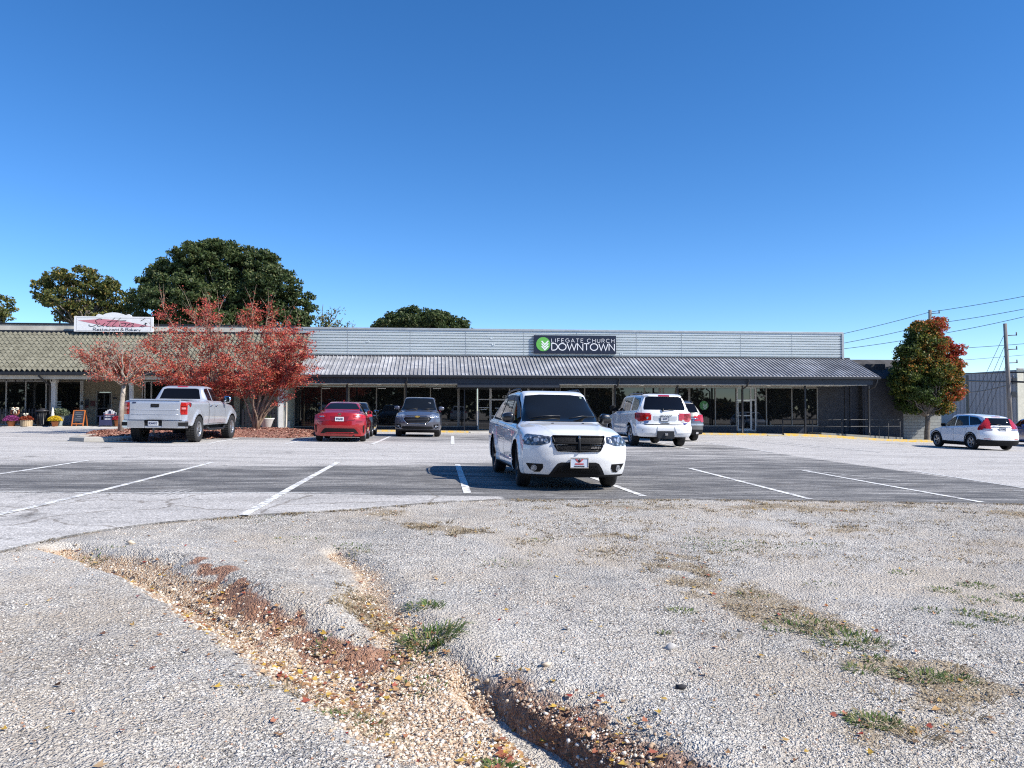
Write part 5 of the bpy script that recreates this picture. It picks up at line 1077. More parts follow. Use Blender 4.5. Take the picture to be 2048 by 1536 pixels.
c.both('window', [(.02,1.055),(.86,1.06),(.32,1.46),(.02,1.49)], M_CGB, lift=.009); c.both('window', [(-1.02,1.075),(-.06,1.06),(-.06,1.49),(-.85,1.51)], M_CGB, lift=.009); c.both('window', [(-1.95,1.12),(-1.13,1.09),(-1.0,1.49),(-1.5,1.485),(-1.88,1.38)], M_CGB, lift=.009)
for sd in (1, -1):   # smoked wind deflectors over the side windows
    c.patch('wind_deflector', [[(.0,1.44),(.32,1.41),(.27,1.515),(.0,1.53)], [(.32,1.41),(.80,1.10),(.92,1.13),(.27,1.515)], [(-.97,1.45),(-.05,1.44),(-.05,1.53),(-.8,1.54)]], 'side', M_BLK, lift=.03, side=sd, thick=.0)
c.mirror_y('headlight', [[(.49,.765),(.66,.715),(.80,.71),(.80,.88),(.63,.868),(.49,.855)], [(.80,.71),(.90,.72),(.905,.89),(.80,.88)]], 'front', M_DLM, lift=.008, nmin=.02)
c.mirror_y('headlight_projector', [(.56+.03*math.cos(a*.5236), .79+.03*math.sin(a*.5236)) for a in range(12)], 'front', M_LMP, lift=.013, nmin=.02); c.mirror_y('headlight_projector', [(.72+.034*math.cos(a*.5236), .80+.034*math.sin(a*.5236)) for a in range(12)], 'front', M_LMP, lift=.013, nmin=.02)
g = c.patch('grille', [[(-.455,.86),(-.46,.76),(0,.74),(.46,.76),(.455,.86)], [(-.46,.76),(-.38,.635),(0,.612),(.38,.635),(.46,.76),(0,.74)]], 'front', M_GRL, lift=.004)
t = NT('honeycomb mesh'); v = t.voro(38, 'DISTANCE_TO_EDGE'); t.col(t.ramp(v, [(.05, (.018,.018,.02)), (.16, (.002,.002,.002))])).set(Roughness=.5); t.b.inputs['Specular IOR Level'].default_value = .12; M_HON = t.m; g.data.materials[0] = M_HON
for a, b, r_ in (((-.45,.862),(.45,.862),.013), ((-.44,.752),(.44,.752),.02), ((0,.865),(0,.62),.03), ((-.36,.64),(.36,.64),.014), ((-.455,.86),(-.37,.645),.012), ((.455,.86),(.37,.645),.012)): c.bar('grille_bar', a, b, 'front', .014, r_, M_GRL, parent=g)
for sy in (-.013, .013): c.bar('grille_accent', (sy,.86), (sy,.815), 'front', .036, .004, M_CHR, 3, parent=g)
for k in range(9): 
    p_, n_ = c.skin(.24+.019*k, .69, 'front'); 
mb = MB(); p_, n_ = c.skin(.30, .69, 'front'); text(mb, 'JOURNEY', .0, .0, .026, lambda u, v, w: (p_.x-.0+.03+w-.18*u*0, .20+u, .677+v), width=.17, hw=.09, depth=.003)
mb.build('badge', M_CHR, c.root, fix=False)
c.patch('lower_intake', [[(-.36,.435),(-.30,.455),(.30,.455),(.36,.435),(.42,.36),(.49,.25),(-.49,.25),(-.42,.36)]], 'front', mat('dark grey plastic', (.016,.016,.018), .6, spec=.2), lift=.006)
c.patch('lower_mesh', [(-.32,.405),(.32,.405),(.41,.28),(-.41,.28)], 'front', M_HON, lift=.012)
c.patch('bumper_lip', [(-.95,.215),(.95,.215),(.95,.255),(-.95,.255)], 'front', M_PLS, lift=.012, nmin=-.2)
c.mirror_y('fog_light_bezel', [(.60,.425),(.865,.43),(.80,.335),(.72,.295),(.64,.30),(.595,.36)], 'front', M_GRL, lift=.006)
c.mirror_y('fog_light', [(.735+.048*math.cos(a*.5236), .362+.048*math.sin(a*.5236)) for a in range(12)], 'front', M_LMP, lift=.016)
p = c.plate('front', .452, '- - -', m=mat('pale blue plate', (.50,.56,.68), .5), frame=2, off_=.045, tm=mat('plate ink', (.05,.06,.12)), name='front_plate'); bpy.data.objects.remove([q for q in p.children if q.name.startswith('plate_number')][0])
h_, _ = c.skin(0, .452, 'front'); xx = h_.x+.047; mb = MB()
for sg in (-1, 1): mb.prism([(0,.485),(sg*.045,.512),(sg*.075,.512),(sg*.05,.485),(sg*.02,.462),(0,.455)], xx, xx+.003, 'yz')
mb.build('wing_emblem', mat('plate red ink', (.45,.08,.09)), p, fix=True); MB().lathe([(.001, .007), (.022, .007), (.022, .0)], (xx, 0, .487), 14, axis='x').build('emblem_centre', M_BLK, p)
mb = MB()
for y0, y1, z0, z1 in ((-.11,-.055,.455,.459),(.055,.11,.455,.459)): mb.box(xx, xx+.003, y0, y1, z0, z1)
MB().box(xx, xx+.003, -.075, .075, .425, .446).build('red_band', mat('plate red ink', (.45,.08,.09)), p); MB().box(xx, xx+.003, -.09, .09, .393, .406).build('dark_band', M_BLK, p)
c.both('sill_cladding', [(-.93,.2),(1.03,.2),(1.03,.285),(-.93,.285)], M_PLS, lift=.008, nmin=-.3)
c.seams([((.98,1.0),(1.02,.45)),((1.02,.45),(.95,.3)),((-.03,1.06),(-.05,.3)),((-1.08,1.08),(-.92,.75))])
c.patch('hood_seam', [[(-.80,.893),(-.45,.878),(0,.872),(.45,.878),(.80,.893),(.80,.899),(.45,.885),(0,.879),(-.45,.885),(-.80,.899)]], 'front', M_UND, lift=.002, thick=.003)
c.wheels('spokes', M_DAL, nsp=5, tw=.235, rimf=.67)
c.mirrors(.80, 1.08, P_BLACK, .17, (.075,.115,.088)); c.handles([(.15,.93),(-.95,.95)], P_WHITE)
for sg in (1, -1):
    h = [c.skin(x_, sg*.60, 'top')[0] for x_ in (-1.7,-1.4,-.7,0,.12)]; pts = [(h[0].x, sg*.60, h[0].z+.0), (h[1].x, sg*.60, h[1].z+.055), (h[2].x, sg*.60, h[2].z+.06), (h[3].x, sg*.60, h[3].z+.055), (h[4].x+.05, sg*.60, h[4].z)]
    MB().tube(pts, .018, 8).build('roof_rail', M_BLK, c.root)
for y0, y1 in ((-.62,-.04), (.10,.66)):
    p0, n0 = c.skin(y0, 1.10, 'front'); p1, n1 = c.skin(y1, 1.155, 'front'); MB().tube([p0+n0*.035, (p0+p1)/2+n0*.05, p1+n1*.022], .011, 5).build('wiper', M_BLK, c.root)
for sg in (-.28, .28): p0, n0 = c.skin(1.62, sg, 'top'); MB().box(p0.x-.02, p0.x+.02, sg-.018, sg+.018, p0.z-.005, p0.z+.012).build('washer_jet', M_BLK, c.root)
c.mirror_y('tail_light', [(.62,.88),(.90,.9),(.88,1.1),(.66,1.08)], 'rear', M_RED); c.patch('rear_window', [(-.6,1.15),(.6,1.15),(.5,1.5),(-.5,1.5)], 'rear', M_CGB)
p0, n0 = c.skin(.50, 1.50, 'front'); MB().box(p0.x+.006, p0.x+.01, .49, .53, 1.48, 1.515).build('toll_sticker', mat('pale sticker', (.5,.7,.55)), c.root)

# ---- silver pickup seen from behind
K = dict(L=5.75, W=2.02, R=.435, wr_=.435, zb=.53, axles=(1.95, -1.72), gap=.075, inset=-.035, flz=1.15,
  top=[(-2.875,1.405),(-.78,1.425),(-.66,1.47),(-.50,1.88),(-.2,1.935),(.3,1.94),(.62,1.90),(1.35,1.44),(1.5,1.40),(2.4,1.34),(2.7,1.25),(2.875,1.12)], belt=[(-2.875,1.36),(-.8,1.38),(1.3,1.36),(2.4,1.24),(2.875,1.0)],
  wr=[(-2.875,.70),(0,.68),(1.4,.72),(2.8,.7)], nose=[(.5,2.75),(.8,2.86),(1.1,2.86),(1.3,2.8)], tail=[(.5,-2.80),(.8,-2.82),(1.3,-2.82),(1.4,-2.80),(1.45,-2.80)], crf=.25, crr=.09, cpr=9, wg=.93, flare=[(1.95,.53,.045),(-1.72,.53,.045)], crease=[(-2.7,2.7,1.17,.04,.012),(-1.1,1.3,.66,.025,.012)])
x, y = cam2w(-11.75, 27.75); c = car('pickup_truck', 'lifted silver crew cab pickup seen from behind beside the red leaved trees', 'pickup truck', x, y, -.033, K, P_SILV)
c.cut(); c.underside(.42)
c.both('window', [(.02,1.40),(1.12,1.40),(.98,1.52),(.52,1.83),(.06,1.845)], M_CGB, lift=.004); c.both('window', [(-.50,1.42),(-.07,1.40),(-.04,1.845),(-.34,1.83),(-.46,1.74)], M_CGB, lift=.004)
c.patch('rear_window', [(-.70,1.46),(.70,1.46),(.60,1.80),(.5,1.83),(-.5,1.83),(-.60,1.80)], 'rear', M_CGB, lift=.004); c.patch('windshield', [(-.8,1.45),(.8,1.45),(.64,1.86),(-.64,1.86)], 'front', M_CG)
c.patch('brake_lamp', [(-.17,1.875),(.17,1.875),(.17,1.91),(-.17,1.91)], 'rear', M_RED, lift=.012, nmin=.02, deep=99)
for sd in (1, -1):
    l = [(sd*.815,.93),(sd*1.0,.93),(sd*1.0,1.325),(sd*.815,1.325)]
    o = c.patch('tail_light', l, 'rear', M_RED, lift=.012, nmin=-.05); c.patch('lens', [(-2.87,.93),(-2.74,.93),(-2.78,1.12),(-2.74,1.325),(-2.87,1.325)], 'side', M_RED, lift=.01, side=sd, parent=o)
    for zz in (1.05, 1.19): c.patch('lens_bar', [(sd*.82,zz),(sd*.99,zz),(sd*.99,zz+.014),(sd*.82,zz+.014)], 'rear', mat('dark red lens', (.10,.005,.005), .2), lift=.02, parent=o)
    c.patch('reverse_lens', [(sd*.84,1.10),(sd*.95,1.10),(sd*.95,1.16),(sd*.84,1.16)], 'rear', mat('pink lens', (.6,.25,.25), .1), lift=.019, parent=o)
tg_ = c.patch('tailgate', [(-.795,.76),(.795,.76),(.795,1.375),(-.795,1.375)], 'rear', P_SILV, lift=.016, thick=.02)
for zz in (.93, 1.08): c.bar('tailgate_ridge', (-.74,zz), (.74,zz), 'rear', .014, .012, P_SILV, 12, parent=tg_)
MB().box(-2.85, -2.80, -.80, .80, 1.385, 1.425).build('tailgate_cap', P_SILV, tg_, bevel=.012)
MB().box(-2.852, -2.835, -.13, .13, 1.165, 1.27).build('tailgate_handle', M_PLS, tg_, bevel=.012); MB().box(-2.86, -2.85, -.085, .085, 1.19, 1.235).build('handle_grip', M_BLK, tg_)
MB().box(-2.842, -2.838, .60, .71, 1.285, 1.33).build('dark_badge', mat('navy badge', (.02,.03,.08)), tg_)
bm_ = MB(); 
for sg in (1, -1): bm_.prism([(-2.78,sg*.26),(-2.96,sg*.28),(-2.97,sg*.80),(-2.90,sg*.98),(-2.66,sg*1.01),(-2.66,sg*.9)], .49, .745, 'xy')
bm_.box(-2.94, -2.78, -.27, .27, .49, .56); bm_.build('rear_bumper', mat('chrome bumper', (.66,.68,.71), .25, .85, var=.04), c.root, bevel=.015)
MB().box(-2.93, -2.80, -.27, .27, .555, .74).build('bumper_recess', M_PLS, c.root)
for sg in (1, -1): MB().prism([(-2.985,sg*.80),(-2.92,sg*1.0),(-2.70,sg*1.025),(-2.7,sg*.9)], .56, .68, 'xy').build('bumper_step', M_PLS, c.root)
MB().box(-2.975, -2.93, -.9, .9, .742, .752).build('step_pad', M_PLS, c.root)
p = MB().box(-2.955, -2.935, -.16, .16, .57, .72).build('licence_plate', M_PLT, c.root); mb = MB(); text(mb, 'BGM4573', -.13, .61, .07, lambda u, v, w: (-2.957-w, -u, v), width=.26, hw=.09, depth=.003); mb.build('plate_number', mat('plate ink', (.05,.06,.12)), p, fix=False)
for sg in (1, -1): MB().tube([(1.15, sg*1.0, .47), (.9, sg*1.03, .40), (-.6, sg*1.03, .40), (-.85, sg*1.0, .47)], .04, 8).build('running_board', M_BLK, c.root)
MB().tube([(-2.9, 0, .52), (-2.9, 0, .36), (-2.86, 0, .33)], .03, 6).tube([(-2.6, 0, .45), (-2.95, 0, .45)], .035, 6).build('tow_hitch', M_BLK, c.root)
mb = MB(); h_, _ = c.skin(-2.45, 1.25, 'right'); text(mb, 'Z71', -2.6, 1.22, .075, lambda u, v, w: (u, h_.y-.012-w, v+.0), width=.2, hw=.1, depth=.004); mb.build('side_badge', M_BLK, c.root, fix=False)
c.seams([((-.60,1.40),(-.56,.60)),((-.02,1.40),(.0,.60)),((1.22,1.38),(1.16,.62)),((-.56,.60),(1.16,.62))]); c.seams([((-.64,1.385),(-.64,.56))], w=.012)
c.wheels('twin', M_ALU, nsp=6, tw=.30, rimf=.60, lug=True); c.mirrors(1.0, 1.42, M_CHR, .24, (.07,.13,.13)); c.handles([(.12,1.24),(-.46,1.24)], M_CHR, .2)
c.mirror_y('headlight', [(.6,.95),(.95,.95),(.95,1.15),(.6,1.15)], 'front', M_LMP); c.patch('grille', [(-.58,.8),(.58,.8),(.58,1.15),(-.58,1.15)], 'front', M_GRL)

# ---- red sedan from behind
SED = dict(L=4.63, W=1.79, R=.325, wr_=.325, zb=.20, axles=(1.36, -1.34), inset=.02,
  top=[(-2.315,1.02),(-2.2,1.07),(-1.62,1.10),(-1.42,1.135),(-.78,1.385),(-.4,1.43),(.1,1.44),(.38,1.40),(1.12,1.0),(1.25,.965),(1.9,.87),(2.2,.76),(2.315,.68)], belt=[(-2.315,.95),(-1.4,.985),(.8,.90),(1.2,.88),(1.9,.78),(2.315,.60)],
  wr=[(-2.315,.70),(-1.4,.66),(-.6,.53),(.2,.55),(1.2,.62),(2.3,.6)], nose=[(.2,2.2),(.45,2.3),(.7,2.24),(.8,2.2)], tail=[(.2,-2.14),(.35,-2.20),(.55,-2.29),(.8,-2.27),(.98,-2.19),(1.07,-2.16)], crf=.4, crr=.32, cpr=3., flare=[(1.36,.38,.02),(-1.34,.38,.025)], crease=[(-1.9,1.7,.80,.03,.014)])
x, y = cam2w(-6.38, 29.3); c = car('parked_sedan', 'red sedan seen from behind parked between the mulch bed and the dark sedan', 'car', x, y, .04, SED, P_RED)
c.cut(); c.underside(.14)
c.patch('rear_window', [(-.63,1.155),(.63,1.155),(.60,1.2),(.47,1.36),(.3,1.375),(-.3,1.375),(-.47,1.36),(-.60,1.2)], 'rear', M_CG, lift=.004); c.patch('windshield', [(-.68,1.0),(.68,1.0),(.5,1.37),(-.5,1.37)], 'front', M_CG)
c.both('window', [(-1.28,1.08),(-.08,.98),(-.1,1.33),(-.55,1.34),(-.9,1.25)], M_CGB, lift=.005); c.both('window', [(-.03,.98),(.95,.95),(.35,1.31),(-.03,1.34)], M_CGB, lift=.005)
for sd in (1, -1):
    o = c.patch('tail_light', [[(sd*.46,.90),(sd*.60,.945),(sd*.86,.955),(sd*.88,.86),(sd*.70,.83),(sd*.55,.845)]], 'rear', M_RED, lift=.01, nmin=-.1); c.patch('lens', [(-2.26,.86),(-1.90,.90),(-1.86,.94),(-2.2,.955)], 'side', M_RED, lift=.012, side=sd, parent=o)
    c.patch('reverse_lens', [(sd*.52,.875),(sd*.68,.87),(sd*.72,.90),(sd*.56,.915)], 'rear', M_LMP, lift=.016, parent=o)
    c.patch('bumper_vent', [(sd*.80,.58),(sd*.86,.60),(sd*.84,.30),(sd*.80,.36)], 'rear', M_PLS, lift=.006)
    c.patch('reflector', [(sd*.78,.70),(sd*.56,.70),(sd*.57,.72),(sd*.78,.735)], 'rear', mat('dark red lens', (.10,.005,.005), .2), lift=.004)
c.patch('bumper_insert', [[(-.50,.48),(.50,.48),(.56,.44),(.66,.30),(-.66,.30),(-.56,.44)]], 'rear', M_PLS, lift=.01); c.bar('bumper_trim', (-.50,.335), (.50,.335), 'rear', .02, .012, P_RED)
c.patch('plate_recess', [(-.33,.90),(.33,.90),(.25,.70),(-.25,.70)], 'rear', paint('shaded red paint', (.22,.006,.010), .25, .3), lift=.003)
c.plate('rear', .805, 'RTK6130', frame=False, off_=.02); p_, _ = c.skin(0, .975, 'rear'); mb = MB(); ring_ = [(0+.055*math.cos(R(a)), .975+.036*math.sin(R(a))) for a in range(0, 361, 20)]
pl3 = lambda u, v, w: (p_.x-.012-w, -u, v)
ribbon(mb, ring_, .007, pl3, 0, .006); ribbon(mb, [(.02*math.cos(R(a)), .975+.034*math.sin(R(a))) for a in range(0, 361, 30)], .005, pl3, 0, .006); ribbon(mb, [(-.04,.99),(.04,.99)], .006, pl3, 0, .006); mb.build('badge', M_CHR, c.root, fix=False)
c.seams([((-.05,.98),(-.05,.3)),((.98,.93),(.95,.35)),((-1.05,1.0),(-.85,.6))]); c.seams([((-.62,1.03),(-.5,.76)),((.62,1.03),(.5,.76)),((-.5,.76),(.5,.76))], 'rear', .005)
c.wheels('spokes', M_ALU, nsp=5, tw=.205); c.mirrors(.72, .99, P_RED, .14, (.065,.10,.07)); c.handles([(.1,.86),(-.85,.88)], P_RED)
MB().prism([(-.62,1.435),(-.52,1.50),(-.45,1.44)], -.012, .012, 'xz').build('roof_antenna', P_RED, c.root)
c.mirror_y('headlight', [(.5,.62),(.82,.62),(.8,.74),(.55,.7)], 'front', M_LMP)
# ---- black sedan ahead of it
x, y = cam2w(-7.0, 34.3); S2 = dict(SED); S2['top'] = [(a, b+.05 if b > 1.2 else b+.03) for a, b in SED['top']]
c = car('parked_sedan', 'black sedan mostly hidden behind the red sedan, chrome mirror and silver wheels showing', 'car', x, y, .02, S2, P_BLACK); c.cut(); c.underside(.14)
c.patch('rear_window', [(-.63,1.18),(.63,1.18),(.47,1.40),(-.47,1.40)], 'rear', M_CG, lift=.004); c.both('window', [(-1.25,1.10),(-.08,1.0),(-.1,1.36),(-.55,1.38),(-.9,1.28)], M_CG, lift=.005); c.both('window', [(-.03,1.0),(.95,.97),(.35,1.34),(-.03,1.37)], M_CG, lift=.005)
for sd in (1, -1): c.patch('tail_light', [[(sd*.52,.90),(sd*.86,.955),(sd*.88,.85),(sd*.60,.84)]], 'rear', M_RED, lift=.01, nmin=-.1); c.patch('side_reflector', [(-2.12,.88),(-1.95,.9),(-1.95,.92),(-2.12,.92)], 'side', M_AMB, side=sd)
c.wheels('twin', M_ALU, nsp=5, tw=.215, rimf=.68); c.mirrors(.74, 1.02, M_CHR, .15, (.065,.11,.07)); c.handles([(.1,.88),(-.85,.9)], M_CHR); c.both('sill_trim', [(-.9,.25),(.95,.25),(.95,.28),(-.9,.28)], M_CHR, nmin=-.1)

# ---- graphite crossover facing the viewer
TR = dict(L=5.1, W=1.96, R=.375, wr_=.375, zb=.235, axles=(1.56, -1.5), inset=.02,
  top=[(-2.55,1.66),(-2.2,1.72),(-1,1.77),(.1,1.76),(.45,1.70),(1.2,1.20),(1.4,1.15),(2.0,1.09),(2.35,1.0),(2.55,.93)], belt=[(-2.55,1.14),(.8,1.07),(1.4,1.05),(2.0,1.0),(2.55,.86)], wr=[(-2.55,.62),(.4,.66),(1.4,.72),(2.5,.66)],
  nose=[(.2,2.40),(.35,2.48),(.6,2.55),(.85,2.53),(.95,2.45)], tail=[(.2,-2.4),(.7,-2.53),(1.1,-2.5),(1.6,-2.3)], crf=.36, cpf=3.0, wx=(.8, 1.2), flare=[(1.56,.44,.02),(-1.5,.44,.02)], crease=[(-2,1.9,.9,.03,.01)], hoodline=(1.45, .95))
x, y = cam2w(-4.28, 35.6); c = car('parked_crossover', 'graphite grey crossover facing the viewer by the kerb with a gold badge', 'car', x, y, math.pi-.015, TR, P_GREY); c.cut(); c.underside()
c.patch('windshield', [(-.79,1.16),(.79,1.16),(.62,1.68),(.3,1.71),(-.3,1.71),(-.62,1.68)], 'front', M_CG, lift=.004)
c.both('window', [(.02,1.13),(.85,1.13),(.35,1.60),(.02,1.64)], M_CGB); c.both('window', [(-1.1,1.15),(-.06,1.13),(-.06,1.64),(-.95,1.64)], M_CGB); c.both('window', [(-2.1,1.2),(-1.2,1.16),(-1.05,1.63),(-1.9,1.55)], M_CGB)
for sd in (1, -1):
    c.patch('headlight', [[(sd*.52,.90),(sd*.62,.855),(sd*.86,.83),(sd*.93,.84),(sd*.95,1.0),(sd*.80,1.01),(sd*.62,.975)]], 'front', M_LMP if sd > 0 else M_LMP, lift=.01, nmin=.0)
    c.patch('fog_light_bezel', [(sd*.70,.52),(sd*.90,.55),(sd*.90,.40),(sd*.80,.35),(sd*.70,.40)], 'front', M_GRL, lift=.006); c.patch('fog_light', [(sd*.80+.04*math.cos(a*.5236), .46+.04*math.sin(a*.5236)) for a in range(12)], 'front', M_LMP, lift=.015)
    c.bar('chrome_trim', (sd*.55,.845), (sd*.92,.815), 'front', .012, .012, M_CHR); c.bar('fog_trim', (sd*.69,.37), (sd*.90,.47), 'front', .016, .009, M_CHR)
g = c.patch('grille', [[(-.60,.78),(-.52,.84),(.52,.84),(.60,.78),(.50,.62),(.40,.57),(-.40,.57),(-.50,.62)]], 'front', M_GRL, lift=.006)
for zz, w_ in ((.80,.55),(.735,.55),(.675,.51),(.62,.46)): c.bar('grille_bar', (-w_,zz), (w_,zz), 'front', .014, .009, mat('grey bar', (.14,.14,.15), .3, .6), parent=g)
for a, b in (((-.62,.79),(-.50,.62)),((-.50,.62),(-.40,.56)),((-.40,.56),(.40,.56)),((.40,.56),(.50,.62)),((.50,.62),(.62,.79)),((.62,.79),(.52,.85)),((-.62,.79),(-.52,.85)),((-.52,.85),(.52,.85))): c.bar('grille_surround', a, b, 'front', .014, .014, M_CHR, parent=g)
c.patch('upper_grille', [(-.48,.875),(.48,.875),(.46,.90),(-.46,.90)], 'front', M_GRL); p_, _ = c.skin(0, .865, 'front')
mb = MB(); X_ = p_.x+.035; mb.prism([(-.105,.842),(-.04,.842),(-.035,.825),(.055,.825),(.05,.845),(.11,.848),(.105,.888),(.04,.888),(.035,.905),(-.055,.905),(-.05,.885),(-.11,.882)], X_-.02, X_, 'yz'); mb.build('gold_badge', mat('gold badge', (.75,.52,.14), .25, .7), c.root)
c.patch('lower_intake', [(-.62,.45),(.62,.45),(.70,.37),(.60,.33),(-.60,.33),(-.70,.37)], 'front', M_PLS, lift=.008); c.patch('bumper_lip', [(-.98,.22),(.98,.22),(.98,.31),(-.98,.31)], 'front', M_PLS, lift=.008, nmin=-.2)
c.wheels('spokes', M_ALU, nsp=6, tw=.245); c.mirrors(.82, 1.20, P_GREY, .19, (.075,.125,.085)); 
for sg in (1, -1): MB().tube([tuple(c.skin(x_, sg*.66, 'top')[0]+Vector((0,0,dz))) for x_, dz in ((-1.8,0),(-1.5,.05),(-.2,.05),(.0,0))], .016, 6).build('roof_rail', M_BLK, c.root)
p0, n0 = c.skin(.40, 1.50, 'front'); MB().box(p0.x-.12, p0.x-.10+.11, .25, .52, 1.475, 1.50).build('visor_card', M_PLT, c.root)
c.mirror_y('tail_light', [(.6,1.0),(.95,1.0),(.93,1.2),(.65,1.2)], 'rear', M_RED)
for y0, y1 in ((-.6,-.05), (.1,.65)): p0, n0 = c.skin(y0, 1.18, 'front'); p1, n1 = c.skin(y1, 1.22, 'front'); MB().tube([p0+n0*.03, p1+n1*.02], .01, 5).build('wiper', M_BLK, c.root)

# ---- big white SUV from behind
SQ = dict(L=5.2, W=2.03, R=.40, wr_=.40, zb=.36, axles=(1.68, -1.42), inset=.015, gap=.07, flz=1.1,
  top=[(-2.6,1.80),(-2.3,1.87),(-1,1.90),(.2,1.90),(.55,1.84),(1.25,1.38),(1.4,1.33),(2.2,1.25),(2.5,1.13),(2.6,1.05)], belt=[(-2.6,1.27),(.9,1.24),(1.3,1.22),(2.2,1.12),(2.6,.95)], wr=[(-2.6,.70),(-1.5,.74),(.5,.72),(1.4,.78),(2.5,.7)],
  nose=[(.3,2.45),(.6,2.58),(.95,2.56),(1.1,2.5)], tail=[(.3,-2.42),(.45,-2.55),(.72,-2.58),(.80,-2.50),(1.2,-2.47),(1.5,-2.38),(1.8,-2.25)], crf=.3, crr=.22, cpr=4, flare=[(1.68,.50,.04),(-1.42,.50,.045)], crease=[(-2.2,2.2,.72,.03,.015),(-2.2,2.2,1.15,.04,-.008)])
x, y = cam2w(5.2, 30.0); c = car('parked_suv', 'big white sport utility seen from behind with red lamps and a black hitch', 'car', x, y, .012, SQ, P_WHITE); c.cut(); c.underside(.28)
c.patch('rear_window', [(-.74,1.33),(.74,1.33),(.76,1.40),(.66,1.77),(.5,1.80),(-.5,1.80),(-.66,1.77),(-.76,1.40)], 'rear', M_CGB, lift=.006)
c.patch('spoiler', [(-.70,1.795),(.70,1.795),(.66,1.86),(-.66,1.86)], 'rear', P_WHITE, lift=.05, thick=.05, nmin=.03, deep=.6); c.patch('brake_lamp', [(-.2,1.80),(.2,1.80),(.2,1.815),(-.2,1.815)], 'rear', M_RED, lift=.06)
c.both('window', [(.08,1.285),(1.0,1.285),(.52,1.75),(.1,1.80)], M_CGB, lift=.005); c.both('window', [(-1.05,1.29),(.0,1.285),(.0,1.80),(-.98,1.80)], M_CGB, lift=.005); c.both('window', [(-2.05,1.33),(-1.95,1.31),(-1.22,1.30),(-1.16,1.79),(-1.95,1.76),(-2.08,1.6)], M_CGB, lift=.005)
for sd in (1, -1):
    o = c.patch('tail_light', [[(sd*.69,1.20),(sd*1.0,1.22),(sd*1.02,1.02),(sd*.93,.90),(sd*.76,.92),(sd*.68,1.05)]], 'rear', M_RED, lift=.015, nmin=-.1); c.patch('lens', [(-2.55,1.0),(-2.42,.93),(-2.16,1.02),(-2.12,1.20),(-2.55,1.21)], 'side', M_RED, lift=.015, side=sd, parent=o)
    p_, _ = c.skin(sd*.80, .60, 'rear'); MB().lathe([(.001, -.012), (.035, -.012), (.04, .02)], (p_.x, p_.y, .60), 14, axis='x').build('parking_sensor', M_PLS, c.root)
c.patch('bumper', [(-1.03,.44),(-.45,.44),(-.42,.50),(-.30,.50),(-.30,.79),(-.98,.79),(-1.03,.7)], 'rear', P_WHITE, lift=.02); c.patch('bumper', [(1.03,.44),(.45,.44),(.42,.50),(.30,.50),(.30,.79),(.98,.79),(1.03,.7)], 'rear', P_WHITE, lift=.02); c.patch('bumper', [(-.30,.58),(.30,.58),(.30,.79),(-.30,.79)], 'rear', P_WHITE, lift=.02)
c.patch('bumper_pad', [(-.72,.775),(.72,.775),(.76,.80),(-.76,.80)], 'rear', M_PLS, lift=.03, nmin=-.5)
MB().box(-2.62, -2.40, -.31, .31, .30, .575).build('hitch_panel', M_BLK, c.root, bevel=.02); MB().box(-2.68, -2.6, -.05, .05, .42, .50).tube([(-2.68, 0, .46), (-2.72, 0, .46)], .03, 8).build('tow_hitch', M_CHR, c.root)
c.patch('plate_recess', [(-.44,1.10),(.44,1.10),(.44,.98),(.38,.93),(-.38,.93),(-.44,.98)], 'rear', mat('grey trim paint', (.42,.45,.48), .4), lift=.004); c.plate('rear', 1.0, '1 0AYPC', y=.02, frame=True, off_=.03)
p_, _ = c.skin(0, 1.125, 'rear'); mb = MB(); text(mb, 'SEQUOIA', -.17, 1.105, .042, lambda u, v, w: (p_.x-.02-w, -u, v), width=.42, hw=.1, depth=.005); mb.build('badge', M_BLK, c.root, fix=False)
for yy, zz, w_, h_, m in ((.60,1.03,.075,.045,mat('oval sticker', (.12,.25,.33))), (.66,.885,.11,.042,mat('blue sticker', (.03,.08,.22))), (-.63,.93,.085,.055,mat('faint sticker', (.66,.62,.60))), (-.72,.845,.10,.028,mat('purple badge', (.16,.17,.45)))):
    p_, _ = c.skin(yy, zz, 'rear'); n_ = 16; MB().prism([(yy+w_*math.copysign(abs(math.cos(2*math.pi*k/n_))**.5, math.cos(2*math.pi*k/n_)), zz+h_*math.copysign(abs(math.sin(2*math.pi*k/n_))**.5, math.sin(2*math.pi*k/n_))) for k in range(n_)], p_.x-.012, p_.x-.006, 'yz').build('sticker', m, c.root)
MB().box(-2.51, -2.495, -.16, .16, .835, .875).build('tailgate_handle', M_CHR, c.root); p0, n0 = c.skin(.08, 1.31, 'rear'); p1, n1 = c.skin(-.34, 1.33, 'rear')
MB().tube([p0+n0*.02, p0+n0*.05, p1+n1*.02], .013, 5).tube([p0+n0*.04+Vector((0,0,-.05)), p0+n0*.04+Vector((0,.0,.05))], .03, 6).build('rear_wiper', M_BLK, c.root)
c.seams([((.04,1.26),(.02,.5)),((-1.1,1.27),(-1.0,.9)),((1.1,1.22),(1.05,.5))]); c.seams([((-.82,1.8),(-.86,.82)),((.82,1.8),(.86,.82))], 'rear', .006)
c.wheels('spokes', M_ALU, nsp=5, tw=.27, rimf=.63); c.mirrors(.98, 1.34, M_PLS, .22, (.08,.13,.12)); c.handles([(.18,1.13),(-.9,1.13)], P_WHITE, .2)
for sg in (1, -1): MB().tube([tuple(c.skin(x_, sg*.66, 'top')[0]+Vector((0,0,dz))) for x_, dz in ((-2.0,0),(-1.8,.06),(-.3,.06),(.1,0))], .022, 6).build('roof_rail', mat('grey rail bar', (.12,.12,.13), .4), c.root)
c.patch('windshield', [(-.8,1.4),(.8,1.4),(.66,1.82),(-.66,1.82)], 'front', M_CG); c.mirror_y('headlight', [(.6,.85),(.98,.85),(.95,1.05),(.65,1.05)], 'front', M_LMP)

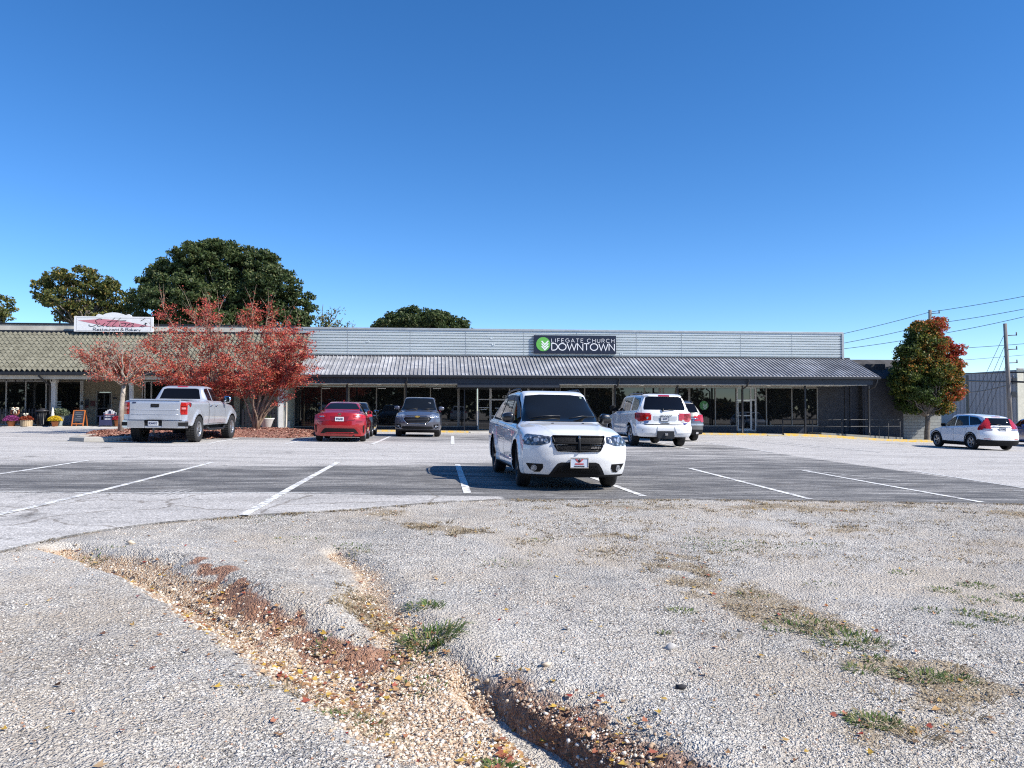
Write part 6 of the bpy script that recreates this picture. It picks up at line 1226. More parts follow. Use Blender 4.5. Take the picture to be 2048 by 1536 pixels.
# ---- pewter SUV half hidden behind it
EXP = dict(SQ); EXP.update(L=5.0, W=1.98, zb=.30, R=.385, wr_=.385, axles=(1.55,-1.38), top=[(-2.5,1.70),(-2.2,1.77),(-1,1.80),(.2,1.79),(.5,1.74),(1.25,1.28),(1.4,1.22),(2.2,1.15),(2.5,1.0)], belt=[(-2.5,1.20),(.9,1.14),(1.3,1.13),(2.2,1.04),(2.5,.9)], nose=[(.3,2.36),(.6,2.48),(1.0,2.4)], tail=[(.3,-2.40),(.5,-2.47),(.75,-2.48),(1.1,-2.42),(1.4,-2.25),(1.7,-2.02)], flare=[(1.55,.46,.03),(-1.38,.46,.03)], wr=[(-2.5,.62),(-1.5,.68),(.5,.70),(2.5,.7)])
x, y = cam2w(7.28, 36.4); c = car('parked_suv', 'pewter sport utility seen from behind, mostly hidden by the big white one', 'car', x, y, .01, EXP, P_BEIGE); c.cut(); c.underside(.24)
c.patch('rear_window', [(-.76,1.27),(.76,1.27),(.64,1.66),(-.64,1.66)], 'rear', M_CGB, lift=.006); c.both('window', [(-1.0,1.2),(.9,1.2),(.4,1.66),(-1.0,1.7)], M_CGB); c.both('window', [(-2.1,1.25),(-1.1,1.21),(-1.1,1.69),(-1.9,1.62)], M_CGB)
for sd in (1, -1): o = c.patch('tail_light', [[(sd*.72,1.17),(sd*1.0,1.18),(sd*1.0,.86),(sd*.86,.84),(sd*.80,.98)]], 'rear', M_RED, lift=.012, nmin=-.1); c.patch('lens', [(-2.45,.9),(-2.25,.9),(-2.15,1.17),(-2.4,1.17)], 'side', M_RED, side=sd, parent=o)
c.patch('bumper_step', [(-.98,.70),(.98,.70),(.98,.78),(-.98,.78)], 'rear', mat('silver trim', (.5,.5,.5), .3, .7), lift=.02); c.patch('bumper_pad', [(-.98,.30),(.98,.30),(.98,.52),(-.98,.52)], 'rear', M_PLS, lift=.01); c.bar('chrome_trim', (-.68,1.0), (.68,1.0), 'rear', .015, .02, M_CHR)
c.mirror_y('exhaust_tip', [(.60,.33),(.72,.33),(.72,.42),(.60,.42)], 'rear', M_CHR, lift=.03); c.patch('blue_sticker', [(-.55,.98),(-.45,.98),(-.45,.88),(-.55,.88)], 'rear', mat('blue sticker', (.03,.08,.22)))
c.plate('rear', .88, 'PKL2208', off_=.02); c.wheels('spokes', M_ALU, nsp=5, tw=.25); c.mirrors(.95, 1.25, P_BEIGE, .2, (.075,.12,.09))
for sg in (1, -1): MB().tube([tuple(c.skin(x_, sg*.62, 'top')[0]+Vector((0,0,dz))) for x_, dz in ((-1.9,0),(-1.7,.05),(-.3,.05),(.1,0))], .02, 6).build('roof_rail', M_BLK, c.root)

# ---- white crossover at the right
CV = dict(L=4.53, W=1.82, R=.345, wr_=.345, zb=.235, axles=(1.32, -1.30), inset=.012,
  top=[(-2.265,1.43),(-2.05,1.53),(-1.5,1.60),(-.5,1.645),(.1,1.635),(.38,1.58),(1.15,1.10),(1.35,1.05),(1.95,.95),(2.265,.82)], belt=[(-2.265,1.12),(-1.4,1.07),(.9,.98),(1.3,.95),(1.95,.86),(2.265,.74)], wr=[(-2.265,.58),(-1.4,.60),(.3,.62),(1.3,.66),(2.2,.62)],
  nose=[(.2,2.12),(.45,2.25),(.75,2.22),(.85,2.15)], tail=[(.2,-2.16),(.4,-2.25),(.7,-2.26),(.95,-2.17),(1.2,-2.06),(1.5,-1.88)], crf=.38, crr=.26, cpr=3.4, wx=(.75, 1.1), flare=[(1.32,.41,.02),(-1.30,.41,.022)], crease=[(-1.9,1.8,.87,.03,.01)])
x, y = cam2w(22.05, 37.0); c = car('parked_crossover', 'white crossover with tall red tail lamps parked at the far right by the autumn tree', 'car', x, y, -.045, CV, P_WHITE); c.cut(); c.underside()
c.both('window_frame', [(-2.0,1.16),(-1.5,1.11),(1.0,1.02),(.88,1.12),(.28,1.53),(-.6,1.575),(-1.4,1.50),(-1.85,1.30)], M_CHR, lift=.003)
c.both('window', [(.03,1.055),(.85,1.045),(.27,1.49),(.03,1.515)], M_CG, lift=.008); c.both('window', [(-1.05,1.10),(-.03,1.06),(-.03,1.53),(-.75,1.535)], M_CGB, lift=.008); c.both('window', [(-1.90,1.175),(-1.55,1.14),(-1.11,1.11),(-.83,1.525),(-1.4,1.47),(-1.8,1.28)], M_CGB, lift=.008)
c.patch('rear_window', [(-.66,1.13),(.66,1.13),(.68,1.2),(.55,1.46),(-.55,1.46),(-.68,1.2)], 'rear', M_CG, lift=.006); c.patch('windshield', [(-.7,1.1),(.7,1.1),(.56,1.55),(-.56,1.55)], 'front', M_CG)
for sd in (1, -1):
    o = c.patch('tail_light', [[(sd*.66,1.12),(sd*.93,1.14),(sd*.95,.90),(sd*.66,.92)], [(sd*.70,1.12),(sd*.86,1.13),(sd*.70,1.50),(sd*.60,1.50)]], 'rear', M_RED, lift=.012, nmin=-.1); c.patch('lens', [[(-2.22,.90),(-1.78,.93),(-1.90,1.12),(-2.12,1.14)], [(-2.14,1.13),(-1.95,1.12),(-1.84,1.50),(-1.97,1.52)]], 'side', M_RED, lift=.012, side=sd, parent=o, nmin=.0)
    c.patch('reverse_lens', [(-2.18,.91),(-2.0,.92),(-2.02,.97),(-2.16,.97)], 'side', M_LMP, lift=.02, side=sd, parent=o)
c.plate('rear', .96, 'CTX3905', off_=.03); c.bar('chrome_trim', (-.42,1.06), (.42,1.06), 'rear', .02, .018, M_CHR)
c.both('cladding', [(-.90,.2),(.92,.2),(.92,.34),(-.90,.34)], M_PLS, lift=.012, nmin=-.3); c.both('cladding', [(-2.27,.2),(-1.72,.2),(-1.74,.42),(-1.80,.50),(-2.27,.46)], M_PLS, lift=.010, nmin=-.3)
c.patch('bumper_pad', [(-.92,.22),(.92,.22),(.92,.46),(-.92,.46)], 'rear', M_PLS, lift=.012, nmin=-.3); c.mirror_y('reflector', [(.55,.50),(.80,.50),(.80,.53),(.55,.53)], 'rear', M_RED)
for ax in CV['axles']:
    for sg in (1, -1):
        pts = [];
        for k in range(15):
            a = R(-8+196*k/14); h, n_ = c.skin(ax+.44*math.cos(a), .345+.44*math.sin(a), 'left' if sg > 0 else 'right')
            if h: pts.append(h+Vector((0, sg*.004, 0)))
        MB().tube(pts, .028, 6).build('wheel_arch_trim', M_PLS, c.root)
c.seams([((-.01,1.06),(-.03,.35)),((.98,1.0),(.95,.4)),((-1.08,1.1),(-.92,.75))]); c.wheels('twin', M_ALU, nsp=5, tw=.225, rimf=.68); c.mirrors(.74, 1.05, M_PLS, .15, (.07,.11,.08)); c.handles([(.1,.93),(-.85,.96)], P_WHITE)
c.patch('brake_lamp', [(-.2,1.50),(.2,1.50),(.2,1.52),(-.2,1.52)], 'rear', M_RED, lift=.01); c.mirror_y('headlight', [(.55,.7),(.88,.7),(.86,.86),(.6,.82)], 'front', M_LMP)
p0, n0 = c.skin(.0, 1.14, 'rear'); p1, n1 = c.skin(.35, 1.2, 'rear'); MB().tube([p0+n0*.03, p1+n1*.02], .012, 5).build('rear_wiper', M_BLK, c.root)
# ---- blue car cut by the right edge
x, y = cam2w(28.0, 41.0); c = car('parked_sedan', 'blue car cut off by the right edge of the photo behind the white crossover', 'car', x, y, math.pi-.35, SED, P_BLUE); c.cut(); c.underside(.14)
c.patch('windshield', [(-.68,1.0),(.68,1.0),(.5,1.37),(-.5,1.37)], 'front', M_CG); c.both('window', [(-1.28,1.08),(-.08,.98),(-.1,1.33),(-.55,1.34),(-.9,1.25)], M_CG); c.both('window', [(-.03,.98),(.95,.95),(.35,1.31),(-.03,1.34)], M_CG)
c.mirror_y('headlight', [(.45,.60),(.84,.62),(.82,.76),(.5,.68)], 'front', M_LMP, nmin=0); c.patch('grille', [(-.4,.38),(.4,.38),(.45,.55),(-.45,.55)], 'front', M_GRL); c.wheels('spokes', M_ALU, nsp=5, tw=.205); c.mirrors(.72, .99, P_BLUE, .14, (.065,.10,.07))
# ================================================================ TREES
def leaf_cloud(name, C, size, m, parent, flat=.0, shape='diamond', up=0.):
    """one small bent leaf-sized face pair for every centre"""
    N = len(C); u = RNG.normal(size=(N, 3)); u[:, 2] *= (1-flat); u /= np.linalg.norm(u, axis=1)[:, None]; r = RNG.normal(size=(N, 3)); v = np.cross(u, r); v /= np.linalg.norm(v, axis=1)[:, None]+1e-9
    s = size*RNG.uniform(.55, 1.35, (N, 1)); n = np.cross(u, v)
    P = np.stack([C-u*s, C+v*s*.55+n*s*.15, C+u*s, C-v*s*.55+n*s*.15], 1).reshape(-1, 3)
    o = np_mesh(name, P, np.arange(N*4).reshape(-1, 4), m, parent); return o
def m_leaf(name, stops, spatial=None, sc=.5, trans=.3):
    t = NT(name); isl = t.island()
    c = t.ramp(isl, stops)
    if spatial:
        n = t.noise(sc, 3, .55); k = t.math('ADD', t.math('ADD', t.math('MULTIPLY', n, .8), t.math('MULTIPLY', isl, .22)), t.math('ADD', t.math('MULTIPLY', t.xyz()[0], .05), t.math('MULTIPLY', t.math('SUBTRACT', t.xyz()[2], 4.6), .022))); c = t.ramp(k, spatial); c = t.mix(1., c, t.ramp(isl, [(0, .55), (1, 1.35)]), 'MULTIPLY')
    t.col(c).set(Roughness=.55); t.b.inputs['Specular IOR Level'].default_value = .35
    d = t.node('ShaderNodeBsdfTranslucent'); t.l.new(c, d.inputs['Color']); mx = t.node('ShaderNodeMixShader'); mx.inputs[0].default_value = trans
    t.l.new(t.b.outputs[0], mx.inputs[1]); t.l.new(d.outputs[0], mx.inputs[2]); t.l.new(mx.outputs[0], t.out.inputs['Surface']); return t.m
M_BARK = mat('grey bark', (.13,.11,.09), .9, var=.4, scale=6, bump=.5); M_CREPE = mat('smooth tan bark', (.26,.185,.13), .7, var=.3, scale=4); M_PBARK = mat('pale mottled bark', (.33,.29,.24), .85, var=.35, scale=5, bump=.3)
def limb(mb, a, b, r0, r1, wig=.06, n=5, seed=0):
    a, b = np.array(a, float), np.array(b, float); L = np.linalg.norm(b-a); pts = []
    for i in range(n+1): t = i/n; pts.append(a+(b-a)*t+np.array([random.uniform(-1, 1), random.uniform(-1, 1), random.uniform(-.4, .6)])*wig*L*math.sin(math.pi*t))
    mb.tube(pts, [r0+(r1-r0)*i/n for i in range(n+1)], 6); return pts
def big_tree(name, label, pxc, px0, px1, pytop, pybase, Y, m, N, leaf, lobes, zb=0, trunk_r=.4, cat='tree', fill=.35, group='trees beyond the roofs', gap=1.):
    """lobes: ellipses in picture units (px, py, rx, ry) that sit at the tree's true distance, each a ball of clumps"""
    xb = X(pxc, Y); e = empty(name, (xb, Y, zb), 0, label, cat, group); k = Y/FPX
    Cs = []; mb = MB(); tips = []
    if name == 'autumn_tree': lobes = [(1855+(a-1855)*.86, 725+(b-725)*.97, c_*.86, d_*.92) for a, b, c_, d_ in lobes]
    zt = Z(pxc, pybase, Y)
    for (lx, ly, rx, ry) in lobes:
        cx, cz = at_y(lx, ly, Y); rx_, rz_ = rx*k, ry*k; ryy = rx_*.8; nc = max(6, int(26*rx_*rz_/gap))
        oy = random.uniform(-.5, .5)*rx_
        for _ in range(nc):
            d = RNG.normal(size=3); d /= np.linalg.norm(d); q = random.uniform(.45, 1.12)**.5
            c = np.array([cx+d[0]*rx_*q*.93, Y+oy+d[1]*ryy*q, cz+d[2]*rz_*q*.93]); r = random.uniform(.22, .85)*(.4+.12*rx_)
            n = int(N*(r*r)*1.1)+8; pts = RNG.normal(size=(n, 3)); pts /= np.linalg.norm(pts, axis=1)[:, None]; pts *= (RNG.random((n, 1))**.45)*r*np.array([1.25, 1.25, .7]); Cs.append(pts+c); 
            if random.random() < .18: tips.append(c)
        n = int(N*fill*rx_*rz_); pts = RNG.normal(size=(n, 3)); pts /= np.linalg.norm(pts, axis=1)[:, None]; pts *= RNG.random((n, 1))**.4*np.array([rx_*.86, ryy*.86, rz_*.86]); Cs.append(pts+np.array([cx, Y+oy, cz]))
        tips.append(np.array([cx, Y+oy, cz]))
    C = np.concatenate(Cs)-np.array([xb, Y, zb])
    leaf_cloud('crown', C, leaf, m, e)
    limb(mb, (0, 0, -1), (random.uniform(-.2, .2), 0, zt-zb), trunk_r, trunk_r*.75, .02)
    for t in tips: limb(mb, (0, 0, zt-zb-.2), (t-np.array([xb, Y, zb]))*np.array([.8, .8, .94]), trunk_r*(.35 if name != 'autumn_tree' else .22), .03, .08)
    mb.build('trunk', M_BARK, e); return e
M_OAK = m_leaf('oak foliage', [(0, (.022,.042,.013)), (.5, (.055,.088,.026)), (.85, (.11,.14,.05)), (1, (.17,.17,.07))])
M_OAK2 = m_leaf('yellowing foliage', [(0, (.035,.055,.014)), (.45, (.09,.115,.028)), (.8, (.17,.165,.045)), (1, (.28,.19,.05))])
big_tree('oak_tree', 'huge dark green oak dome rising behind the tile roof, tallest tree', 445, 265, 628, 476, 680, 66, M_OAK, 360, .135,
  [(345,560,62,50),(395,530,55,48),(440,525,52,46),(500,540,55,45),(550,580,55,45),(590,615,38,38),(310,610,45,40),(300,575,28,26),(380,600,70,45),(470,600,80,55),(560,640,60,30),(360,650,70,30),(425,492,26,16),(530,525,30,24),(455,640,90,35)], trunk_r=.6, fill=.16)
big_tree('oak_tree', 'olive green spreading tree with gaps, left of the huge oak', 165, 58, 280, 533, 660, 70, M_OAK2, 250, .13,
  [(105,560,38,18),(150,550,45,17),(190,570,40,22),(95,590,34,17),(140,600,45,22),(230,600,36,22),(185,620,50,20),(250,625,28,22),(135,628,28,14),(215,585,34,18),(80,575,20,16)], trunk_r=.45, fill=.12)
big_tree('roadside_tree', 'yellow green tree cut off by the left edge', -20, -60, 30, 590, 660, 66, M_OAK2, 280, .12, [(0,612,24,20),(8,632,22,14),(-35,610,40,30)], trunk_r=.3)
big_tree('round_tree', 'low dark green rounded crown peeping over the middle of the metal parapet', 845, 745, 943, 616, 690, 80, M_OAK, 340, .15,
  [(845,645,62,26),(790,650,44,20),(900,652,42,20),(830,634,34,16),(870,637,30,16),(765,655,22,12),(925,658,20,10)], trunk_r=.4)
# thin, nearly leafless tree between them
def bare(name, label, pxb, Y, tips, m, nleaf, r=.12, group=None):
    xb = X(pxb, Y); e = empty(name, (xb, Y, 0), 0, label, 'tree', group); mb = MB(); Cs = []
    b0 = np.array([0, 0, Z(pxb, 690, Y)]); mb.tube([(0, 0, -.5), tuple(b0)], [r*1.3, r], 8)
    for px, py in tips:
        x, z = at_y(px, py, Y); t = np.array([x-xb, random.uniform(-1.5, 1.5), z]); P_ = limb(mb, b0, t, r*.5, .02, .1)
        for _ in range(7):
            a = P_[random.randint(1, 5)]; d = np.array([random.uniform(-1, 1), random.uniform(-.8, .8), random.uniform(-.1, 1)])*random.uniform(.4, 1.3); mb.tube([tuple(a), tuple(a+d*.5+np.array([0,0,.1])), tuple(a+d)], [.022, .014, .006], 4)
            Cs.append(a+d*RNG.uniform(.3, 1.1, (nleaf, 1))+RNG.normal(size=(nleaf, 3))*.16)
    mb.build('branches', M_BARK, e); leaf_cloud('leaves', np.concatenate(Cs), .10, m, e)
bare('bare_tree', 'nearly leafless twiggy tree just right of the huge oak', 640, 62, [(650,612),(665,622),(680,628),(640,625),(690,640),(708,648),(655,635),(630,640),(672,645),(695,655)], M_OAK2, 9)

# ---- crape myrtles: many stems from one foot, red leaf sprays
M_CRP = m_leaf('crimson leaves', [(0, (.16,.025,.022)), (.3, (.42,.055,.045)), (.65, (.66,.125,.09)), (.9, (.72,.24,.15)), (1, (.5,.28,.10))], trans=.35)
M_CRP2 = m_leaf('fading salmon leaves', [(0, (.22,.06,.04)), (.35, (.50,.11,.08)), (.75, (.58,.22,.16)), (1, (.45,.36,.18))], trans=.35)
def myrtle(label, pxb, pyb, Y, stems, m, dens, zfoot, leaf=.043, bark=M_CREPE, whip=8, single=None, spray=(.9, 24)):
    xb = X(pxb, Y, pyb); e = empty('crape_myrtle', (xb, Y, zfoot), 0, label, 'tree', 'red leaved trees in the mulch bed'); mb = MB(); Cs = []; base = np.array([0, 0, 0.])
    if single: 
        x, z = at_y(*single, Y); f = np.array([x-xb, 0, z-zfoot]); mb.tube([(0, 0, -.1), tuple(f*.5+np.array([-.03, 0, 0])), tuple(f)], [.12, .10, .085], 10); base = f
    for (px, py, k) in stems:
        x, z = at_y(px, py, Y); dy = random.uniform(-1.6, 1.6) if not single else random.uniform(-1.1, 1.1); tip = np.array([x-xb, dy, z-zfoot])
        mid = base+(tip-base)*.42; mid[0] *= .62 if not single else 1; mid[1] *= .6; mid[2] = base[2]+(tip[2]-base[2])*.5
        pts = [base+np.array([random.uniform(-.1, .1), random.uniform(-.1, .1), -.05])]
        for i in range(1, 9):
            t = i/8; pts.append((1-t)**2*pts[0]+2*t*(1-t)*mid+t*t*tip+np.array([random.uniform(-.05, .05), random.uniform(-.05, .05), 0]))
        r0 = .055 if not single else .03
        mb.tube([tuple(p) for p in pts], [max(.008, r0*(1-i/8.6)) for i in range(9)], 7)
        nsp = int(spray[1]*k)
        for _ in range(nsp):
            t = random.uniform(.44, 1)**.8; i = min(7, int(t*8)); a = pts[i]+(pts[min(i+1, 8)]-pts[i])*(t*8-i)
            out = np.array([a[0]-base[0], a[1], 0]); out = out/(np.linalg.norm(out)+.3)
            d = out*random.uniform(.1, 1)+np.array([random.uniform(-.7, .7), random.uniform(-.7, .7), random.uniform(-.15, .8)]); d = d/np.linalg.norm(d)*random.uniform(.35, spray[0])
            b = a+d; mb.tube([tuple(a), tuple(a+d*.5+np.array([0, 0, -.03])), tuple(b)], [.014, .009, .004], 4, cap=False)
            n = int(dens*random.uniform(.3, 1.5)*k); tt = RNG.uniform(.25, 1.12, (n, 1)); Cs.append(a+d*tt+RNG.normal(size=(n, 3))*np.array([.10, .10, .055]))
        if k > .3:
            for _ in range(whip):
                a = pts[random.randint(5, 8)]; d = np.array([random.uniform(-.35, .35)+(tip[0]-base[0])*.10, random.uniform(-.3, .3), random.uniform(.5, 1.15)]); mb.tube([tuple(a), tuple(a+d*.5), tuple(a+d+np.array([d[0]*.3, 0, 0]))], [.011, .007, .003], 4, cap=False)
                Cs.append(a+d*RNG.uniform(.1, .8, (5, 1))+RNG.normal(size=(5, 3))*.06)
    mb.build('trunk', bark, e); leaf_cloud('crown', np.concatenate(Cs), leaf, m, e, flat=.2); return e
def zf(px, py, Y): return Z(px, py, Y)
Y1 = 35.2
myrtle('red tree with a fan of tan stems rising from the mulch beside the white urn', 512, 853, Y1, [(470,640,.8),(500,612,.9),(530,618,1),(560,640,1),(590,660,1),(600,690,1.2),(615,715,1.2),(590,740,1.1),(560,755,.9),(480,690,.8),(520,670,.7),(545,690,.9),(575,700,1.2),(460,740,.9),(480,765,.6),(625,735,.7),(605,765,.5),(510,735,.7),(540,740,.8)], M_CRP, 66, zf(512, 856, Y1), spray=(.8, 24))
myrtle('red tree with bare upright stems, its foot hidden behind the silver pickup', 425, 850, Y1+.8, [(345,625,.8),(375,612,.9),(400,618,.9),(430,612,.9),(455,630,.7),(330,650,.8),(320,690,1),(315,725,.8),(345,745,1.1),(385,755,1.1),(425,745,1.2),(455,755,1.1),(360,690,.7),(440,680,.5),(400,690,.4),(305,668,.6),(375,735,1),(470,720,.9),(420,770,.9),(465,690,.5)], M_CRP, 56, zf(425, 862, Y1+.8), spray=(.8, 24))
myrtle('small thinning pink leaved tree on one pale trunk left of the silver pickup', 241, 862, 33.2, [(185,715,1),(205,700,1.1),(225,690,.5),(250,670,.25),(245,640,.12),(275,690,.3),(300,700,.25),(320,720,.25),(340,735,.2),(215,735,1.3),(240,740,1.4),(262,735,1),(195,735,.9),(230,715,.9),(270,715,.5),(225,755,.9),(255,757,.9),(290,745,.3)], M_CRP2, 40, zf(241, 864, 33.2), bark=M_PBARK, whip=5, single=(248,768), spray=(.62, 19))
for _i in (): pass
# ---- the autumn maple by the annex
M_MAP = m_leaf('turning maple leaves', [(0, .5), (1, 1)], spatial=[(.36, (.035,.065,.014)), (.51, (.09,.125,.022)), (.58, (.20,.18,.035)), (.63, (.44,.17,.04)), (.70, (.44,.055,.035)), (.84, (.34,.03,.04))], sc=.42, trans=.35)
big_tree('autumn_tree', 'full leaved tree turning from green to orange and red in front of the annex', 1852, 1765, 1945, 625, 828, 46.1, M_MAP, 1000, .078,
  [(1835,665,26,24),(1870,655,24,24),(1850,690,50,30),(1815,705,34,24),(1890,690,28,22),(1805,745,40,28),(1850,740,50,36),(1905,735,34,30),(1815,785,42,26),(1860,790,48,30),(1910,785,34,28),(1925,760,22,20),(1780,770,18,20),(1840,810,42,20),(1885,815,34,16),(1830,642,12,12),(1883,640,12,14),(1855,650,14,16),(1915,700,16,14),(1790,720,20,16)], zb=-.7, trunk_r=.19, group=None, fill=.22, gap=.40)
# ---- the woods across the road behind the viewer: they show in the glass and darken the paintwork
def woods():
    Cs = []; 
    for x in np.arange(-110, 120, 3.4):
        h = random.uniform(13, 18) if x < 28 else (random.uniform(4.5, 7.5) if x < 62 else random.uniform(8, 12)); y = random.uniform(-46, -36); n = 1500 if x < 28 else 620
        if 30 < x < 58 and random.random() < .4: h *= .55
        d = RNG.normal(size=(n, 3)); d /= np.linalg.norm(d, axis=1)[:, None]; d *= RNG.random((n, 1))**.4; Cs.append(d*np.array([3.4, 3, h*.52])+np.array([x, y, h*.5-.5]))
    tag(leaf_cloud('woods', np.concatenate(Cs), .55, m_leaf('far wood foliage', [(0, (.02,.03,.012)), (.5, (.05,.065,.02)), (.85, (.11,.10,.035)), (1, (.20,.10,.03))]), None), kind='stuff')
woods()
# ---- picket fence pieces
def pickets(label, p0, p1, Y, zb, h, m):
    x0, x1 = X(p0, Y), X(p1, Y); e = empty('picket_fence', (x0, Y, zb), 0, label, 'fence', None); mb = MB(); x = x0
    while x < x1: w = .09; mb.prism([(x, zb+.06), (x+w, zb+.06), (x+w, zb+h-.08), (x+w*.8, zb+h-.03), (x+w*.5, zb+h), (x+w*.2, zb+h-.03), (x, zb+h-.08)], Y-.012, Y+.012, 'xz'); x += .17
    P(mb, 'pickets', m, e); 
    for dz in (.22, h-.26): P(MB().box(x0, x1, Y+.014, Y+.05, zb+dz, zb+dz+.07), 'rail', m, e)
M_PKT = mat('black picket paint', (.014,.016,.022), .5)
pickets('black picket fence around the restaurant porch behind the flower pots', -45, 97, KY+.75, .36, .95, M_PKT)
pickets('short black picket fence behind the red tree left of its trunk', 484, 508, 41.8, Z(490, 855, 41.8), .98, M_PKT); pickets('short black picket fence between the red tree trunk and the white column', 524, 552, 41.8, Z(535, 855, 41.8), .98, M_PKT)
# ---- things standing on the porch edge
YP = KY-.12; ZPF = .33
def at(px, Y=YP): return X(px, Y, 840)
M_TER = mat('terracotta', (.42,.15,.06), .8); M_FOL = m_leaf('plant foliage', [(0, (.03,.06,.02)), (1, (.12,.16,.06))])
def mum(label, px, r, m, pot='pot', Y=YP, zb=.31, cat='flower pot', h=.30):
    x = at(px, Y); e = empty('potted_mum', (x, Y, zb), 0, label, cat, 'potted chrysanthemums'); mb = MB(); mb.lathe([(.001, 0), (r*.42, 0), (r*.55, h*.8), (r*.62, h*.8), (r*.62, h), (r*.5, h), (r*.5, h*.85), (.001, h*.85)], n=20); mb.build('pot', M_TER, e)
    n = 1300; d = RNG.normal(size=(n, 3)); d /= np.linalg.norm(d, axis=1)[:, None]; d[:, 2] = np.abs(d[:, 2])*1.0-.15; C = d*r*np.array([1.12, 1.12, .82])*RNG.uniform(.8, 1.05, (n, 1))+np.array([0, 0, h+r*.15]); leaf_cloud('blossoms', C, .035, m, e)
    d = RNG.normal(size=(300, 3)); d /= np.linalg.norm(d, axis=1)[:, None]; leaf_cloud('foliage', d*r*.75*np.array([1, 1, .6])+np.array([0, 0, h+r*.2]), .05, M_FOL, e)
mum('potted magenta chrysanthemum on the porch edge, leftmost flower', 23, .36, m_leaf('magenta petals', [(0, (.14,.02,.10)), (1, (.42,.08,.30))]))
mum('potted yellow chrysanthemum at the foot of the white column', 110, .33, m_leaf('yellow petals', [(0, (.5,.32,.01)), (1, (.85,.65,.05))]), Y=YP-.1)
mum('potted red chrysanthemum beside the painted porch chair', 234, .24, m_leaf('red petals', [(0, (.25,.01,.02)), (1, (.55,.05,.08))]), h=.36)
# barrel basket with rust coloured flowers
x = at(53); e = empty('flower_basket', (x, YP, .31), 0, 'round slatted wooden basket of rust red flowers with a pale bow', 'flower basket'); mb = MB(); mb.lathe([(.001, 0), (.27, 0), (.30, .36), (.28, .36), (.26, .05)], n=24)
for k in range(20): a = 2*math.pi*k/20; mb.obox((.288*math.cos(a), .288*math.sin(a), .18), [(-math.sin(a), math.cos(a), 0), (.08*math.cos(a), .08*math.sin(a), 1), (math.cos(a), math.sin(a), 0)], (.035, .18, .008))
mb.build('basket', mat('weathered basket wood', (.40,.31,.20), .8, var=.3), e)
d = RNG.normal(size=(900, 3)); d /= np.linalg.norm(d, axis=1)[:, None]; d[:, 2] = np.abs(d[:, 2]); leaf_cloud('blossoms', d*np.array([.34, .34, .22])+np.array([0, 0, .36]), .035, m_leaf('rust petals', [(0, (.12,.02,.01)), (1, (.40,.08,.03))]), e)
def bow(e, z, s, m, x0=0):
    mb = MB()
    for sg in (-1, 1): mb.tube([(x0, -.1, z), (x0+sg*s*.5, -.14, z+s*.45), (x0+sg*s, -.1, z+s*.3), (x0+sg*s*.9, -.1, z-s*.1), (x0+sg*s*.4, -.12, z-s*.12), (x0, -.1, z)], [s*.12, s*.24, s*.28, s*.24, s*.18, s*.1], 8); mb.tube([(x0, -.1, z), (x0+sg*s*.3, -.12, z-s*.7), (x0+sg*s*.45, -.1, z-s*1.5)], [s*.1, s*.14, s*.17], 6)
    mb.build('bow', m, e)
bow(e, .66, .12, mat('cream ribbon', (.72,.66,.52), .7))
x = at(29, YP+.12); e = empty('scarecrow_wreath', (x, YP+.15, .31), 0, 'brown straw wreath post with a big cream ribbon bow behind the magenta flowers', 'decoration'); mb = MB(); mb.tube([(.26*0, 0, 0), (0, 0, .8)], .03, 6)
mb.tube([(.20*math.cos(R(a)), 0, .80+.20*math.sin(R(a))) for a in range(0, 361, 20)], .055, 8); mb.build('wreath', mat('brown straw wreath', (.22,.08,.04), .9, var=.5, scale=20), e); bow(e, .95, .17, mat('cream ribbon', (.72,.66,.52)), .06)
x = at(84, YP+.25); e = empty('litter_bin', (x, YP+.3, .31), 0, 'black slatted litter bin with a flat lid left of the white column', 'bin'); mb = MB(); mb.lathe([(.001, 0), (.27, 0), (.27, .1), (.22, .14), (.22, .8)], n=20)
for k in range(18): a = 2*math.pi*k/18; mb.tube([(.27*math.cos(a), .27*math.sin(a), .08), (.27*math.cos(a), .27*math.sin(a), .82)], .018, 5)
mb.build('body', M_BLK, e); MB().lathe([(.34, .82), (.37, .86), (.34, .90), (.14, .93), (.13, 1.0), (.001, 1.0)], n=24).build('lid', mat('worn black lid', (.03,.03,.035), .4), e)
x = at(118, YP+.35); e = empty('potted_shrub', (x, YP+.4, .31), 0, 'grey urn with a loose silvery green shrub between column and chalkboard', 'potted plant'); MB().lathe([(.001, 0), (.17, 0), (.14, .1), (.19, .3), (.27, .56), (.30, .6), (.26, .6), (.2, .5)], n=20).build('urn', mat('grey green urn', (.24,.27,.26), .8), e)
d = RNG.normal(size=(1100, 3)); d /= np.linalg.norm(d, axis=1)[:, None]; d *= RNG.random((1100, 1))**.4; leaf_cloud('foliage', d*np.array([.48, .4, .24])+np.array([.05, 0, .78]), .06, m_leaf('silvery foliage', [(0, (.05,.08,.04)), (1, (.26,.30,.20))]), e)
x = at(156, YP+.3); e = empty('chalkboard_sign', (x, YP+.35, .31), 0, 'orange wood A frame chalkboard standing by the restaurant wall', 'sandwich board'); mb = MB(); M_ORW = mat('orange stained wood', (.50,.15,.035), .6, var=.2)
for sg in (-1, 1): mb.obox((sg*.30, -.0, .45), [(1, 0, 0), (0, 1, -.28), (0, .28, 1)], (.025, .015, .47)); mb.obox((sg*.30, .3, .45), [(1, 0, 0), (0, 1, .28), (0, -.28, 1)], (.025, .015, .47))
mb.obox((0, .12, .88), [(1, 0, 0), (0, 1, -.28), (0, .28, 1)], (.28, .014, .03)); mb.obox((0, -.09, .13), [(1, 0, 0), (0, 1, -.28), (0, .28, 1)], (.28, .014, .025)); mb.build('frame', M_ORW, e)
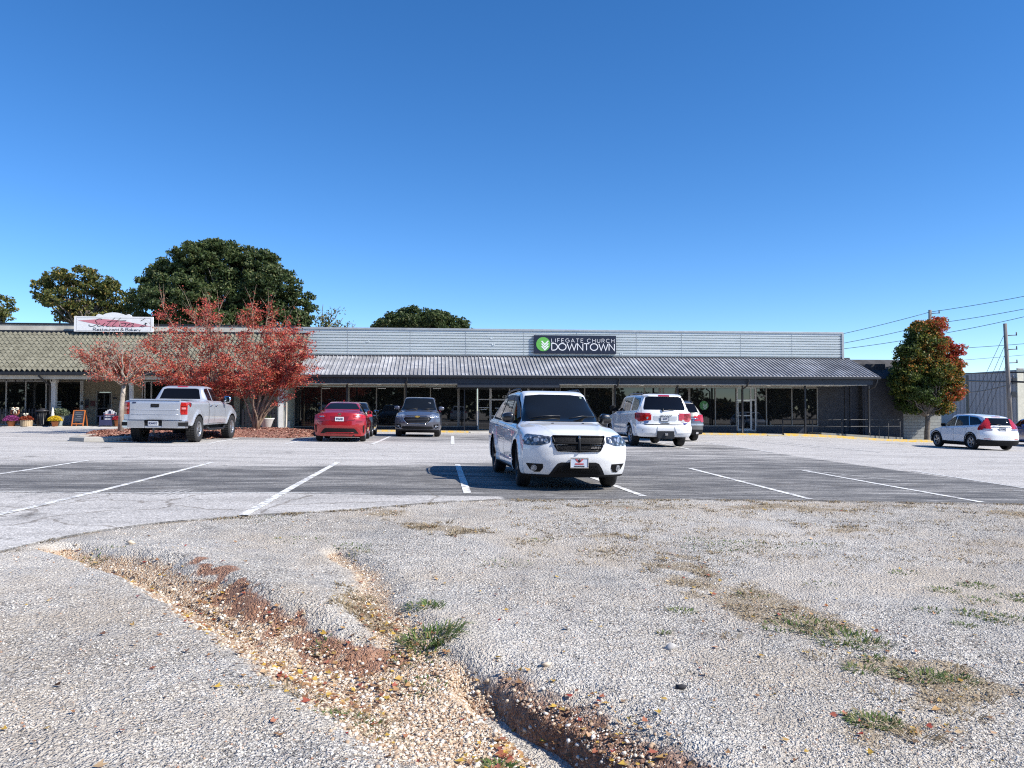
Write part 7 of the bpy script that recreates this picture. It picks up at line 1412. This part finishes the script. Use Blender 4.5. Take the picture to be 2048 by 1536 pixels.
mb = MB(); mb.obox((0, .035, .54), [(1, 0, 0), (0, 1, -.28), (0, .28, 1)], (.27, .008, .32)); b = mb.build('board', mat('chalkboard', (.025,.03,.045), .7), e); mb = MB()
for k, w_ in enumerate((.30, .38, .22, .34, .26)): mb.obox((random.uniform(-.04, .04), .022+.028*(4-k)-.06+.024*k*0, .74-.10*k), [(1, 0, 0), (0, 1, -.28), (0, .28, 1)], (w_/2, .004, .008))
mb.build('chalk_line', mat('chalk', (.28,.30,.33), .9), b)
# painted porch chair: fan back with stars and stripes colours
x = at(216, YP+.1); e = empty('porch_chair', (x, YP+.35, .31), 0, 'navy and white fan backed wooden porch chair by the restaurant door', 'chair'); M_CW = mat('white chair paint', (.66,.66,.68)); M_CB = mat('navy chair paint', (.03,.035,.09)); M_CR = mat('red chair paint', (.30,.04,.05))
for k in range(7):
    a = (k-3)*.13; hgt = .60-.035*abs(k-3)**1.5; cx_ = (k-3)*.082
    mb = MB().prism([(cx_-.036+.0, .36), (cx_+.036, .36), (cx_+.04+.12*a*1.5, .36+hgt-.03), (cx_+.12*a*1.5, .36+hgt), (cx_-.04+.12*a*1.5, .36+hgt-.03)], -.02+.0, .0, 'xz'); o = mb.build('back_slat', M_CW, e)
MB().box(-.29, .29, -.045, -.022, .48, .53).build('back_rail', M_CB, e); MB().box(-.27, .27, -.044, -.021, .62, .66).build('back_rail', M_CR, e); MB().prism([(-.09,.70),(.09,.70),(.05,.86),(-.05,.86)], -.03, -.021, 'xz').build('star_panel', M_CB, e)
MB().box(-.28, .28, -.56, .0, .32, .355).build('seat', M_CB, e); MB().box(-.28, .28, -.585, -.562, .05, .33).build('front_panel', M_CB, e)
for sg in (-1, 1):
    MB().box(sg*.30-.035, sg*.30+.035, -.58, -.50, 0, .55).build('leg', M_CB, e); MB().box(sg*.30-.03, sg*.30+.03, -.05, .02, 0, .75).build('leg', M_CB, e); MB().box(sg*.34-.07, sg*.34+.07, -.62, .05, .555, .58).build('armrest', M_CB, e)
x = at(533, 40.5); zz = Z(533, 858, 40.5); e = empty('garden_urn', (x, 40.5, zz), 0, 'plain white urn planter standing on the mulch right of the red tree trunk', 'planter'); MB().lathe([(.001, -.1), (.20, -.1), (.19, .05), (.22, .08), (.33, .42), (.38, .50), (.41, .56), (.37, .56), (.30, .45), (.001, .44)], n=24).build('bowl', mat('white urn', (.55,.55,.52), .8), e)
d = RNG.normal(size=(120, 3)); d /= np.linalg.norm(d, axis=1)[:, None]; leaf_cloud('foliage', d*np.array([.25, .25, .10])+np.array([0, 0, .56]), .05, M_FOL, e)
P2 = at(168, KY+.5); e = empty('column_sun_patch', (at(106, KY-.05), KY-.1, .31), 0, 'pale cone added as the sunlit part at the foot of the white column', 'sun patch'); MB().tube([(0, 0, 0), (0, 0, .62)], .02, 6).build('pole', M_WFR, e); MB().lathe([(.02, .95), (.05, .8), (.10, .45), (.12, .3), (.03, .32)], n=14).build('lit_cone', mat('pale sunlit tone', (.66,.63,.56), .9), e)  # pale cone added where sunlight falls on the column's foot
e.location[2] += .1
# ================================================================ DAYLIGHT
w = bpy.data.worlds.new('World'); SC.world = w; w.use_nodes = True; nt = w.node_tree; bg = nt.nodes['Background']
sky = nt.nodes.new('ShaderNodeTexSky'); sky.sky_type = 'NISHITA'; sky.sun_disc = False
SUN_EL, SUN_AZ = R(40.5), R(117)
sky.sun_elevation = SUN_EL; sky.sun_rotation = SUN_AZ; sky.altitude = 2500; sky.air_density = 1.0; sky.dust_density = 0; sky.ozone_density = 3.0
hs = nt.nodes.new('ShaderNodeHueSaturation'); hs.inputs['Saturation'].default_value = 1.27; hs.inputs['Hue'].default_value = .504; nt.links.new(sky.outputs[0], hs.inputs['Color']); nt.links.new(hs.outputs[0], bg.inputs[0]); bg.inputs[1].default_value = .137
sl = bpy.data.lights.new('sun', 'SUN'); sl.energy = 5.0; sl.angle = R(.53); sl.color = (1, .945, .865)
so = bpy.data.objects.new('sun', sl); COL.objects.link(so)
sd = Vector((math.sin(SUN_AZ)*math.cos(SUN_EL), math.cos(SUN_AZ)*math.cos(SUN_EL), math.sin(SUN_EL))); so.location = sd*60
so.rotation_euler = sd.to_track_quat('Z', 'Y').to_euler()
SC.view_settings.view_transform = 'Standard'; SC.view_settings.look = 'None'; SC.view_settings.gamma = 1; SC.view_settings.exposure = .55
SC.cycles.max_bounces = 6; SC.cycles.diffuse_bounces = 3; SC.cycles.glossy_bounces = 3; SC.cycles.transparent_max_bounces = 6; SC.cycles.use_denoising = False; SC.cycles.pixel_filter_type = 'BLACKMAN_HARRIS'; SC.cycles.filter_width = 1.15
SC.cycles.sample_clamp_indirect = 6
